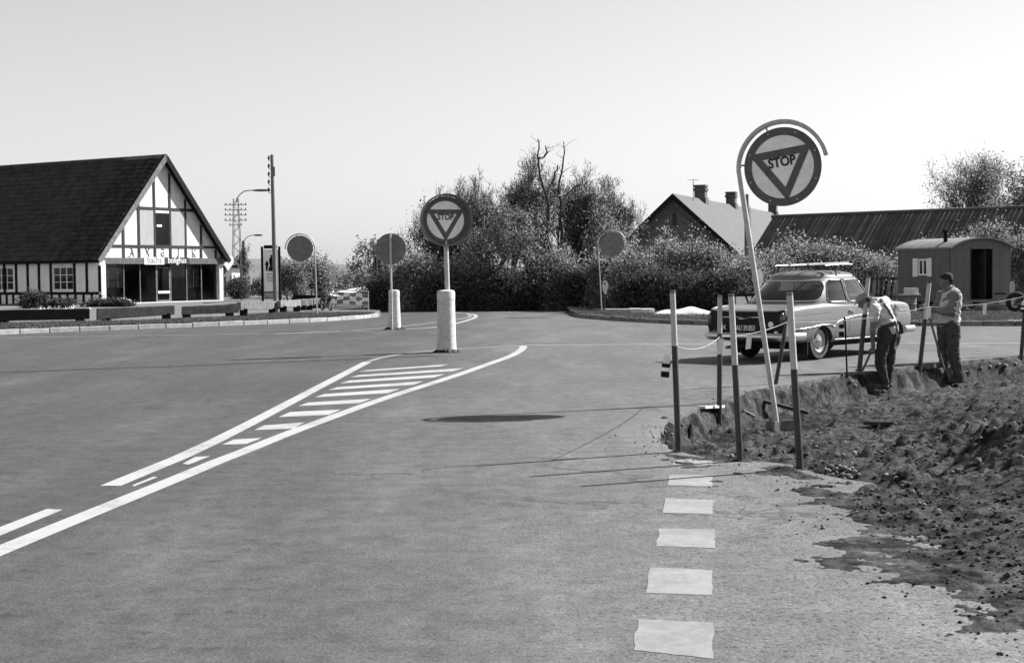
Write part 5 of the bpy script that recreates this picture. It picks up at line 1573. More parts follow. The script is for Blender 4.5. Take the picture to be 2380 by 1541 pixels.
rme = bpy.data.meshes.new('roof_rib'); rme.from_pydata(rv_, [], [(0, 1, 3, 2), (2, 3, 5, 4), (4, 5, 7, 6), (0, 2, 4, 6), (1, 7, 5, 3)])
M['rib'] = mk('weathered_rib', 0.13, 0.9, 0.5, 1.5, 0.3, 20, rnd=0.55); rme.materials.append(M['rib']); rme.update()
tilt = math.atan2(drop, run)
x = 0.1
while x < blen0 + 2.5:
    o = bpy.data.objects.new('roof_rib', rme); COL.objects.link(o); o.parent = broof
    o.matrix_local = Matrix.Translation((x, 0, bz + 0.004)) @ Matrix.Rotation(tilt, 4, 'X')
    x += 0.235 + random.uniform(-.015, .015)
mb = MB(); mb.bx(0, blen, -run + 0.35, -run + 0.5, 0, z_e - 0.05 + 0.25); mb.build('wall', M['brick'], bn)
mb = MB(); mb.add([(0.0, -run + .4, 0), (0, run - .4, 0), (0, run - .4, z_e), (0, 0, bz - .15), (0, -run + .4, z_e)], [(0, 4, 3, 2, 1)]); mb.build('end_wall', M['brick'], bn)
# pale picket fence in front of it
fp0 = P(1905, 690, 58.0); fp1 = P(2090, 688, 55.0)
pf = thing('picket_fence', 'old picket fence with pale leaning slats between bushes and site hut', 'fence', (fp0.x, fp0.y, VZ))
o3 = Vector(pf.location)
M['picket'] = mk('sun_bleached_slat', 0.20, 0.9, 0.4, 4, 0.3, 40, rnd=0.4)
for f_ in (0.35, 1.05):
    mb = MB(); mb.beam((0, 0.03, f_), (fp1.x - fp0.x, fp1.y - fp0.y + .03, f_), 0.04, 0.07); mb.build('rail', M['wood_dark'], pf)
pmesh = MB().bx(-0.035, 0.035, -0.012, 0.012, 0, 1.35).mesh('slat', M['picket'])
n_ = 24
for i in range(n_):
    t_ = i / (n_ - 1)
    o = bpy.data.objects.new('slat', pmesh); COL.objects.link(o); o.parent = pf
    o.location = ((fp1.x - fp0.x) * t_, (fp1.y - fp0.y) * t_ - 0.03, 0); o.rotation_euler = (0, random.uniform(.04, .16), 0); o.scale.z = random.uniform(.85, 1.08)
# ---- site hut on wheels
Zh = zc(2880, 740, 1994 / 440.0)
YC = 47.0
hb = P(*Zh(905, 1085), YC)           # near corner, foot of the boards
hang = math.radians(25)
ex = Vector((math.cos(hang), math.sin(hang), 0)); ey = Vector((-math.sin(hang), math.cos(hang), 0))
hut = thing('site_hut', 'grey wheeled site hut with arched roof, white shutters and open door', 'hut', (hb.x, hb.y, VZ), hang)
zb = hb.z - VZ
def hut_end(p):
    d = ray(*p); o_ = Vector((0, 0, CAM_H)); hp = Vector((hb.x, hb.y, 0))
    t_ = (hp - o_).dot(ey) / d.dot(ey); q = o_ + d * t_; return (q - hp).dot(ex), q.z - VZ
def hut_side(p):
    d = ray(*p); o_ = Vector((0, 0, CAM_H)); hp = Vector((hb.x, hb.y, 0))
    t_ = (hp - o_).dot(ex) / d.dot(ex); q = o_ + d * t_; return (q - hp).dot(ey), q.z - VZ
HWd = hut_end(Zh(1790, 700))[0]; HLn_ = hut_side(Zh(150, 700))[0]; HE = hut_end(Zh(905, 290))[1]; HP = hut_end(Zh(1340, 165))[1]
dx0, dz0 = hut_end(Zh(1205, 1050)); dx1, dz1 = hut_end(Zh(1495, 305))
def arch(u):  # height of the roof arch across the end
    c = 2 * u / HWd - 1; return HE + (HP - HE) * (1 - abs(c) ** 2.2)
# boards
def board_wall(put, length, top, opens, bw=0.14):
    x = 0.0
    while x < length - 1e-3:
        x1_ = min(length, x + bw)
        zt_ = top((x + x1_) / 2)
        segs = [(zb, zt_)]
        for (a0_, a1_, b0_, b1_) in opens:
            if x1_ > a0_ + .02 and x < a1_ - .02:
                segs = [s_ for (lo_, hi_) in segs for s_ in ((lo_, min(hi_, b0_)), (max(lo_, b1_), hi_)) if s_[1] - s_[0] > .02]
        for lo_, hi_ in segs:
            put(x + 0.003, x1_ - 0.003, lo_, hi_)
        x = x1_
def put_end(a_, b_, lo_, hi_):
    mb = MB(); d_ = random.uniform(0, .006); mb.bx(a_, b_, -0.03 - d_, 0.0, lo_, hi_); mb.build('end_board', M['hut'], hut)
board_wall(put_end, HWd, arch, [(dx0, dx1, dz0, dz1)])
wy0, wz0 = hut_side(Zh(590, 695)); wy1, wz1 = hut_side(Zh(458, 455))
def put_side(a_, b_, lo_, hi_):
    mb = MB(); d_ = random.uniform(0, .006); mb.bx(-0.03 - d_, 0.0, a_, b_, lo_, hi_); mb.build('side_board', M['hut'], hut)
board_wall(put_side, HLn_, lambda u: HE, [(wy0, wy1, wz0, wz1)])
MB().bx(HWd - .03, HWd, 0.0, HLn_, zb, HE).build('far_side', M['hut'], hut)
MB().bx(0, HWd, HLn_ - .03, HLn_, zb, HE).build('back_end', M['hut'], hut)
MB().bx(0.01, HWd - .04, 0.01, HLn_ - .04, zb, zb + .05).build('floor', M['wood_dark'], hut)
# door opening: jambs, open leaf swung inside
MB().bx(dx0 - .04, dx0, -0.045, .02, dz0, dz1 + .04).build('door_frame', M['wood_dark'], hut)
dl = MB().bx(dx1 - .20, dx1 - .165, 0.02, 0.78, dz0 + .02, dz1 - .02).build('door', M['wood_dark'], hut)
MB().bx(dx1 - .225, dx1 - .2, .62, .72, dz0 + 1.0, dz0 + 1.04).build('handle', M['steel'], dl)
MB().bx(dx0 - .5, HWd, -0.12, -0.035, zb - .17, zb - .02).build('sill_beam', M['hut_roof'], hut)
MB().bx(HWd * .72, HWd * .92, -0.05, -0.035, zb + .22, zb + .27).build('hatch_slot', M['black'], hut)
w_ = window(hut, 'y', -0.05, wy0, wy1, wz0, wz1, 2, 1, M['paint_white'], M['glass_dark'])
sy0, _ = hut_side(Zh(655, 600)); sy1, _ = hut_side(Zh(382, 600)); _, sz0 = hut_side(Zh(620, 712)); _, sz1 = hut_side(Zh(620, 440))
MB().bx(-0.075, -0.04, sy0, wy0 - .02, sz0, sz1).build('shutter', M['paint_white'], hut)
MB().bx(-0.075, -0.04, wy1 + .02, sy1, sz0, sz1).build('shutter', M['paint_white'], hut)
nA = 16; vs = []
for yy in (-0.16, HLn_ + .12):
    for i in range(nA + 1):
        u = -0.07 + (HWd + .14) * i / nA
        vs.append((u, yy, arch(min(max(u, 0), HWd)) + 0.02 - (0.05 if i in (0, nA) else 0)))
for yy in (-0.16, HLn_ + .12):
    for i in range(nA + 1):
        u = -0.07 + (HWd + .14) * i / nA
        vs.append((u, yy, arch(min(max(u, 0), HWd)) + 0.075 - (0.05 if i in (0, nA) else 0)))
k_ = nA + 1; fs = []
for i in range(nA):
    fs += [(i, k_ + i, k_ + i + 1, i + 1), (2 * k_ + i, 2 * k_ + i + 1, 3 * k_ + i + 1, 3 * k_ + i), (i, i + 1, 2 * k_ + i + 1, 2 * k_ + i), (k_ + i, 3 * k_ + i, 3 * k_ + i + 1, k_ + i + 1)]
fs += [(0, 2 * k_, 3 * k_, k_), (nA, k_ + nA, 3 * k_ + nA, 2 * k_ + nA)]
mb = MB(); mb.add(vs, fs); hro = mb.build('roof', M['hut_roof'], hut, smooth=30)
cy_, cz_ = hut_side(Zh(825, 235))
mb = MB(); mb.cyl((.35, .6, arch(.35)), (.35, .6, arch(.35) + .42), 0.07, None, 10); mb.cyl((.35, .6, arch(.35) + .40), (.35, .6, arch(.35) + .46), 0.10, None, 10); mb.build('stove_pipe', M['wood_black'], hro, smooth=40)
for (yy) in (0.9, HLn_ - 0.9):
    for xx_ in (0.12, HWd - .12):
        mb = MB(); mb.lathe([(0.10, -.06), (0.30, -.06), (0.32, -.03), (0.32, .03), (0.30, .06), (0.10, .06)], 20, (xx_, yy, 0.32), Matrix.Rotation(math.pi / 2, 3, 'Y')); wo = mb.build('wheel', M['rubber'], hut, smooth=40)
MB().bx(.2, HWd - .2, .2, HLn_ - .2, zb - .16, zb - .01).build('chassis', M['wood_black'], hut)
for i in range(2):
    MB().bx(dx0, dx1, -0.75 + .33 * i, -0.45 + .33 * i, 0.0, 0.16 + .15 * i).build('step', M['wood_dark'], hut)
# odds and ends standing round the hut
b = P(2114, 690, 46.0); b.z = VZ
bk = thing('barrel', 'pale dented barrel by the near corner of the site hut', 'barrel', b)
mb = MB(); mb.lathe([(.22, 0), (.235, .02), (.22, .04), (.22, .25), (.235, .27), (.22, .29), (.22, .52), (.235, .54), (.22, .56), (.0, .56)], 18); mb.build('drum', M['wood_grey'], bk, smooth=40)
mb = MB(); mb.bx(-.3, .3, -.25, .25, .57, .60); mb.box((.05, 0, .70), (.4, .3, .2)); mb.build('lid_boards', M['concrete'], bk)
for (px, Y, lab, m_) in ((2210, 46.0, 'low pile of dark boards lying under the site hut door', 'wood_dark'), (2320, 46.5, 'stack of boards and scrap at the far corner of the site hut', 'wood_grey')):
    b = P(px, 715, Y); b.z = VZ
    t_ = thing('board_pile', lab, 'boards', b)
    for i in range(5):
        mb = MB(); a_ = random.uniform(-.2, .2); mb.box((random.uniform(-.15, .15), random.uniform(-.1, .1), .03 + .045 * i), (1.5 + random.uniform(-.3, .3), .14, .035), Matrix.Rotation(a_, 3, 'Z')); mb.build('board', M[m_], t_)
b = P(2362, 705, 45.5); b.z = VZ
ty = thing('tyre', 'old black tyre leaning by the far end of the site hut', 'tyre', b)
mb = MB(); ring(mb, (0, 0, .32), .25, .085); mb.build('tyre_body', M['rubber'], ty, smooth=60)
b = P(2352, 700, 46.2); b.z = VZ
cl = thing('hung_cloth', 'pale cloth hanging on a stick at the far corner of the site hut', 'cloth', b)
mb = MB(); mb.cyl((0, 0.05, 0), (0.02, 0.05, 1.1), .02); mb.build('stick', M['wood_dark'], cl)
mb = MB(); vs = []
for i in range(5):
    for j in range(7):
        vs.append(((i / 4 - .5) * (.13 + .02 * (j % 3)), -.02 + .03 * math.sin(i * 2.2 + j * .6), .25 + .12 * j))
mb.add(vs, [(i * 7 + j, (i + 1) * 7 + j, (i + 1) * 7 + j + 1, i * 7 + j + 1) for i in range(4) for j in range(6)]); mb.build('cloth', M['vest'], cl, smooth=60)
# ---- slabs and sand on the verge
c0, c1 = G(1408, 733, VZ), G(1527, 733, VZ)
sl_ = thing('concrete_slab', 'long low concrete slab lying on the verge beside the round sign pole', 'slab', (c0.x, c0.y, VZ))
L_ = (c1 - c0)
n_ = 4
for i in range(n_):
    a_, b_ = L_ * (i / n_), L_ * ((i + .985) / n_); dz_ = random.uniform(-.012, .012)
    MB().bx(a_.x, b_.x, 0.0 + .04 * i, .7 + .04 * i, 0.0, .20 + dz_).build('slab_piece', M['kerb'] if i < 2 else M['concrete'], sl_, bevel=.012)
sc0 = G(1592, 733, VZ)
hx_ = np.linspace(-1.05, 1.05, 50); hy_ = np.linspace(-.6, .6, 24)
A_, B_ = np.meshgrid(hx_, hy_, indexing='ij')
H_ = .25 * np.clip(1 - (B_ / .6) ** 2, 0, 1) ** .7 * np.clip(1 - (A_ / 1.05) ** 4, 0, 1) * (.75 + .35 * np.exp(-((A_ - .25) / .25) ** 2) + .12 * fbm(A_ * 3, B_ * 3, 6, 3))
ii = np.arange(A_.size).reshape(A_.shape); q_ = np.stack([ii[:-1, :-1], ii[1:, :-1], ii[1:, 1:], ii[:-1, 1:]], -1).reshape(-1, 4)
o = link('sand_heap', np_mesh('sand_heap', np.stack([A_.ravel(), B_.ravel(), H_.ravel()], 1), q_, M['sand'], smooth=True), None, (sc0.x, sc0.y + .3, VZ)); tag(o, 'low white sand heap on the verge behind the car', 'sand heap')
# ================================================================== TREES AND BUSHES
def tubes_np(segs, n=5):
    """segs: list of (p0, p1, r0, r1)"""
    S = np.array([(*a, *b, r0, r1) for a, b, r0, r1 in segs])
    p0, p1, r0, r1 = S[:, :3], S[:, 3:6], S[:, 6], S[:, 7]
    d = p1 - p0; L = np.linalg.norm(d, axis=1, keepdims=True) + 1e-9; d = d / L
    p1 = p1 + d * (r1[:, None] * 0.5)
    ref = np.where(np.abs(d[:, 2:3]) < .9, np.array([[0, 0, 1.0]]), np.array([[1.0, 0, 0]]))
    s = np.cross(d, ref); s /= np.linalg.norm(s, axis=1, keepdims=True) + 1e-9; u = np.cross(s, d)
    a = 2 * np.pi * np.arange(n) / n; ca, sa = np.cos(a), np.sin(a)
    ringv = s[:, None, :] * ca[None, :, None] + u[:, None, :] * sa[None, :, None]
    v = np.concatenate([p0[:, None, :] + ringv * r0[:, None, None], p1[:, None, :] + ringv * r1[:, None, None]], 1)
    base = (np.arange(len(S)) * 2 * n)[:, None, None]
    k = np.arange(n); k2 = (k + 1) % n
    f = np.stack([k, k2, n + k2, n + k], 1)[None] + base
    return v.reshape(-1, 3), f.reshape(-1, 4)
def leaves_np(pos, size, rng, per=1, spread=0.1, ratio=0.6, droop=0.0):
    pos = np.repeat(pos, per, 0); n = len(pos)
    pos = pos + rng.normal(0, spread, (n, 3))
    a = rng.normal(0, 1, (n, 3)); a[:, 2] -= droop; a /= np.linalg.norm(a, axis=1, keepdims=True)
    b = rng.normal(0, 1, (n, 3)); b -= a * (a * b).sum(1, keepdims=True); b /= np.linalg.norm(b, axis=1, keepdims=True)
    s = size * rng.uniform(.55, 1.35, n)[:, None]
    v = np.stack([pos, pos + a * s * .5 + b * s * ratio * .5, pos + a * s, pos + a * s * .5 - b * s * ratio * .5], 1)
    return v.reshape(-1, 3), np.arange(4 * n).reshape(-1, 4)
def grow(rng, segs, tips, p, d, L, r, depth, maxd, up, wig, kids, spread_a, ratio):
    ns = 4
    for i in range(ns):
        d = d + rng.normal(0, wig, 3) + np.array([0, 0, up]); d /= np.linalg.norm(d)
        q = p + d * L / ns; r2 = r * (0.86 if depth < maxd else 0.7)
        segs.append((p, q, r, r2)); p, r = q, r2
        if depth >= maxd - 1: tips.append(p)
        if depth < maxd and i >= (1 if depth else 1):
            for _ in range(kids if rng.random() < .8 else kids - 1):
                ax = rng.normal(0, 1, 3); ax -= d * d.dot(ax); ax /= np.linalg.norm(ax)
                an = rng.uniform(spread_a * .6, spread_a * 1.3)
                nd = d * math.cos(an) + ax * math.sin(an)
                grow(rng, segs, tips, p, nd, L * ratio * rng.uniform(.75, 1.15), r * .62, depth + 1, maxd, up, wig, kids, spread_a, ratio)
def plant(name, label, cat, base, height, rx, ry, seed, group=None, stems=1, maxd=4, kids=2, leaf='leaf', leaf_n=12000, leaf_size=0.11, trunk_r=0.12, up=0.06, wig=0.14, spread_a=0.75, ratio=0.68, lspread=0.14, droop=0.3, bark='bark', lift=0.0, trunk_len=0.42, skirt=0):
    rng = np.random.default_rng(seed)
    segs = []; tips = []
    for s in range(stems):
        a = rng.uniform(0, 2 * np.pi)
        off = np.array([math.cos(a), math.sin(a), 0]) * (0.0 if stems == 1 else rng.uniform(.03, .22))
        d0 = np.array([math.cos(a) * (0 if stems == 1 else rng.uniform(.1, .6)), math.sin(a) * (0 if stems == 1 else rng.uniform(.1, .6)), 1.0]); d0 /= np.linalg.norm(d0)
        grow(rng, segs, tips, off, d0, trunk_len, .035 if stems == 1 else .018, 0, maxd, up, wig, kids, spread_a, ratio)
    tips = np.array(tips)
    hz = np.percentile(tips[:, 2], 99.5); r_ = np.percentile(np.abs(tips[:, :2]), 96, axis=0)
    S = np.array([rx / r_[0], ry / r_[1], height / hz])
    rs = trunk_r / (.035 if stems == 1 else .018)
    segs = [(a_ * S, b_ * S, max(r0 * rs, .006), max(r1 * rs, .005)) for a_, b_, r0, r1 in segs]
    tips = tips * S
    tips = tips[tips[:, 2] > lift]
    root = thing(name, label, cat, base, 0, group)
    v, f = tubes_np(segs)
    link('trunk', np_mesh('trunk', v, f, M[bark], smooth=True), root)
    if leaf:
        per = max(1, int(round(leaf_n / len(tips))))
        if leaf_n < len(tips): tips = tips[rng.permutation(len(tips))[:leaf_n]]
        lv, lf = leaves_np(tips, leaf_size, rng, per, lspread, .65, droop)
        if skirt:
            a_ = rng.uniform(0, 2 * np.pi, skirt); q_ = np.sqrt(rng.random(skirt)) * .95
            sp_ = np.column_stack([np.cos(a_) * q_ * rx, np.sin(a_) * q_ * ry, rng.random(skirt) ** 1.3 * .4 * height])
            l2, f2 = leaves_np(sp_, leaf_size, rng, 1, .05, .65, 0)
            lf = np.vstack([lf, f2 + len(lv)]); lv = np.vstack([lv, l2])
        lv[:, 2] = np.maximum(lv[:, 2], 0.01)
        link('crown', np_mesh('crown', lv, lf, M[leaf]), root)
    return root
def at_px(px, Y):
    q = P(px, 700, Y); return Vector((q.x, Y, 0.0 if px < 1330 else VZ))
def hgt(py, px, Y):
    return P(px, py, Y).z
TG = 'trees of the copse beyond the junction'
# (x, top y, half width px, depth, label, leaf, n, size, seed, maxd, stems)
def tree_px(px, top, hw, Y, label, seed, leaf='leaf', n=12000, size=.12, maxd=4, kids=2, trunk_r=.12, group=TG, **kw):
    b = at_px(px, Y); h = hgt(top, px, Y) - b.z; r = hw * Y / FPX
    return plant('tree', label, 'tree', b, h, r, r * .8, seed, group, 1, maxd, kids, leaf, n, size, trunk_r, **kw)
tree_px(1182, 368, 85, 61, 'tallest leafy tree of the copse with drooping sprays, left of the dead tops', 11, 'leaf', 8500, .08, 5, 2, trunk_r=.13, droop=1.2, lspread=.10, ratio=.62)
tree_px(1372, 418, 92, 62, 'broad leafy tree of the copse nearest the brick farmhouse', 12, 'leaf', 10000, .08, 5, 2, trunk_r=.15, spread_a=.85, lspread=.10)
tree_px(1082, 430, 85, 63, 'fine twigged leafy tree behind the stop sign disc', 13, 'leaf', 6000, .08, 5, 2, trunk_r=.12, lspread=.10)
tree_px(1000, 470, 62, 64, 'thin half bare tree at the open end of the copse', 14, 'leaf_pale', 3200, .085, trunk_r=.10, spread_a=.8)
tree_px(1290, 420, 85, 66, 'leafy tree behind the dead tree in the copse', 15, 'leaf_mid', 5000, .085, trunk_r=.15)
tree_px(1140, 470, 85, 59, 'dark bushy tree low in the middle of the copse', 16, 'leaf_mid', 7000, .085, trunk_r=.13)
tree_px(1430, 480, 55, 60, 'slim leafy tree between copse and the round sign by the hedge', 17, 'leaf', 7500, .09, trunk_r=.09)
tree_px(1238, 520, 80, 58, 'many branched small tree with its dark limbs showing', 18, 'leaf', 5000, .09, trunk_r=.12, spread_a=.9)
tree_px(860, 560, 48, 68, 'small pale spring tree standing alone by the works barrier', 19, 'leaf_pale', 2600, .13, trunk_r=.07)
tree_px(1120, 418, 70, 64.5, 'leafy tree between the stop sign disc and the drooping tree', 20, 'leaf_light', 4800, .08, 5, 2, trunk_r=.14, lspread=.12, spread_a=.8)
tree_px(1330, 402, 75, 63.5, 'spreading leafy tree right behind the curved dead stem', 21, 'leaf_light', 6000, .08, 5, 2, trunk_r=.16, lspread=.12, spread_a=.9)
tree_px(1228, 405, 60, 64, 'upright leafy tree behind the forked dead snag', 22, 'leaf_mid', 4200, .08, 5, 2, trunk_r=.14, lspread=.12)
tree_px(1415, 440, 55, 64, 'loose crowned tree at the farmhouse end of the copse', 23, 'leaf_light', 4500, .08, 5, 2, trunk_r=.13, lspread=.12, spread_a=.9)
tree_px(1050, 450, 60, 66, 'twiggy tree with few leaves behind the stop sign', 24, 'leaf_pale', 3000, .08, 5, 2, trunk_r=.11, lspread=.10, spread_a=.8)
# dead tree: bare limbs rising out of the copse
def dead_tree(label, lines, Y, r, seed):
    b = at_px(lines[0][0][0], Y); root = thing('dead_tree', label, 'tree', b, 0, 'bare dead limbs above the copse')
    rng = np.random.default_rng(seed); segs = []
    for li, line in enumerate(lines):
        pts = [P(px, py, Y + (0.5 * li if k else 0)) - b for k, (px, py) in enumerate(line)]
        rr_ = r * (1 if li == 0 else .55); N = len(pts)
        for i in range(N - 1):
            a_, c_ = np.array(pts[i]), np.array(pts[i + 1])
            m_ = (a_ + c_) / 2 + rng.normal(0, .03, 3)
            ra = rr_ * (1 - i / N) + .012; rb = rr_ * (1 - (i + 1) / N) + .012
            segs += [(a_, m_, ra, (ra + rb) / 2), (m_, c_, (ra + rb) / 2, rb)]
            if i >= 1:
                for _ in range(2):
                    e = m_ + np.array([rng.normal(0, .22), rng.normal(0, .2), rng.uniform(.05, .35)])
                    segs.append((m_, e, rb * .35 + .004, .005))
                    segs.append((e, e + np.array([rng.normal(0, .15), 0, rng.uniform(.05, .25)]), .006, .004))
    v, f = tubes_np(segs, 6); link('trunk', np_mesh('trunk', v, f, M['bark_pale'], smooth=True), root)
    return root
dead_tree('bare dead tree whose forked snag is the highest point of the copse', [[(1262, 716), (1258, 640), (1270, 560), (1275, 500), (1272, 462), (1258, 420), (1252, 380), (1253, 345), (1250, 324)], [(1272, 462), (1282, 430), (1290, 400), (1296, 385)], [(1252, 368), (1264, 366), (1272, 355), (1268, 340)]], 60.5, .10, 3)
dead_tree('second bare dead stem curving up on the farmhouse side of the snag', [[(1290, 716), (1300, 620), (1306, 540), (1304, 470), (1300, 420), (1308, 385), (1312, 355), (1310, 330)], [(1304, 470), (1330, 440), (1345, 430)]], 61.5, .075, 4)
# dark undergrowth of the copse
SG = 'undergrowth bushes along the copse'
def bush_px(px, top, hw, Y, label, seed, leaf='leaf_dark', n=9000, size=.13, group=SG, stems=6, name='bush', **kw):
    b = at_px(px, Y); h = hgt(top, px, Y) - b.z; r = hw * Y / FPX
    return plant(name, label, 'bush', b, h, r, r * .75, seed, group, stems, 3, 2, leaf, n, size, .035, up=.03, spread_a=.85, ratio=.72, trunk_len=.5, lspread=.20, droop=0.1, skirt=3500, **kw)
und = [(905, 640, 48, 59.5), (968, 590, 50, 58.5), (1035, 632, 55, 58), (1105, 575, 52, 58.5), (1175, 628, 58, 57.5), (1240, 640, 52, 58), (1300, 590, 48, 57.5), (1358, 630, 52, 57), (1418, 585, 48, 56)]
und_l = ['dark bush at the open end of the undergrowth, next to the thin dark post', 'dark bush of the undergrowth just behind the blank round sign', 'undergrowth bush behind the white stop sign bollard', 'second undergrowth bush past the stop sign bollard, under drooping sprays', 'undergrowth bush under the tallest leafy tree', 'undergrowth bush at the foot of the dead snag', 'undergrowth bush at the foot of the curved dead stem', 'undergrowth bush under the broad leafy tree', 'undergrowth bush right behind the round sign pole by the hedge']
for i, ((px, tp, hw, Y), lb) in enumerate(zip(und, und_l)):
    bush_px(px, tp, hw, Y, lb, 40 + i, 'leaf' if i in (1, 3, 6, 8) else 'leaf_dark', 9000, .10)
# low dense skirt so the foot of the copse closes
HG = 'hedge bushes along the verge'
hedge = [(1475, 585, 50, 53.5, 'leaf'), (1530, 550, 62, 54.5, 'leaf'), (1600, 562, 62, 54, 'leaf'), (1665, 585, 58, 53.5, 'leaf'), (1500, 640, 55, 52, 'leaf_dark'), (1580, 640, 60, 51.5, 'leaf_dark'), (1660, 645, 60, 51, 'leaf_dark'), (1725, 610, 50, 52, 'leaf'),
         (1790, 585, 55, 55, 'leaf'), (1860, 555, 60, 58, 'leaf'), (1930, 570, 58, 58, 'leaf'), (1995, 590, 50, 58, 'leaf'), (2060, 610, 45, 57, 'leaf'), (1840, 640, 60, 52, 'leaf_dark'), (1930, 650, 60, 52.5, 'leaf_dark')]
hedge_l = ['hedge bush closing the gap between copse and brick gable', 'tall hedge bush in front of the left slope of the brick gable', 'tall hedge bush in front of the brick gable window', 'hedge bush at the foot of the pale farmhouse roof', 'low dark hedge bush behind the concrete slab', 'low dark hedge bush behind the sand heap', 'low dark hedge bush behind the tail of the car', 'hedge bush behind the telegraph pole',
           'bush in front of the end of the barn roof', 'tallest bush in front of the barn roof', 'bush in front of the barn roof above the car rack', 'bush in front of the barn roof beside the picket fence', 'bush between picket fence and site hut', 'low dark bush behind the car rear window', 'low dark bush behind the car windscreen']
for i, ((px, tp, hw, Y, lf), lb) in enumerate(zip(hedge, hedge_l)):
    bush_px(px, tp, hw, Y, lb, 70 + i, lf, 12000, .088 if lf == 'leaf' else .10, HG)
RG = 'bushes round the site hut'
for i, (px, tp, hw, Y, lb) in enumerate([(2330, 520, 55, 56, 'tall bush behind the far corner of the site hut'), (2400, 540, 50, 52, 'bush beyond the tyre and scrap boards'), (2250, 545, 60, 60, 'bush showing over the hut roof arch'), (2150, 570, 50, 60, 'bush showing over the long side of the hut roof')]):
    bush_px(px, tp, hw, Y, lb, 90 + i, 'leaf', 10000, .095, RG)
# tree behind the barn
b = at_px(2285, 88.0); h = hgt(368, 2285, 88.0)
plant('tree', 'round leafy tree rising behind the barn roof above the site hut', 'tree', b, h, 95 * 88 / FPX, 85 * 88 / FPX, 101, None, 1, 4, 3, 'leaf', 13000, .13, .2, spread_a=.85, lspread=.18)
b = at_px(2400, 92.0); h = hgt(372, 2400, 92.0)
plant('tree', 'second leafy tree behind the barn, cut off by the picture edge', 'tree', b, h, 70 * 92 / FPX, 70 * 92 / FPX, 102, None, 1, 4, 2, 'leaf', 7000, .17, .18, lspread=.18)
# bushes on the shop side
LG = 'bushes beyond the timber barriers'
lb_ = [(678, 606, 34, 78, 'leaf_pale', 'pale bush beside the billboard'), (728, 596, 36, 82, 'leaf', 'bush right behind the round sign pole on the grass'), (775, 622, 40, 84, 'leaf', 'bush behind the parked moped'), (822, 634, 40, 86, 'leaf', 'bush behind the chequered works barrier'), (865, 640, 40, 88, 'leaf', 'bush between works barrier and the pale spring tree'),
       (605, 648, 40, 96, 'leaf', 'low bush behind the blurred notice board'), (655, 640, 40, 98, 'leaf', 'low bush behind the billboard posts'), (545, 652, 22, 86, 'leaf_dark', 'small dark bush at the far corner post of the shop'), (705, 630, 40, 94, 'leaf', 'low bush behind the farthest timber barriers')]
for i, (px, tp, hw, Y, lf, lb) in enumerate(lb_):
    b = at_px(px, Y); b.z = VZ; h = hgt(tp, px, Y) - VZ; r = hw * Y / FPX
    plant('bush', lb, 'bush', b, h, r, r * .8, 120 + i, LG, 5, 3, 2, lf, 7000, .115, .035, up=.03, spread_a=.8, ratio=.72, trunk_len=.5, lspread=.2, droop=.1)
# planting bed before the shop: conifers, low shrubs, white flowers
for i, (px, py, h, r, lb) in enumerate([(20, 722, .75, .7, 'low dark juniper before the shop window'), (75, 721, .38, .6, 'small dark shrub in the shop bed beside the juniper'), (180, 718, .30, .7, 'low dark shrub behind the white flowers'), (222, 718, .3, .5, 'low dark shrub beside the boulder')]):
    b = G(px, py, VZ)
    plant('shrub', lb, 'shrub', b + Vector((0, 4.0, 0)), h, r, r * .6, 140 + i, 'shrubs in the shop bed', 6, 3, 2, 'leaf_dark', 3000, .10, .02, up=0, spread_a=1.0, trunk_len=.5, lspread=.08)
for i, (px, lb) in enumerate(((115, 'clump of white flowers in the shop bed beside the small shrub'), (165, 'clump of white flowers in the shop bed before the low shrub'))):
    b = P(px, 716, 47.5); b.z = VZ
    ft = thing('flower_clump', lb, 'flowers', b, 0, 'white flowers in the shop bed')
    rng = np.random.default_rng(150 + i); n = 140
    p = np.column_stack([rng.normal(0, .30, n), rng.normal(0, .12, n), np.abs(rng.normal(.30, .08, n))])
    lv, lf = leaves_np(p, .06, rng, 1, .01, .9); link('petals', np_mesh('petals', lv, lf, M['flower']), ft)
    st_ = [(np.array([q[0] * .6, q[1] * .6, 0]), q, .006, .004) for q in p[::4]]
    v, f = tubes_np(st_, 4); link('stalks', np_mesh('stalks', v, f, M['leaf_dark']), ft)
# climber on the far lamp post
b = Vector(lp.location) + Vector((0.1, -.3, 0))
plant('climber', 'dark straggling climber on the wooden lamp post', 'climber', b, 3.9, .55, .4, 160, None, 4, 3, 2, 'leaf_dark', 1500, .13, .03, up=.1, spread_a=.5, trunk_len=.5)
# ================================================================== THE SALOON CAR
CAR_TH = math.radians(47)
c_near = G(1903.5, 836.0)
fwd = Vector((math.cos(CAR_TH), math.sin(CAR_TH), 0)); lft = Vector((-math.sin(CAR_TH), math.cos(CAR_TH), 0))
car_o = c_near + fwd * 1.27 + lft * 0.66 + Vector((-.05, 0, 0))
car = thing('saloon_car', 'pale two door saloon car with roof rack, parked beside the pit', 'car', (car_o.x, car_o.y, 0.002), CAR_TH)
ST = np.array([  # x, half width, bottom, shoulder, centre height
    (-2.40, .715, .44, .770, .755), (-2.385, .750, .41, .815, .795), (-2.34, .775, .375, .850, .830), (-2.24, .792, .34, .875, .865), (-2.0, .800, .31, .895, .895), (-1.70, .804, .285, .915, .930),
    (-1.27, .806, .275, .930, .955), (-.80, .808, .27, .937, .965), (0, .808, .27, .935, .975), (.70, .806, .27, .932, .985), (1.0, .803, .27, .928, .990), (1.27, .798, .27, .925, .975),
    (1.60, .785, .29, .910, .945), (1.82, .762, .33, .885, .895), (1.93, .730, .38, .850, .840), (1.99, .670, .43, .80, .78), (2.01, .58, .47, .74, .72)])
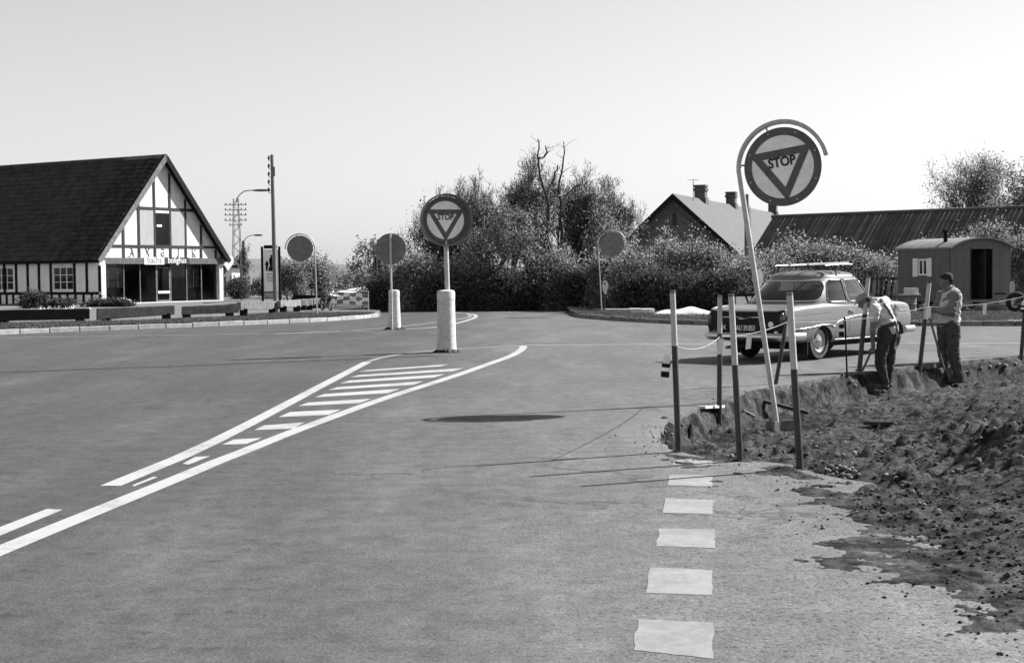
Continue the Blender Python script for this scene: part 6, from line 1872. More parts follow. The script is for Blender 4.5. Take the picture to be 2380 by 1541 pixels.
def cr(pts, n):
    pts = np.asarray(pts, float); out = []
    for i in range(len(pts) - 1):
        p0, p1, p2, p3 = pts[max(i - 1, 0)], pts[i], pts[i + 1], pts[min(i + 2, len(pts) - 1)]
        for k in range(n):
            t = k / n
            out.append(.5 * (2 * p1 + (p2 - p0) * t + (2 * p0 - 5 * p1 + 4 * p2 - p3) * t * t + (3 * p1 - p0 - 3 * p2 + p3) * t ** 3))
    out.append(pts[-1]); return np.array(out)
STf = cr(ST, 4)
def section(x, w, zb_, zs, zcn):
    h = [(0, zb_), (w * .55, zb_), (w * .86, zb_ + .015), (w * .955, zb_ + .06), (w * .99, zb_ + .17), (w, .56), (w * .995, .68), (w * .975, zs - .13), (w * .955, zs - .05), (w * .915, zs - .008), (w * .86, zs + .006), (w * .74, zs + (zcn - zs) * .35), (w * .42, zs + (zcn - zs) * .85), (0, zcn)]
    return cr(h, 3)
secs = [section(*s) for s in STf]
mh = len(secs[0]); full = 2 * (mh - 1)
vs = []; fs = []
for s, sec in zip(STf, secs):
    for (y, z) in sec: vs.append((s[0], -y, z))
    for (y, z) in sec[-2:0:-1]: vs.append((s[0], y, z))
ns_ = len(secs)
for i in range(ns_ - 1):
    for k in range(full):
        k2 = (k + 1) % full
        fs.append((i * full + k, i * full + k2, (i + 1) * full + k2, (i + 1) * full + k))
fs.append(tuple(range(full - 1, -1, -1))); fs.append(tuple((ns_ - 1) * full + k for k in range(full)))
shell = MB(); shell.add(vs, fs)
sme = shell.mesh('body', [M['car_body'], M['car_dark']])
bm = bmesh.new(); bm.from_mesh(sme); bmesh.ops.recalc_face_normals(bm, faces=bm.faces); bm.to_mesh(sme); bm.free()
body = link('body', sme, car)
# wheel wells
cut = MB()
for x in (-1.27, 1.27):
    for s in (-1, 1):
        cut.lathe([(0.345, 0), (0.345, .5)], 40, (x, s * .42, .225), Matrix.Rotation(-s * math.pi / 2, 3, 'X'))
cme = cut.mesh('cutter', [M['car_dark']])
bm = bmesh.new(); bm.from_mesh(cme); bmesh.ops.recalc_face_normals(bm, faces=bm.faces); bm.to_mesh(cme); bm.free()
cob = link('cutter', cme); 
tmpb = link('tmp_body', sme.copy())
md = tmpb.modifiers.new('b', 'BOOLEAN'); md.object = cob; md.operation = 'DIFFERENCE'; md.solver = 'EXACT'
try: md.material_mode = 'TRANSFER'
except Exception: pass
bpy.context.view_layer.update()
dg = bpy.context.evaluated_depsgraph_get()
nme = bpy.data.meshes.new_from_object(tmpb.evaluated_get(dg)); nme.name = 'body'
bpy.data.objects.remove(tmpb); bpy.data.objects.remove(cob)
nme.materials.clear()
for m_ in (M['car_body'], M['car_dark'], M['car_tail_shade']): nme.materials.append(m_)
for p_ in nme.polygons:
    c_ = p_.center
    if p_.normal.x < -.45 and c_.x < -2.1: p_.material_index = 2  # rear faces turned from the sun: shade painted in as near-black enamel
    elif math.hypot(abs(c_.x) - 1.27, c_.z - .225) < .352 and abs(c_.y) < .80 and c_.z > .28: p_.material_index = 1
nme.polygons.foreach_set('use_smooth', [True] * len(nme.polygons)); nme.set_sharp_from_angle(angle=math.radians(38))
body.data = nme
bvh = BVHTree.FromPolygons([v.co for v in sme.vertices], [p.vertices for p in sme.polygons])
def side_pt(x, z, s=-1, off=.006):
    h = bvh.ray_cast(Vector((x, s * 2.0, z)), Vector((0, -s, 0)))
    q = h[0] if h[0] is not None else Vector((x, s * .8, z))
    return q + Vector((0, s * off, 0))
def rear_pt(y, z, off=.006):
    h = bvh.ray_cast(Vector((-4, y, z)), Vector((1, 0, 0)))
    q = h[0] if h[0] is not None else Vector((-2.3, y, z))
    return q + Vector((-off, 0, 0))
def top_pt(x, y, off=.004):
    h = bvh.ray_cast(Vector((x, y, 3)), Vector((0, 0, -1)))
    return h[0] + Vector((0, 0, off))
def trim(name, pts, r, mat, n=6, parent=None):
    mb = MB(); mb.tube(pts, r, n); return mb.build(name, mat, parent or car, smooth=60)
def curve2(pts, n=8): return [tuple(p) for p in cr(pts, n)]
for s in (-1, 1):
    # chrome: along the tail, over the arch, sweeping up across the door, and along the front wing
    trim('chrome_strip', [side_pt(x, z, s) for x, z in curve2([(-2.30, .53), (-1.9, .545), (-1.6, .565), (-1.4, .585), (-1.15, .59), (-1.0, .575), (-.93, .56), (-.86, .60), (-.74, .645), (-.5, .685), (-.2, .71), (.2, .73), (.45, .74)])], .0075, M['chrome'])
    trim('chrome_strip', [side_pt(x, z, s) for x, z in curve2([(1.05, .755), (1.4, .76), (1.85, .75)])], .008, M['chrome'])
    trim('sill_strip', [side_pt(x, z, s) for x, z in curve2([(-.85, .325), (0, .32), (.85, .325)])], .010, M['chrome'])
    trim('door_seam', [side_pt(x, z, s, .001) for x, z in [(-.42, .93), (-.42, .7), (-.43, .5), (-.44, .34)]], .005, M['car_dark'])
    trim('door_seam', [side_pt(x, z, s, .001) for x, z in [(.66, .93), (.70, .7), (.70, .5), (.66, .34)]], .005, M['car_dark'])
    trim('crease', [side_pt(x, z, s, .0) for x, z in curve2([(-2.25, .745), (-1.6, .77), (-1.0, .79)])], .003, M['car_dark'])
    mb = MB(); p = side_pt(-.32, .80, s); mb.beam(p + Vector((-.07, s * .02, 0)), p + Vector((.09, s * .02, 0)), .018, .022); mb.cyl(p + Vector((-.07, 0, 0)), p + Vector((-.07, s * .025, 0)), .02); mb.build('door_handle', M['chrome'], car)
# cabin: rings between belt line and roof edge, closed by a low dome
Z0, Z1c, ZR = .895, 1.365, 1.497
def cab_dims(v):
    xf = .96 - .48 * v ** 1.15; xr = -1.56 + .52 * v ** 1.5; b_ = .765 - .145 * v ** 1.4; nn_ = 3.4 - .5 * v
    return xf, xr, b_, nn_
def cab_pt(u, v):
    if v <= 1:
        xf, xr, b_, nn_ = cab_dims(v); z = Z0 + (Z1c - Z0) * v; k = 1.0
    else:
        xf, xr, b_, nn_ = cab_dims(1.0); t = v - 1; k = math.cos(t * math.pi / 2) ** .62 if t < 1 else 0; z = Z1c + (ZR - Z1c) * math.sin(t * math.pi / 2)
    c, s = math.cos(u), math.sin(u)
    xm = (xf + xr) / 2; a_ = (xf - xr) / 2
    x = xm + k * a_ * math.copysign(abs(c) ** (2 / nn_), c); y = k * b_ * math.copysign(abs(s) ** (2 / nn_), s)
    return Vector((x, y, z))
us = np.linspace(0, 2 * math.pi, 6001); pm = np.array([cab_pt(u, .5)[:] for u in us])
cl_ = np.concatenate([[0], np.cumsum(np.linalg.norm(np.diff(pm, axis=0), axis=1))]); PERI = cl_[-1]
NU = 340
su = np.arange(NU) * PERI / NU
uu = np.interp(su, cl_, us)
def s_to_u(s): return float(np.interp(s % PERI, cl_, us))
def s_of_x(x, side):  # arc length where the mid-height ring passes x on the given side (+1 left)
    sel = (pm[:, 1] * side > .3); i = np.argmin(np.where(sel, np.abs(pm[:, 0] - x), 9)); return cl_[i]
NVs = [i / 34 for i in range(35)] + [1 + t for t in (.08, .17, .28, .4, .53, .67, .8, .9, .97)]
S_REAR = PERI / 2
wins = []  # (name, s centre, half width, v0, v1, corner radius (s), skew)
v0w, v1w = .14, .93
wins.append(('rear_window', S_REAR, .80, .19, .90, .15, 0))
wins.append(('windscreen', 0.0, .80, .10, .90, .10, 0))
for sd_ in (1, -1):
    a_ = s_of_x(-.94, sd_); b_ = s_of_x(-.43, sd_); c_ = s_of_x(-.38, sd_); d_ = s_of_x(.42, sd_)
    wins.append(('quarter_window', (a_ + b_) / 2, abs(a_ - b_) / 2, v0w, v1w, .075, .055 * sd_))
    wins.append(('door_window', (c_ + d_) / 2, abs(c_ - d_) / 2, v0w, v1w, .035, .02 * sd_))
VH = .49
def in_win(w, s, v, grow=0.0):
    _, sc_, hw_, a0_, a1_, rad, sk = w
    ds = (s - sc_ + PERI / 2) % PERI - PERI / 2
    vm = (a0_ + a1_) / 2; hv = (a1_ - a0_) / 2 * VH
    ds = ds - sk * (v - vm) / (a1_ - a0_) * 2
    dv = (v - vm) * VH
    qx, qy = abs(ds) - (hw_ - rad), abs(dv) - (hv - rad)
    return math.hypot(max(qx, 0), max(qy, 0)) + min(max(qx, qy), 0) - rad < grow
grid = [[cab_pt(u, v) for u in uu] for v in NVs]
NVn = len(NVs)
cv = [p for row in grid for p in row] + [Vector((cab_pt(0, 1.999).x * 0 + (cab_dims(1)[0] + cab_dims(1)[1]) / 2, 0, ZR))]
cf = []; gl = [[] for _ in wins]
for j in range(NVn - 1):
    for i in range(NU):
        i2 = (i + 1) % NU; q = (j * NU + i, j * NU + i2, (j + 1) * NU + i2, (j + 1) * NU + i)
        sm = su[i] + PERI / NU / 2; vm = (NVs[j] + NVs[j + 1]) / 2
        hit = None
        if vm < 1:
            for wi, w in enumerate(wins):
                if in_win(w, sm, vm): hit = wi; break
        if hit is None: cf.append(q)
        else: gl[hit].append(q)
for i in range(NU): cf.append(((NVn - 1) * NU + i, (NVn - 1) * NU + (i + 1) % NU, len(cv) - 1))
mb = MB(); mb.add(cv, cf); cab = mb.build('cabin', M['car_body'], car, smooth=50)
for w, q in zip(wins, gl):
    ids = sorted(set(k for f_ in q for k in f_)); mp2 = {k: n for n, k in enumerate(ids)}
    ctr = Vector((-.2, 0, 1.15))
    mb = MB(); mb.add([cv[k] + (ctr - cv[k]).normalized() * .006 for k in ids], [tuple(mp2[k] for k in f_) for f_ in q])
    wo = mb.build(w[0], M['glass'], car, smooth=60)
    _, sc_, hw_, a0_, a1_, rad, sk = w
    pts = []; hv = (a1_ - a0_) / 2 * VH; vm = (a0_ + a1_) / 2
    for cxs, cys, st_ in ((1, 1, 0), (-1, 1, 1), (-1, -1, 2), (1, -1, 3)):
        for k in range(7):
            an = math.pi / 2 * (st_ + k / 6)
            pts.append(((hw_ - rad) * cxs + rad * math.cos(an), (hv - rad) * cys + rad * math.sin(an)))
    dense = []
    for a_, b_ in zip(pts, pts[1:] + pts[:1]):
        n_ = max(1, int(math.hypot(b_[0] - a_[0], b_[1] - a_[1]) / .04))
        for k in range(n_): dense.append((a_[0] + (b_[0] - a_[0]) * k / n_, a_[1] + (b_[1] - a_[1]) * k / n_))
    path = []
    for ds, dv in dense:
        v = vm + dv / VH; s = sc_ + ds + sk * (v - vm) / (a1_ - a0_) * 2
        p = cab_pt(s_to_u(s), min(max(v, 0), 1)); path.append(p + (p - Vector((p.x * .6 - .1, 0, p.z))).normalized() * .004)
    mb = MB(); mb.tube(path, .0125 if 'rear' in w[0] or 'wind' in w[0][:5] else .011, 6, closed=True); mb.build('window_trim', M['chrome'], wo, smooth=60)
# vent pillar in the door windows, wiper seam, rain gutter
for sd_ in (1, -1):
    p0 = cab_pt(s_to_u(s_of_x(.24, sd_)), v0w); p1 = cab_pt(s_to_u(s_of_x(.20, sd_)), v1w)
    trim('vent_pillar', [p0, p1], .011, M['chrome'])
    gut = [cab_pt(s_to_u(s_of_x(x, sd_)), .965) + Vector((0, sd_ * .008, 0)) for x in np.linspace(-.85, .45, 12)]
    trim('rain_gutter', gut, .010, M['chrome'])
# interior
MB().bx(-1.15, .75, -.62, .62, .970, .98).build('interior_floor', M['car_dark'], car)
for x in (-.78, -.05):
    mb = MB(); mb.box((x, 0, 1.06), (.16, 1.12, .17), Matrix.Rotation(-.18, 3, 'Y')); mb.build('seat_back', M['leather'], car, bevel=.04)
mb = MB(); path = [Vector((.40, .34 + .19 * math.cos(a), 1.06 + .17 * math.sin(a))) for a in np.linspace(0, 2 * math.pi, 24, endpoint=False)]; mb.tube(path, .012, 6, closed=True); mb.build('steering_wheel', M['rubber'], car, smooth=60)
MB().bx(.62, .80, -.6, .6, .99, 1.03).build('dashboard', M['car_dark'], car, bevel=.02)
# tail: boot lid seam, shade-painted lower tail, badge bar, handle, plate, lamps, filler cap
trim('boot_seam', [top_pt(-1.66, y, .001) for y in np.linspace(-.55, .55, 12)], .005, M['car_dark'])
trim('boot_seam', [top_pt(x, -.56 + .01 * (x + 1.4), .001) for x in np.linspace(-1.66, -2.28, 10)], .004, M['car_dark'])
trim('boot_seam', [top_pt(x, .56 - .01 * (x + 1.4), .001) for x in np.linspace(-1.66, -2.28, 10)], .004, M['car_dark'])
trim('boot_trim', [rear_pt(y, .735 - .03 * math.exp(-(y / .06) ** 2) - .02 * abs(y) ** 2, .012) for y in np.linspace(-.30, .42, 25)], .011, M['chrome'])
mb = MB(); mb.sphere(rear_pt(.06, .71, .014), (.012, .07, .016)); mb.build('boot_handle', M['chrome'], car, smooth=60)
pc = rear_pt(0.02, .555, .012)
pl = MB().box(pc + Vector((0, 0, 0)), (.012, .56, .125)).build('number_plate', M['plate_black'], car)
mb = MB(); text(mb, 'AU 39.853', pc + Vector((-.008, -.04, 0)), (0, -1, 0), (0, 0, 1), .118, .002, .72); mb.build('plate_lettering', M['plate_white'], pl)
mb = MB(); text(mb, 'DK', rear_pt(.42, .56, .012), (0, -1, 0), (0, 0, 1), .10, .0015, .8); mb.build('country_letters', M['plate_white'], car)
for s in (-1, 1):
    pr = rear_pt(s * .70, .65, .0)
    mb = MB(); mb.sphere(pr + Vector((.03, 0, .05)), (.06, .042, .12)); tl = mb.build('tail_lamp', M['lamp_glass'], car, smooth=60)
    mb = MB(); mb.sphere(rear_pt(s * .60, .485, .0) + Vector((.0, 0, 0)), (.03, .045, .045)); mb.build('reflector', M['chrome'] if s < 0 else M['lamp_glass'], car, smooth=60)
    mb = MB(); mb.tube([top_pt(x, s * .715, .0) for x in np.linspace(-2.33, -1.75, 8)], [.02, .024, .022, .02, .016, .012, .008, .004], 8); mb.build('tail_fin', M['car_body'], car, smooth=60)
mb = MB(); mb.lathe([(.045, -.005), (.052, .006), (.04, .014), (.0, .016)], 18, rear_pt(-.50, .62, .0), Matrix.Rotation(-math.pi / 2, 3, 'Y')); mb.build('filler_cap', M['paint_white'], car, smooth=50)
# bumpers
def bumper(xm, zmid, front):
    sg_ = 1 if front else -1
    path = [Vector((xm - sg_ * .55, -.835, zmid)), Vector((xm - sg_ * .25, -.825, zmid)), Vector((xm - sg_ * .08, -.76, zmid)), Vector((xm, -.55, zmid)), Vector((xm + sg_ * .02, 0, zmid)), Vector((xm, .55, zmid)), Vector((xm - sg_ * .08, .76, zmid)), Vector((xm - sg_ * .25, .825, zmid)), Vector((xm - sg_ * .55, .835, zmid))]
    path = [Vector(p) for p in cr([tuple(p) for p in path], 5)]
    mb = MB(); n = len(path); vsb = []; prof_ = [(0, -.062), (.028, -.042), (.038, 0), (.028, .042), (0, .062)]
    for i, p in enumerate(path):
        t = (path[min(i + 1, n - 1)] - path[max(i - 1, 0)]).normalized(); o_ = Vector((t.y, -t.x, 0)) * (1 if front else -1)
        o_ = Vector((t.y, -t.x, 0)); 
        if (o_.x * sg_) < 0 and abs(o_.x) > .2: o_ = -o_
        elif abs(o_.x) <= .2 and o_.y * p.y < 0: o_ = -o_
        for (a_, b_) in prof_: vsb.append(p + o_ * a_ + Vector((0, 0, b_)))
    mb.add(vsb, [(i * 5 + j, (i + 1) * 5 + j, (i + 1) * 5 + j + 1, i * 5 + j + 1) for i in range(n - 1) for j in range(4)])
    b_ = mb.build('bumper', M['chrome'], car, smooth=60)
    for y in (-.42, .42):
        mb = MB(); mb.sphere((xm + sg_ * .045, y, zmid + .01), (.04, .035, .11)); mb.build('overrider', M['chrome'], b_, smooth=60)
bumper(-2.46, .42, False); bumper(2.06, .42, True)
for s in (-1, 1):
    mb = MB(); mb.lathe([(.105, 0), (.115, .03), (.09, .05), (.0, .07)], 20, (1.90, s * .60, .72), Matrix.Rotation(math.pi / 2, 3, 'Y')); mb.build('headlamp', M['chrome'], car, smooth=50)
    mb = MB(); mb.sphere((1.95, s * .66, .53), (.05, .04, .04)); mb.build('indicator', M['paint_white'], car, smooth=60)
    mb = MB(); mb.bx(-1.70, -1.675, s * .645 - .11, s * .645 + .11, .10, .36); mb.build('mud_flap', M['rubber'], car)
mb = MB(); mb.bx(2.0, 2.03, -.42, .42, .52, .70); mb.build('grille', M['chrome'], car)
mb = MB(); mb.bx(-1.95, 1.8, -.55, .55, .20, .30); mb.build('underbody', M['black'], car)
mb = MB(); mb.tube([(-1.2, .3, .24), (-2.0, .32, .24), (-2.46, .33, .23)], .025, 8); mb.build('exhaust', M['steel'], car)
mb = MB(); mb.cyl((-1.27, -.6, .31), (-1.27, .6, .31), .05); mb.sphere((-1.27, 0, .31), .13); mb.build('rear_axle', M['black'], car, smooth=60)
# wheels
RW = .315
tyre_p = [(.195, -.065), (.24, -.078), (.29, -.072), (.308, -.055), (RW, -.03), (RW, .03), (.308, .055), (.29, .072), (.24, .078), (.195, .065)]
rim_p = [(.20, -.06), (.198, .062), (.185, .068), (.165, .055), (.125, .045), (.118, .05)]
cap_p = [(.125, .045), (.12, .062), (.09, .078), (.05, .085), (.02, .095), (.0, .096)]
for x in (-1.27, 1.27):
    for s in (-1, 1):
        Rw = Matrix.Rotation(-s * math.pi / 2, 3, 'X'); c = (x, s * .655, RW)
        mb = MB(); mb.lathe(tyre_p, 36, c, Rw, cap=False); t_ = mb.build('wheel', M['rubber'], car, smooth=40)
        mb = MB(); mb.lathe(rim_p, 30, c, Rw, cap=False); mb.lathe([(.12, .03), (.0, .031)], 30, c, Rw, cap=False); mb.build('rim', M['car_roof'], t_, smooth=40)
        mb = MB(); mb.lathe(cap_p, 28, c, Rw, cap=False); mb.build('hub_cap', M['chrome'], t_, smooth=40)
        mb = MB(); mb.lathe([(.288, .0745), (.245, .080)], 36, c, Rw, cap=False); mb.build('sidewall_ring', M['steel'], t_, smooth=40)
# roof rack
rk = MB()
rack = None
zr = 1.60
mb = MB()
for s in (-1, 1): mb.tube([(-.70, s * .50, zr - .02), (-.2, s * .50, zr), (.20, s * .50, zr)], .014, 6)
rack = mb.build('roof_rack', M['chrome'], car, smooth=60)
for x in (-.62, -.40, -.15, .10):
    mb = MB(); mb.beam((x, -.60, zr - .045), (x, .60, zr - .045), .05, .018); mb.build('slat', M['wood_dark'], rack)
mb = MB(); mb.beam((-.8, -.22, zr + .0), (.30, -.36, zr + .03), .06, .03); mb.build('loose_batten', M['wood_light'], rack)
mb = MB(); mb.beam((-.8, .15, zr - .01), (.2, .2, zr + .015), .05, .03); mb.build('loose_batten', M['wood_light'], rack)
for x in (-.52, .06):
    for s in (-1, 1):
        mb = MB(); mb.tube([(x, s * .52, zr - .03), (x + .02, s * .575, zr - .10), (x + .03, s * .60, 1.385)], .012, 6); mb.build('foot', M['rubber'], rack, smooth=60)
# ================================================================== THE TWO WORKMEN
def round_cone(mb, p0, p1, r0, r1, n=14):
    p0 = Vector(p0); p1 = Vector(p1); d = p1 - p0; L = d.length; d = d / L
    prof = [(r0 * math.cos(a), r0 * math.sin(a)) for a in np.linspace(-math.pi / 2 + .05, 0, 6)] + [(r1 * math.cos(a), L + r1 * math.sin(a)) for a in np.linspace(0, math.pi / 2 - .05, 6)]
    ref = Vector((0, 1, 0)) if abs(d.y) < .9 else Vector((1, 0, 0)); s = d.cross(ref).normalized(); u = d.cross(s)
    R_ = Matrix((s, u, d)).transposed()
    mb.lathe(prof, n, p0, R_)
def remeshed(name, mb, mat, parent, voxel, smooth_it=4, fold=0.0, seed=0, fscale=(14, 14, 6)):
    me = mb.mesh(name, mat); o = link('tmp_' + name, me)
    r = o.modifiers.new('r', 'REMESH'); r.mode = 'VOXEL'; r.voxel_size = voxel
    s = o.modifiers.new('s', 'SMOOTH'); s.factor = .5; s.iterations = smooth_it
    bpy.context.view_layer.update(); dg = bpy.context.evaluated_depsgraph_get()
    nm = bpy.data.meshes.new_from_object(o.evaluated_get(dg)); nm.name = name
    bpy.data.objects.remove(o)
    if fold:
        n = len(nm.vertices); co = np.zeros(n * 3); nm.vertices.foreach_get('co', co); co = co.reshape(-1, 3)
        no = np.zeros(n * 3); nm.vertices.foreach_get('normal', no); no = no.reshape(-1, 3)
        f = fbm(co[:, 0] * fscale[0] + co[:, 2] * 4, co[:, 2] * fscale[2] + co[:, 1] * fscale[1], seed, 3)
        f2 = np.abs(fbm(co[:, 0] * 8 - co[:, 2] * 11, co[:, 1] * 8 + co[:, 2] * 9, seed + 5, 2))
        co = co + no * (f * fold - f2 * fold * 1.2)[:, None]
        nm.vertices.foreach_set('co', co.ravel()); nm.update()
    nm.polygons.foreach_set('use_smooth', [True] * len(nm.polygons))
    nm.materials.clear(); nm.materials.append(mat)
    return link(name, nm, parent)
def hand(mb, wrist, fwd_, side, curl, size=1.0, flip=1):
    """palm and five bent fingers; fwd_: direction of the palm, side: towards the thumb, fingers curl towards curl"""
    f = Vector(fwd_).normalized(); s = (Vector(side) - f * f.dot(Vector(side))).normalized(); c = f.cross(s) * flip
    if c.dot(Vector(curl)) < 0: c = -c
    w = Vector(wrist); k = size
    for t in (-.028, -.009, .010, .028):
        round_cone(mb, w + s * t * .6 * k, w + f * .085 * k + s * t * k, .017 * k, .013 * k, 10)
    for t, L in ((-.030, .058), (-.011, .070), (.009, .075), (.029, .068)):
        a = w + f * .088 * k + s * t * k
        b = a + (f * .75 + c * .65).normalized() * L * .5 * k
        e = b + (f * -.15 + c * .95).normalized() * L * .45 * k
        g = e + (f * -.8 + c * .35).normalized() * L * .30 * k
        round_cone(mb, a, b, .0095 * k, .009 * k, 8); round_cone(mb, b, e, .009 * k, .0085 * k, 8); round_cone(mb, e, g, .0085 * k, .007 * k, 8)
    a = w + f * .025 * k + s * .03 * k; b = a + (f * .6 + s * .6 + c * .35).normalized() * .045 * k; e = b + (f * .55 + c * .8).normalized() * .035 * k
    round_cone(mb, a, b, .013 * k, .011 * k, 8); round_cone(mb, b, e, .011 * k, .009 * k, 8)
def head(mb, c, face, up, k=1.0):
    """skull, jaw, nose, brow, lips, ears; face: direction looked at"""
    f = Vector(face).normalized(); u = (Vector(up) - f * f.dot(Vector(up))).normalized(); s = u.cross(f)
    R_ = Matrix((f, s, u)).transposed(); c = Vector(c)
    P_ = lambda x, y, z: c + R_ @ Vector((x, y, z)) * k
    mb.sphere(P_(-.012, 0, .03), (.098 * k, .077 * k, .095 * k), 18, 12, R=R_)
    mb.sphere(P_(.035, 0, -.045), (.062 * k, .058 * k, .075 * k), 14, 10, R=R_)
    mb.sphere(P_(.070, 0, -.095), (.024 * k, .028 * k, .020 * k), 10, 8, R=R_)
    round_cone(mb, P_(.085, 0, .012), P_(.108, 0, -.030), .011 * k, .015 * k, 8)
    round_cone(mb, P_(.080, -.034, .028), P_(.086, .034, .028), .013 * k, .013 * k, 8)
    round_cone(mb, P_(.090, -.020, -.062), P_(.090, .020, -.062), .0085 * k, .0085 * k, 8)
    for y in (-1, 1):
        mb.sphere(P_(-.005, y * .080, -.012), (.022 * k, .010 * k, .034 * k), 10, 8, R=R_)
        mb.sphere(P_(.074, y * .032, .010), (.012 * k, .015 * k, .010 * k), 8, 6, R=R_)
        mb.sphere(P_(.052, y * .045, -.030), (.030 * k, .020 * k, .028 * k), 8, 6, R=R_)
    return R_
def boot(name, ankle, toe_dir, parent, mat, L=.27, z0=0.0):
    a = Vector(ankle); d = Vector((toe_dir[0], toe_dir[1], 0)).normalized(); s = Vector((-d.y, d.x, 0))
    mb = MB(); g = Vector((a.x, a.y, z0))
    round_cone(mb, a + Vector((0, 0, .07)), g + Vector((0, 0, .06)), .058, .062)
    round_cone(mb, g - d * .04 + Vector((0, 0, .042)), g + d * (L - .13) + Vector((0, 0, .045)), .044, .046)
    round_cone(mb, g + d * (L - .16) + s * .008 + Vector((0, 0, .04)), g + d * (L - .10) + Vector((0, 0, .04)), .046, .038)
    return remeshed(name, mb, mat, parent, .011, 3)

# ---- first man: bent over his shovel
K4 = 1 / (2219 / 720.0) * KZ
def make_frame(px, py, z_guess=-.25):
    b = on_soil(px, py, z_guess); return b
w1 = make_frame(2049, 905)
k1 = w1.y / FPX * K4
def J1(zx, zy, dy=0.0): return Vector(((zx - 800) * k1, dy, (1268 - zy) * k1 + 0.0))
man = thing('person', 'workman in cloth cap, light shirt and braces bent over his shovel', 'person', w1)
skin = MB(); NE, FA = -.16, .16   # near and far side of the body
hipN, hipF = J1(820, 715, -.08), J1(905, 700, .10)
kneeN, kneeF = J1(770, 960, -.10), J1(905, 935, .13)
ankN, ankF = J1(808, 1222, -.08), J1(880, 1225, .16)
waist = J1(868, 655, .0); chest = J1(775, 470, .0); neckb = J1(700, 400, .0); shN, shF = J1(700, 470, -.19), J1(865, 400, .17)
elN, wrN = J1(672, 680, -.22), J1(690, 835, -.14)
elF, wrF = J1(985, 470, .20), J1(925, 548, .06)
hc = J1(620, 385, -.02)
body_lines = [(hipN, kneeN, .080, .055), (kneeN, ankN, .055, .040), (hipF, kneeF, .080, .055), (kneeF, ankF, .055, .040), (waist, chest, .115, .135), (hipN, hipF, .10, .10), (waist, (hipN + hipF) / 2, .115, .115), (chest, neckb, .13, .075), (shN, chest, .065, .09), (shF, chest, .065, .09),
              (shN, elN, .056, .044), (elN, wrN, .044, .029), (shF, elF, .056, .044), (elF, wrF, .044, .029), (neckb, hc, .062, .055), (ankN, ankN + Vector((-.12, 0, -.035)), .035, .03), (ankF, ankF + Vector((-.10, 0, -.035)), .035, .03)]
for a, b, r0, r1 in body_lines: round_cone(skin, a, b, r0, r1)
Rh = head(skin, hc, (-.80, .12, -.60), (-.55, 0, .83), 1.0)
hand(skin, wrN, (.05, .1, -1), (-.8, -.3, 0), (.3, .9, -.1)); hand(skin, wrF, (-.9, -.2, -.2), (0, 0, 1), (0, -1, 0))
remeshed('body', skin, M['skin'], man, .0065, 3)
sh = MB()
for a, b, r0, r1 in [(J1(862, 640), J1(790, 500), .150, .170), (J1(790, 500), J1(730, 420), .165, .115), (shN, J1(740, 450), .085, .12), (shF, J1(800, 430), .085, .12), (shN, shN.lerp(elN, .42), .078, .074), (shF, shF.lerp(elF, .75), .075, .066), (J1(860, 620, -.07), J1(880, 668, -.06), .13, .125), (J1(880, 620, .08), J1(905, 655, .08), .13, .12)]: round_cone(sh, a, b, r0, r1)
shirt = remeshed('shirt', sh, M['shirt_light'], man, .011, 3, .018, 3, (12, 12, 16))
sl = MB(); round_cone(sl, shF.lerp(elF, .7), elF, .062, .058); round_cone(sl, elF, elF.lerp(wrF, .75), .058, .045); remeshed('far_sleeve', sl, M['shirt_mid'], man, .011, 3, .006, 4)
tr = MB()
for a, b, r0, r1 in [(J1(868, 668, -.03), J1(862, 720, .0), .155, .158), (hipN, kneeN, .115, .088), (kneeN, ankN + Vector((0, 0, .05)), .088, .080), (hipF, kneeF, .115, .088), (kneeF, ankF + Vector((0, 0, .05)), .088, .078), (hipN, hipF, .12, .12)]: round_cone(tr, a, b, r0, r1)
remeshed('trousers', tr, M['denim_dark'], man, .012, 4, .016, 8)
boot('boot', ankN, (-1, -.12), man, M['leather'], .28, 0.0); boot('boot', ankF, (-1, .1), man, M['leather'], .27, 0.0)
cp = MB(); P_ = lambda x, y, z: hc + Rh @ Vector((x, y, z))
cp.sphere(P_(-.008, 0, .065), (.112, .094, .062), 18, 10, R=Rh); cp.sphere(P_(.105, 0, .040), (.055, .070, .012), 14, 8, R=Rh)
remeshed('cap', cp, M['cap'], man, .009, 3, .004, 2)
hr = MB(); hr.sphere(P_(-.045, 0, .0), (.068, .082, .058), 14, 10, R=Rh); hr.build('hair', M['hair'], man, smooth=60)
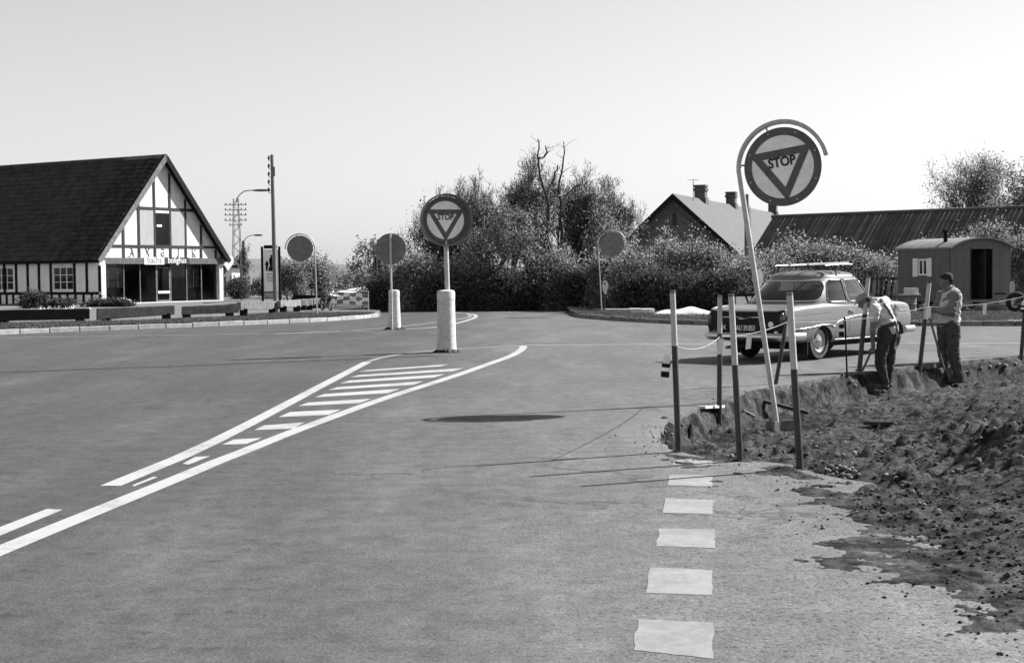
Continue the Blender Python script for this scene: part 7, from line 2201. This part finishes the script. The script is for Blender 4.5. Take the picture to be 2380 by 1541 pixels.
# braces crossing on the back, belt
bvs = BVHTree.FromPolygons([v.co for v in shirt.data.vertices], [p.vertices for p in shirt.data.polygons])
def strap(pts, w, name, mat):
    """band lying on the side of the shirt that faces the road"""
    L = []
    for p in pts:
        h_ = bvs.ray_cast(Vector((p.x, -1.5, p.z)), Vector((0, 1, 0)))
        if h_[0] is not None: L.append(h_[0].y)
        else: L.append(L[-1] if L else -.15)
    L = [sum(L[max(0, k - 1):k + 2]) / len(L[max(0, k - 1):k + 2]) - .012 for k in range(len(L))]
    mb = MB(); vs = []; n = len(pts)
    for k, p in enumerate(pts):
        t = (pts[min(k + 1, n - 1)] - pts[max(k - 1, 0)]); t = Vector((t.x, 0, t.z)).normalized(); sv3 = Vector((-t.z, 0, t.x)) * (w / 2)
        c3 = Vector((p.x, L[k], p.z))
        vs += [c3 - sv3, c3 + sv3, c3 + sv3 + Vector((0, .02, 0)), c3 - sv3 + Vector((0, .02, 0))]
    fs = []
    for k in range(n - 1):
        for q in range(4): fs.append((4 * k + q, 4 * k + (q + 1) % 4, 4 * k + 4 + (q + 1) % 4, 4 * k + 4 + q))
    fs += [(3, 2, 1, 0), (4 * n - 4, 4 * n - 3, 4 * n - 2, 4 * n - 1)]
    mb.add(vs, fs); mb.build(name, mat, man, smooth=60)
def seg(a, b, n=9): return [Vector(a).lerp(Vector(b), i / (n - 1)) for i in range(n)]
strap(seg(J1(770, 372, -.25), J1(895, 560, -.25)), .026, 'brace', M['leather'])

strap(seg(J1(775, 650, -.4), J1(915, 600, -.4)), .06, 'belt', M['leather'])
# his shovel
b_t, b_b = J1(700, 840, -.10), J1(630, 1085, .12)
sv = thing('shovel', 'long handled shovel held by the bent workman', 'shovel', w1)
mb = MB(); mb.tube([b_t + (b_t - b_b) * .10, b_t, b_b], .017, 10); mb.build('handle', M['wood_mid'], sv, smooth=60)
def blade(mb, p, d, n_, L, W__):
    d = Vector(d).normalized(); n_ = (Vector(n_) - d * d.dot(Vector(n_))).normalized(); s = d.cross(n_)
    vs = []; R__ = 9; C__ = 7
    for i in range(R__):
        t = i / (R__ - 1); w = W__ * (1 if t < .6 else 1 - (t - .6) ** 1.6 * 1.6)
        for j in range(C__):
            u = j / (C__ - 1) * 2 - 1; vs.append(Vector(p) + d * L * t + s * u * w / 2 + n_ * (.025 * u * u + .03 * t * t))
    f_ = [(i * C__ + j, i * C__ + j + 1, (i + 1) * C__ + j + 1, (i + 1) * C__ + j) for i in range(R__ - 1) for j in range(C__ - 1)]
    mb.add(vs, f_)
mb = MB(); blade(mb, b_b, (b_b - b_t) + Vector((-.05, .05, .02)), (0.3, -1, .5), .30, .22); mb.build('blade', M['steel'], sv, smooth=60)

# ---- second man: standing, hand on a marker post
w2 = make_frame(2214, 890)
k2 = w2.y / FPX * K4
def J2(zx, zy, dy=0.0): return Vector(((zx - 1530) * k2, dy, (1205 - zy) * k2))
man2 = thing('person', 'bareheaded dark haired workman in pale waistcoat holding a marker post', 'person', w2)
sk = MB()
hipN, hipF = J2(1520, 640, -.09), J2(1460, 640, .09)
kneeN, kneeF = J2(1520, 900, -.09), J2(1455, 890, .11)
ankN, ankF = J2(1580, 1160, -.08), J2(1490, 1150, .14)
waist = J2(1495, 560); chest = J2(1500, 380); neckb = J2(1485, 262); hc = J2(1462, 190)
shN, shF = J2(1515, 325, -.18), J2(1455, 330, .17)
elN, wrN = J2(1470, 500, -.24), J2(1290, 470, -.16)
elF, wrF = J2(1385, 470, .20), J2(1275, 450, .02)
for a, b, r0, r1 in [(hipN, kneeN, .085, .057), (kneeN, ankN, .057, .042), (hipF, kneeF, .085, .057), (kneeF, ankF, .057, .042), (waist, chest, .12, .135), (hipN, hipF, .10, .10), (waist, (hipN + hipF) / 2, .115, .115), (chest, neckb, .13, .07), (shN, chest, .065, .09), (shF, chest, .065, .09), (shN, elN, .056, .046), (elN, wrN, .046, .030), (shF, elF, .056, .046), (elF, wrF, .046, .030), (neckb, hc, .062, .058), (ankN, ankN + Vector((-.1, 0, -.04)), .035, .03), (ankF, ankF + Vector((-.1, 0, -.04)), .035, .03)]: round_cone(sk, a, b, r0, r1)
Rh2 = head(sk, hc, (-.93, .30, -.22), (-.1, 0, 1), 1.0)
hand(sk, wrN, (-1, .2, -.05), (0, -.2, 1), (.2, 1, 0)); hand(sk, wrF, (-1, -.25, .1), (0, 0, 1), (0, 1, 0))
remeshed('body', sk, M['skin'], man2, .0065, 3)
sv_ = MB()
for a, b, r0, r1 in [(shN, shN.lerp(elN, .5), .085, .078), (shN.lerp(elN, .5), elN, .078, .070), (elN, elN.lerp(wrN, .70), .070, .052), (shF, elF, .08, .066), (elF, elF.lerp(wrF, .6), .066, .052), (shN, chest, .09, .12), (shF, chest, .09, .12), (J2(1495, 270, 0), J2(1490, 300, 0), .075, .10)]: round_cone(sv_, a, b, r0, r1)
remeshed('shirt', sv_, M['shirt_mid'], man2, .011, 3, .020, 13, (20, 20, 16))
mb = MB(); mb.tube([neckb + Vector((.078 * math.cos(a), .075 * math.sin(a), .012 + .018 * math.cos(a))) for a in np.linspace(0, 2 * math.pi, 18, endpoint=False)], .019, 8, closed=True); mb.build('collar', M['shirt_mid'], man2, smooth=60)
mb = MB(); mb.tube([J2(1490, 612) + Vector((.158 * math.cos(a), .150 * math.sin(a), .012 * math.cos(a))) for a in np.linspace(0, 2 * math.pi, 28, endpoint=False)], .020, 8, closed=True); mb.build('belt', M['leather'], man2, smooth=60)
vt = MB()
for a, b, r0, r1 in [(J2(1492, 575, 0), J2(1500, 430, 0), .155, .165), (J2(1500, 430, 0), J2(1502, 330, 0), .168, .125), (J2(1530, 330, -.08), J2(1530, 500, -.04), .125, .13), (J2(1470, 590, .0), J2(1520, 585, 0), .15, .15)]: round_cone(vt, a, b, r0, r1)
remeshed('waistcoat', vt, M['vest'], man2, .011, 3, .018, 14, (10, 10, 20))
tr = MB()
for a, b, r0, r1 in [(J2(1490, 615), J2(1490, 660), .150, .155), (hipN, kneeN, .118, .098), (kneeN, ankN + Vector((0, 0, .03)), .098, .088), (hipF, kneeF, .115, .095), (kneeF, ankF + Vector((0, 0, .03)), .095, .084), (hipN, hipF, .12, .12)]: round_cone(tr, a, b, r0, r1)
remeshed('trousers', tr, M['denim_mid'], man2, .012, 4, .016, 15)
boot('boot', ankN, (-1, -.15), man2, M['leather'], .27, 0.0); boot('boot', ankF, (-1, .05), man2, M['leather'], .27, 0.0)
P2 = lambda x, y, z: hc + Rh2 @ Vector((x, y, z))
hr = MB(); hr.sphere(P2(-.022, 0, .062), (.100, .090, .078), 18, 12, R=Rh2); hr.sphere(P2(-.060, 0, .010), (.058, .080, .075), 14, 10, R=Rh2); hr.sphere(P2(.02, 0, .088), (.058, .066, .040), 12, 8, R=Rh2)
remeshed('hair', hr, M['hair'], man2, .008, 2, .008, 6, (40, 40, 30))
s_t, s_b = J2(1262, 485, -.10), J2(1440, 1065, -.02)
sv2 = thing('shovel', 'shovel leaning with its blade in the soil before the standing workman', 'shovel', w2)
mb = MB(); mb.tube([s_t, s_t.lerp(s_b, .5), s_b], .018, 10); mb.build('handle', M['wood_mid'], sv2, smooth=60)
mb = MB(); blade(mb, s_b, (s_b - s_t), (0.0, -1, .1), .26, .21); mb.build('blade', M['steel'], sv2, smooth=60)
# ================================================================== MARKER POSTS, ROPE, LANTERNS, STONES, BOARDS
POST_PTS = {}
def marker(key, label, top, bot, split, wid, z=None, soil=True, tip=True, group='striped marker posts round the pit', name='marker_post', mats=('paint_white', 'paint_dark')):
    """post painted white above and dark below; pixels of top, bottom, colour change"""
    b = on_soil(*bot) if soil else G(*bot)
    Y = b.y; t = P(top[0], top[1], Y)
    root = thing(name, label, 'post', b, 0, group)
    k = Y / FPX; r = wid / 2 * k
    f = (split - bot[1]) / (top[1] - bot[1])
    d = t - b; m_ = d * f
    mb = MB(); mb.tube([d * -.06, d * .02, m_], [r * 1.06, r * 1.05, r], 14); mb.build('dark_shaft', M[mats[1]], root, smooth=50)
    e = d * (1 - (0.018 if tip else 0))
    mb = MB(); mb.tube([m_, e], [r, r * .94], 14); mb.build('white_shaft', M[mats[0]], root, smooth=50)
    if tip:
        mb = MB(); mb.tube([e, d], [r * .945, r * .93], 14); mb.build('dark_tip', M['wood_grey'], root, smooth=50)
    POST_PTS[key] = (b, d)
    return root
M['post_white'] = mk('white_post_paint', 0.42, 0.7, 0.15, 10, 0.15, 60, fine=0.12)
PM = ('post_white', 'paint_dark')
marker('a', 'striped marker post with a lantern, where road edge meets the pit', (1563, 675), (1577, 1047), 803, 14, mats=PM)
marker('b', 'striped marker post in the pit beside the pale board', (1673, 685), (1672, 984), 775, 11.5, mats=PM)
marker('c', 'striped marker post at the pit rim between pale board and tilted stop sign', (1699, 683), (1720, 1067), 848, 14.5, mats=PM)
marker('d', 'striped marker post at the pit rim on the heap side of the tilted sign', (1835, 680), (1859, 1089), 858, 16, mats=PM)
marker('e', 'slanting marker post leaning behind the tilted stop sign and the rim post', (1838, 690), (1803, 893), 735, 9, mats=PM)
marker('g', 'leaning marker post behind the bent workman', (2018, 643), (1997, 864), 730, 10.5, mats=PM)
marker('h', 'leaning marker post held by the standing workman', (2160, 655), (2137, 862), 742, 10, mats=PM)
marker('i', 'marker post with a lantern at the far end of the pit', (2384, 690), (2374, 832), 716, 9, mats=PM)
# thin iron rod with a warning lamp
b = on_soil(1969, 880)
rod = thing('lamp_rod', 'thin iron rod with a small banded warning lamp near the bent workman', 'rod', b)
t = P(1964, 737, b.y) - b
mb = MB(); mb.tube([t * -.05, t], .013, 8); mb.build('rod', M['wood_black'], rod, smooth=60)
c = P(1956, 765, b.y) - b
mb = MB(); mb.lathe([(.038, -.11), (.038, -.035)], 14, c); mb.build('lower_band', M['wood_black'], rod)
mb = MB(); mb.lathe([(.038, -.034), (.038, .01)], 14, c); mb.build('white_band', M['paint_white'], rod)
mb = MB(); mb.lathe([(.038, .011), (.038, .07), (.0, .072)], 14, c); mb.build('upper_band', M['wood_black'], rod)
mb = MB(); mb.box(c + Vector((.03, 0, .11)), (.012, .01, .12)); mb.build('hook', M['steel'], rod)
def lantern(label, cpx, Y, s=1.0):
    """white dome over a dark body with one pale band"""
    c = P(cpx[0], cpx[1], Y)
    root = thing('warning_lantern', label, 'lantern', c, 0, 'lanterns hung on marker posts')
    root.rotation_euler = (0, math.radians(6), 0)
    k = s
    mb = MB(); mb.lathe([(.034 * k, -.105 * k), (.036 * k, -.1 * k), (.036 * k, -.055 * k)], 16); mb.build('lower_body', M['wood_black'], root, smooth=40)
    mb = MB(); mb.lathe([(.0362 * k, -.0545 * k), (.0362 * k, -.022 * k)], 16); mb.build('pale_band', M['sign_face'], root, smooth=40)
    mb = MB(); mb.lathe([(.036 * k, -.0215 * k), (.036 * k, .012 * k)], 16); mb.build('upper_body', M['wood_black'], root, smooth=40)
    mb = MB(); mb.lathe([(.031 * k, .0125 * k), (.033 * k, .03 * k), (.033 * k, .055 * k), (.027 * k, .075 * k), (.012 * k, .086 * k), (.0, .088 * k)], 16); mb.build('dome', M['paint_white'], root, smooth=50)
    mb = MB(); mb.tube([(0.034 * k, 0, .01 * k), (.06 * k, 0, .05 * k), (.075 * k, 0, .06 * k)], .005 * k, 6); mb.build('hook', M['steel'], root)
    return root
pa = POST_PTS['a'][0]
lantern('white domed warning lantern hung on the post at the pit corner', (1548, 848), pa.y - .02, .98)
pi_ = POST_PTS['i'][0]
lantern('white topped warning lantern on the marker post at the far end of the pit', (2378, 712), pi_.y - .06, 1.0)
# rope with paper flags strung from post to post
def post_at(key, py):
    b, d = POST_PTS[key]; t = P(1190, py, b.y).z
    f = (t - b.z) / d.z; return b + d * f + Vector((0, -.03, 0))
Zx = zc(2080, 800, 2380 / 1240.0)
pts_px = [('a', 808), ('b', 787), ('e', 755), ('h', 723), ('i', 700)]
stations = [post_at(*q) for q in pts_px]
stations.insert(0, stations[0] + Vector((-.01, -.02, .01)))
stations.append(stations[-1] + Vector((4, 2.2, .02)))
ropeg = thing('rope', 'white rope with paper flags strung between the marker posts', 'rope', (stations[0].x, stations[0].y, 0))
o3 = Vector(ropeg.location); path = []
for i in range(len(stations) - 1):
    a, b = stations[i], stations[i + 1]; L = (b - a).length; n = max(3, int(L / .25)); sag = .016 * L
    for k in range(n):
        t = k / n; p = a.lerp(b, t); path.append(p - Vector((0, 0, sag * 4 * t * (1 - t))) - o3)
path.append(stations[-1] - o3)
mb = MB(); mb.tube(path, .0042, 6); mb.build('cord', M['rope'], ropeg, smooth=60)
for (px_, py_, key) in ((1668, 792, 'b'), (1735, 790, 'c'), (2148, 730, 'h'), (2283, 712, None), (1840, 782, 'd')):
    bestp = min(path, key=lambda p: abs((1190 + FPX * (p.x + o3.x) / (p.y + o3.y)) - px_))
    mb = MB(); mb.add([bestp + Vector((0, -.012, 0)), bestp + Vector((.06, -.015, .0)), bestp + Vector((.045, -.02, -.17)), bestp + Vector((-.02, -.02, -.18))], [(0, 1, 2, 3)]); mb.build('flag', M['paint_white'], ropeg)
# boards and sticks in the pit
def board_px(name, label, a, b, w, th, mat, lift=.02):
    p, q = on_soil(*a), on_soil(*b); p.z += lift; q.z += lift
    mb = MB(); mb.beam(p, q, w, th); o = mb.build(name, mat, None, origin=tuple(p), bevel=.004)
    return tag(o, label, 'board')
board_px('board', 'pale sawn board lying on the pit edge beside a marker post', (1629, 953), (1674, 955), .11, .03, M['wood_light'], .03)
board_px('board', 'dark muddy plank lying in the pit behind the tilted sign pole', (1776, 937), (1880, 964), .07, .04, M['wood_dark'], .02)
board_px('stick', 'thin pale stick lying in the pit beside the dark plank', (1727, 958), (1755, 970), .025, .02, M['wood_grey'], .015)
board_px('board', 'short muddy block lying in the middle of the pit floor', (2016, 990), (2066, 991), .10, .04, M['wood_dark'], .03)
# stones one can tell apart
stone_px = [(1930, 1086, 16), (1942, 1092, 13), (1952, 1085, 12), (1962, 1090, 15), (1972, 1096, 14), (1980, 1090, 12), (1944, 1101, 12), (1958, 1104, 14), (1970, 1106, 11), (1986, 1098, 13), (1926, 1096, 12), (1996, 1104, 10), (1934, 1106, 12), (1918, 1092, 11), (1978, 1112, 11), (1962, 1114, 10),
            (1985, 1056, 16), (1945, 1060, 12), (1960, 1058, 11), (1712, 1056, 11), (1700, 1062, 14), (1735, 1048, 11), (1875, 1056, 13), (1897, 1040, 10), (2054, 911, 12), (2035, 908, 14), (1992, 1045, 11), (2155, 1030, 11), (2275, 1074, 20), (2268, 1078, 10), (2060, 1105, 12), (2082, 1112, 13), (2095, 1130, 14), (2120, 1146, 15), (2112, 1125, 10),
            (2140, 1152, 12), (1958, 873, 9), (1978, 888, 11), (1987, 900, 12), (2300, 855, 12), (2320, 850, 12), (2338, 852, 10), (2280, 858, 9), (2245, 866, 10), (2360, 846, 10), (1550, 1032, 8), (1562, 1010, 10), (1545, 1005, 11), (1585, 990, 10), (2230, 1096, 22), (2212, 1100, 15), (2200, 1060, 9), (1840, 1068, 10), (1800, 1040, 8), (1770, 1058, 9), (1822, 1052, 9), (2130, 1078, 9), (2045, 1052, 9), (1905, 1010, 9), (2080, 985, 8), (2250, 985, 10), (2310, 1000, 12)]
smesh = [rock_mesh('stone', 1.0, 200 + i, M['stone'], 2, .8) for i in range(7)]
grp = {'pile': ('rounded field stone in the small pile by the dark hole', 'field stones piled by the dark hole'), 'heap': ('field stone lying on the raked soil by the heaps', 'stones lying by the soil heaps'), 'floor': ('field stone lying loose on the pit floor', 'loose stones on the pit floor'), 'wall': ('stone sticking out of the far cut bank of the pit', 'stones in the far bank of the pit')}
rs = random.Random(21)
own = {(1985, 1056): 'large rounded stone behind the stone pile, at the rim of the dark hole', (2275, 1074): 'flat pale stone lying on top of the near heap', (2230, 1096): 'biggest dark stone at the foot of the near heap', (2054, 911): 'pale round stone at the heel of the bent workman',
       (2035, 908): 'broad flat stone at the toes of the bent workman', (1700, 1062): 'pale stone against the foot of the rim post by the pale board', (1712, 1056): 'smaller stone beside the pale stone at the rim post foot', (1550, 1032): 'small white stone at the outer corner of the pit', (1875, 1056): 'round stone just past the foot of the rim post near the heaps',
       (1958, 873): 'small stone at the foot of the lamp rod', (2120, 1146): 'grey stone on the muddy spill towards the asphalt', (1930, 1086): 'pale squared stone at the near end of the stone pile', (2212, 1100): 'stone lying against the biggest dark stone'}
for i, (px, py, sz) in enumerate(stone_px):
    p = on_soil(px, py, -.1); r = sz / 2 * p.y / FPX * 1.0
    kind = 'pile' if i < 16 else ('wall' if py < 905 else ('heap' if px > 2050 else 'floor'))
    o = link('stone', smesh[rs.randrange(7)], None, p + Vector((0, 0, r * .25))); o.scale = (r, r, r); o.rotation_euler = (rs.uniform(-.4, .4), rs.uniform(-.4, .4), rs.uniform(0, 6.3))
    if (px, py) in own: tag(o, own[(px, py)], 'stone')
    else: tag(o, grp[kind][0], 'stone', grp[kind][1])
# clods and pebbles: too many and too small to pick apart
def scatter(name, label, n, rmin, rmax, mat, region, seed):
    rng = np.random.default_rng(seed)
    bmv = np.array([(0, 0, 1), (0, 0, -.6), (1, 0, 0), (-1, 0, 0), (0, 1, 0), (0, -1, 0), (.7, .7, .25), (-.7, .7, .25), (-.7, -.7, .25), (.7, -.7, .25)], float)
    tri = np.array([(0, 2, 6), (0, 6, 4), (0, 4, 7), (0, 7, 3), (0, 3, 8), (0, 8, 5), (0, 5, 9), (0, 9, 2), (1, 6, 2), (1, 4, 6), (1, 7, 4), (1, 3, 7), (1, 8, 3), (1, 5, 8), (1, 9, 5), (1, 2, 9)])
    Y = np.exp(rng.uniform(math.log(region[2]), math.log(region[3]), n)); X = Y * rng.uniform(region[0], region[1], n)
    s = edge_dist(X, Y); keep = (s > region[4]) & (rng.random(n) < sstep(region[4], region[5], s) + .02)
    X, Y = X[keep], Y[keep]; m_ = len(X); Z = soil_h(X, Y); Z = np.where(edge_dist(X, Y) < -.2, 0.0, np.maximum(Z, np.where(edge_dist(X, Y) < 0, 0, -9)))
    r = rng.uniform(0, 1, m_) ** 3.2 * (rmax - rmin) + rmin
    v = bmv[None] * r[:, None, None] * (1 + rng.normal(0, .22, (m_, 10, 3)))
    an = rng.uniform(0, 6.28, m_); ca, sa = np.cos(an)[:, None], np.sin(an)[:, None]
    v = np.stack([v[:, :, 0] * ca - v[:, :, 1] * sa, v[:, :, 0] * sa + v[:, :, 1] * ca, v[:, :, 2] * .75], -1)
    v += np.stack([X, Y, Z + r * .2], -1)[:, None, :]
    f = tri[None] + (np.arange(m_) * 10)[:, None, None]
    o = link(name, np_mesh(name, v.reshape(-1, 3), f.reshape(-1, 3), mat)); tag(o, label, 'soil', None, 'stuff')
scatter('clods', 'crumbled clods of soil strewn over the pit', 14000, .004, .020, M['soil'], (.05, .50, 5.3, 27, -.05, .25), 61)
scatter('crumbs', 'crumbs of soil and grit spilt on the asphalt at the pit edge', 9000, .003, .013, M['soil'], (.02, .45, 5.3, 14, -.7, .35), 62)
M['pebble'] = mk('pebble', 0.20, 0.9, 0.3, 6, 0.2, 40)
scatter('pebbles', 'pale pebbles mixed into the dug soil', 1200, .005, .020, M['pebble'], (.05, .50, 5.5, 26, .0, .3), 63)
# dark hole dug by the stone pile is shaped in the soil; loose bits of tar on the road
rngr = np.random.default_rng(5)
bpy.context.view_layer.update()
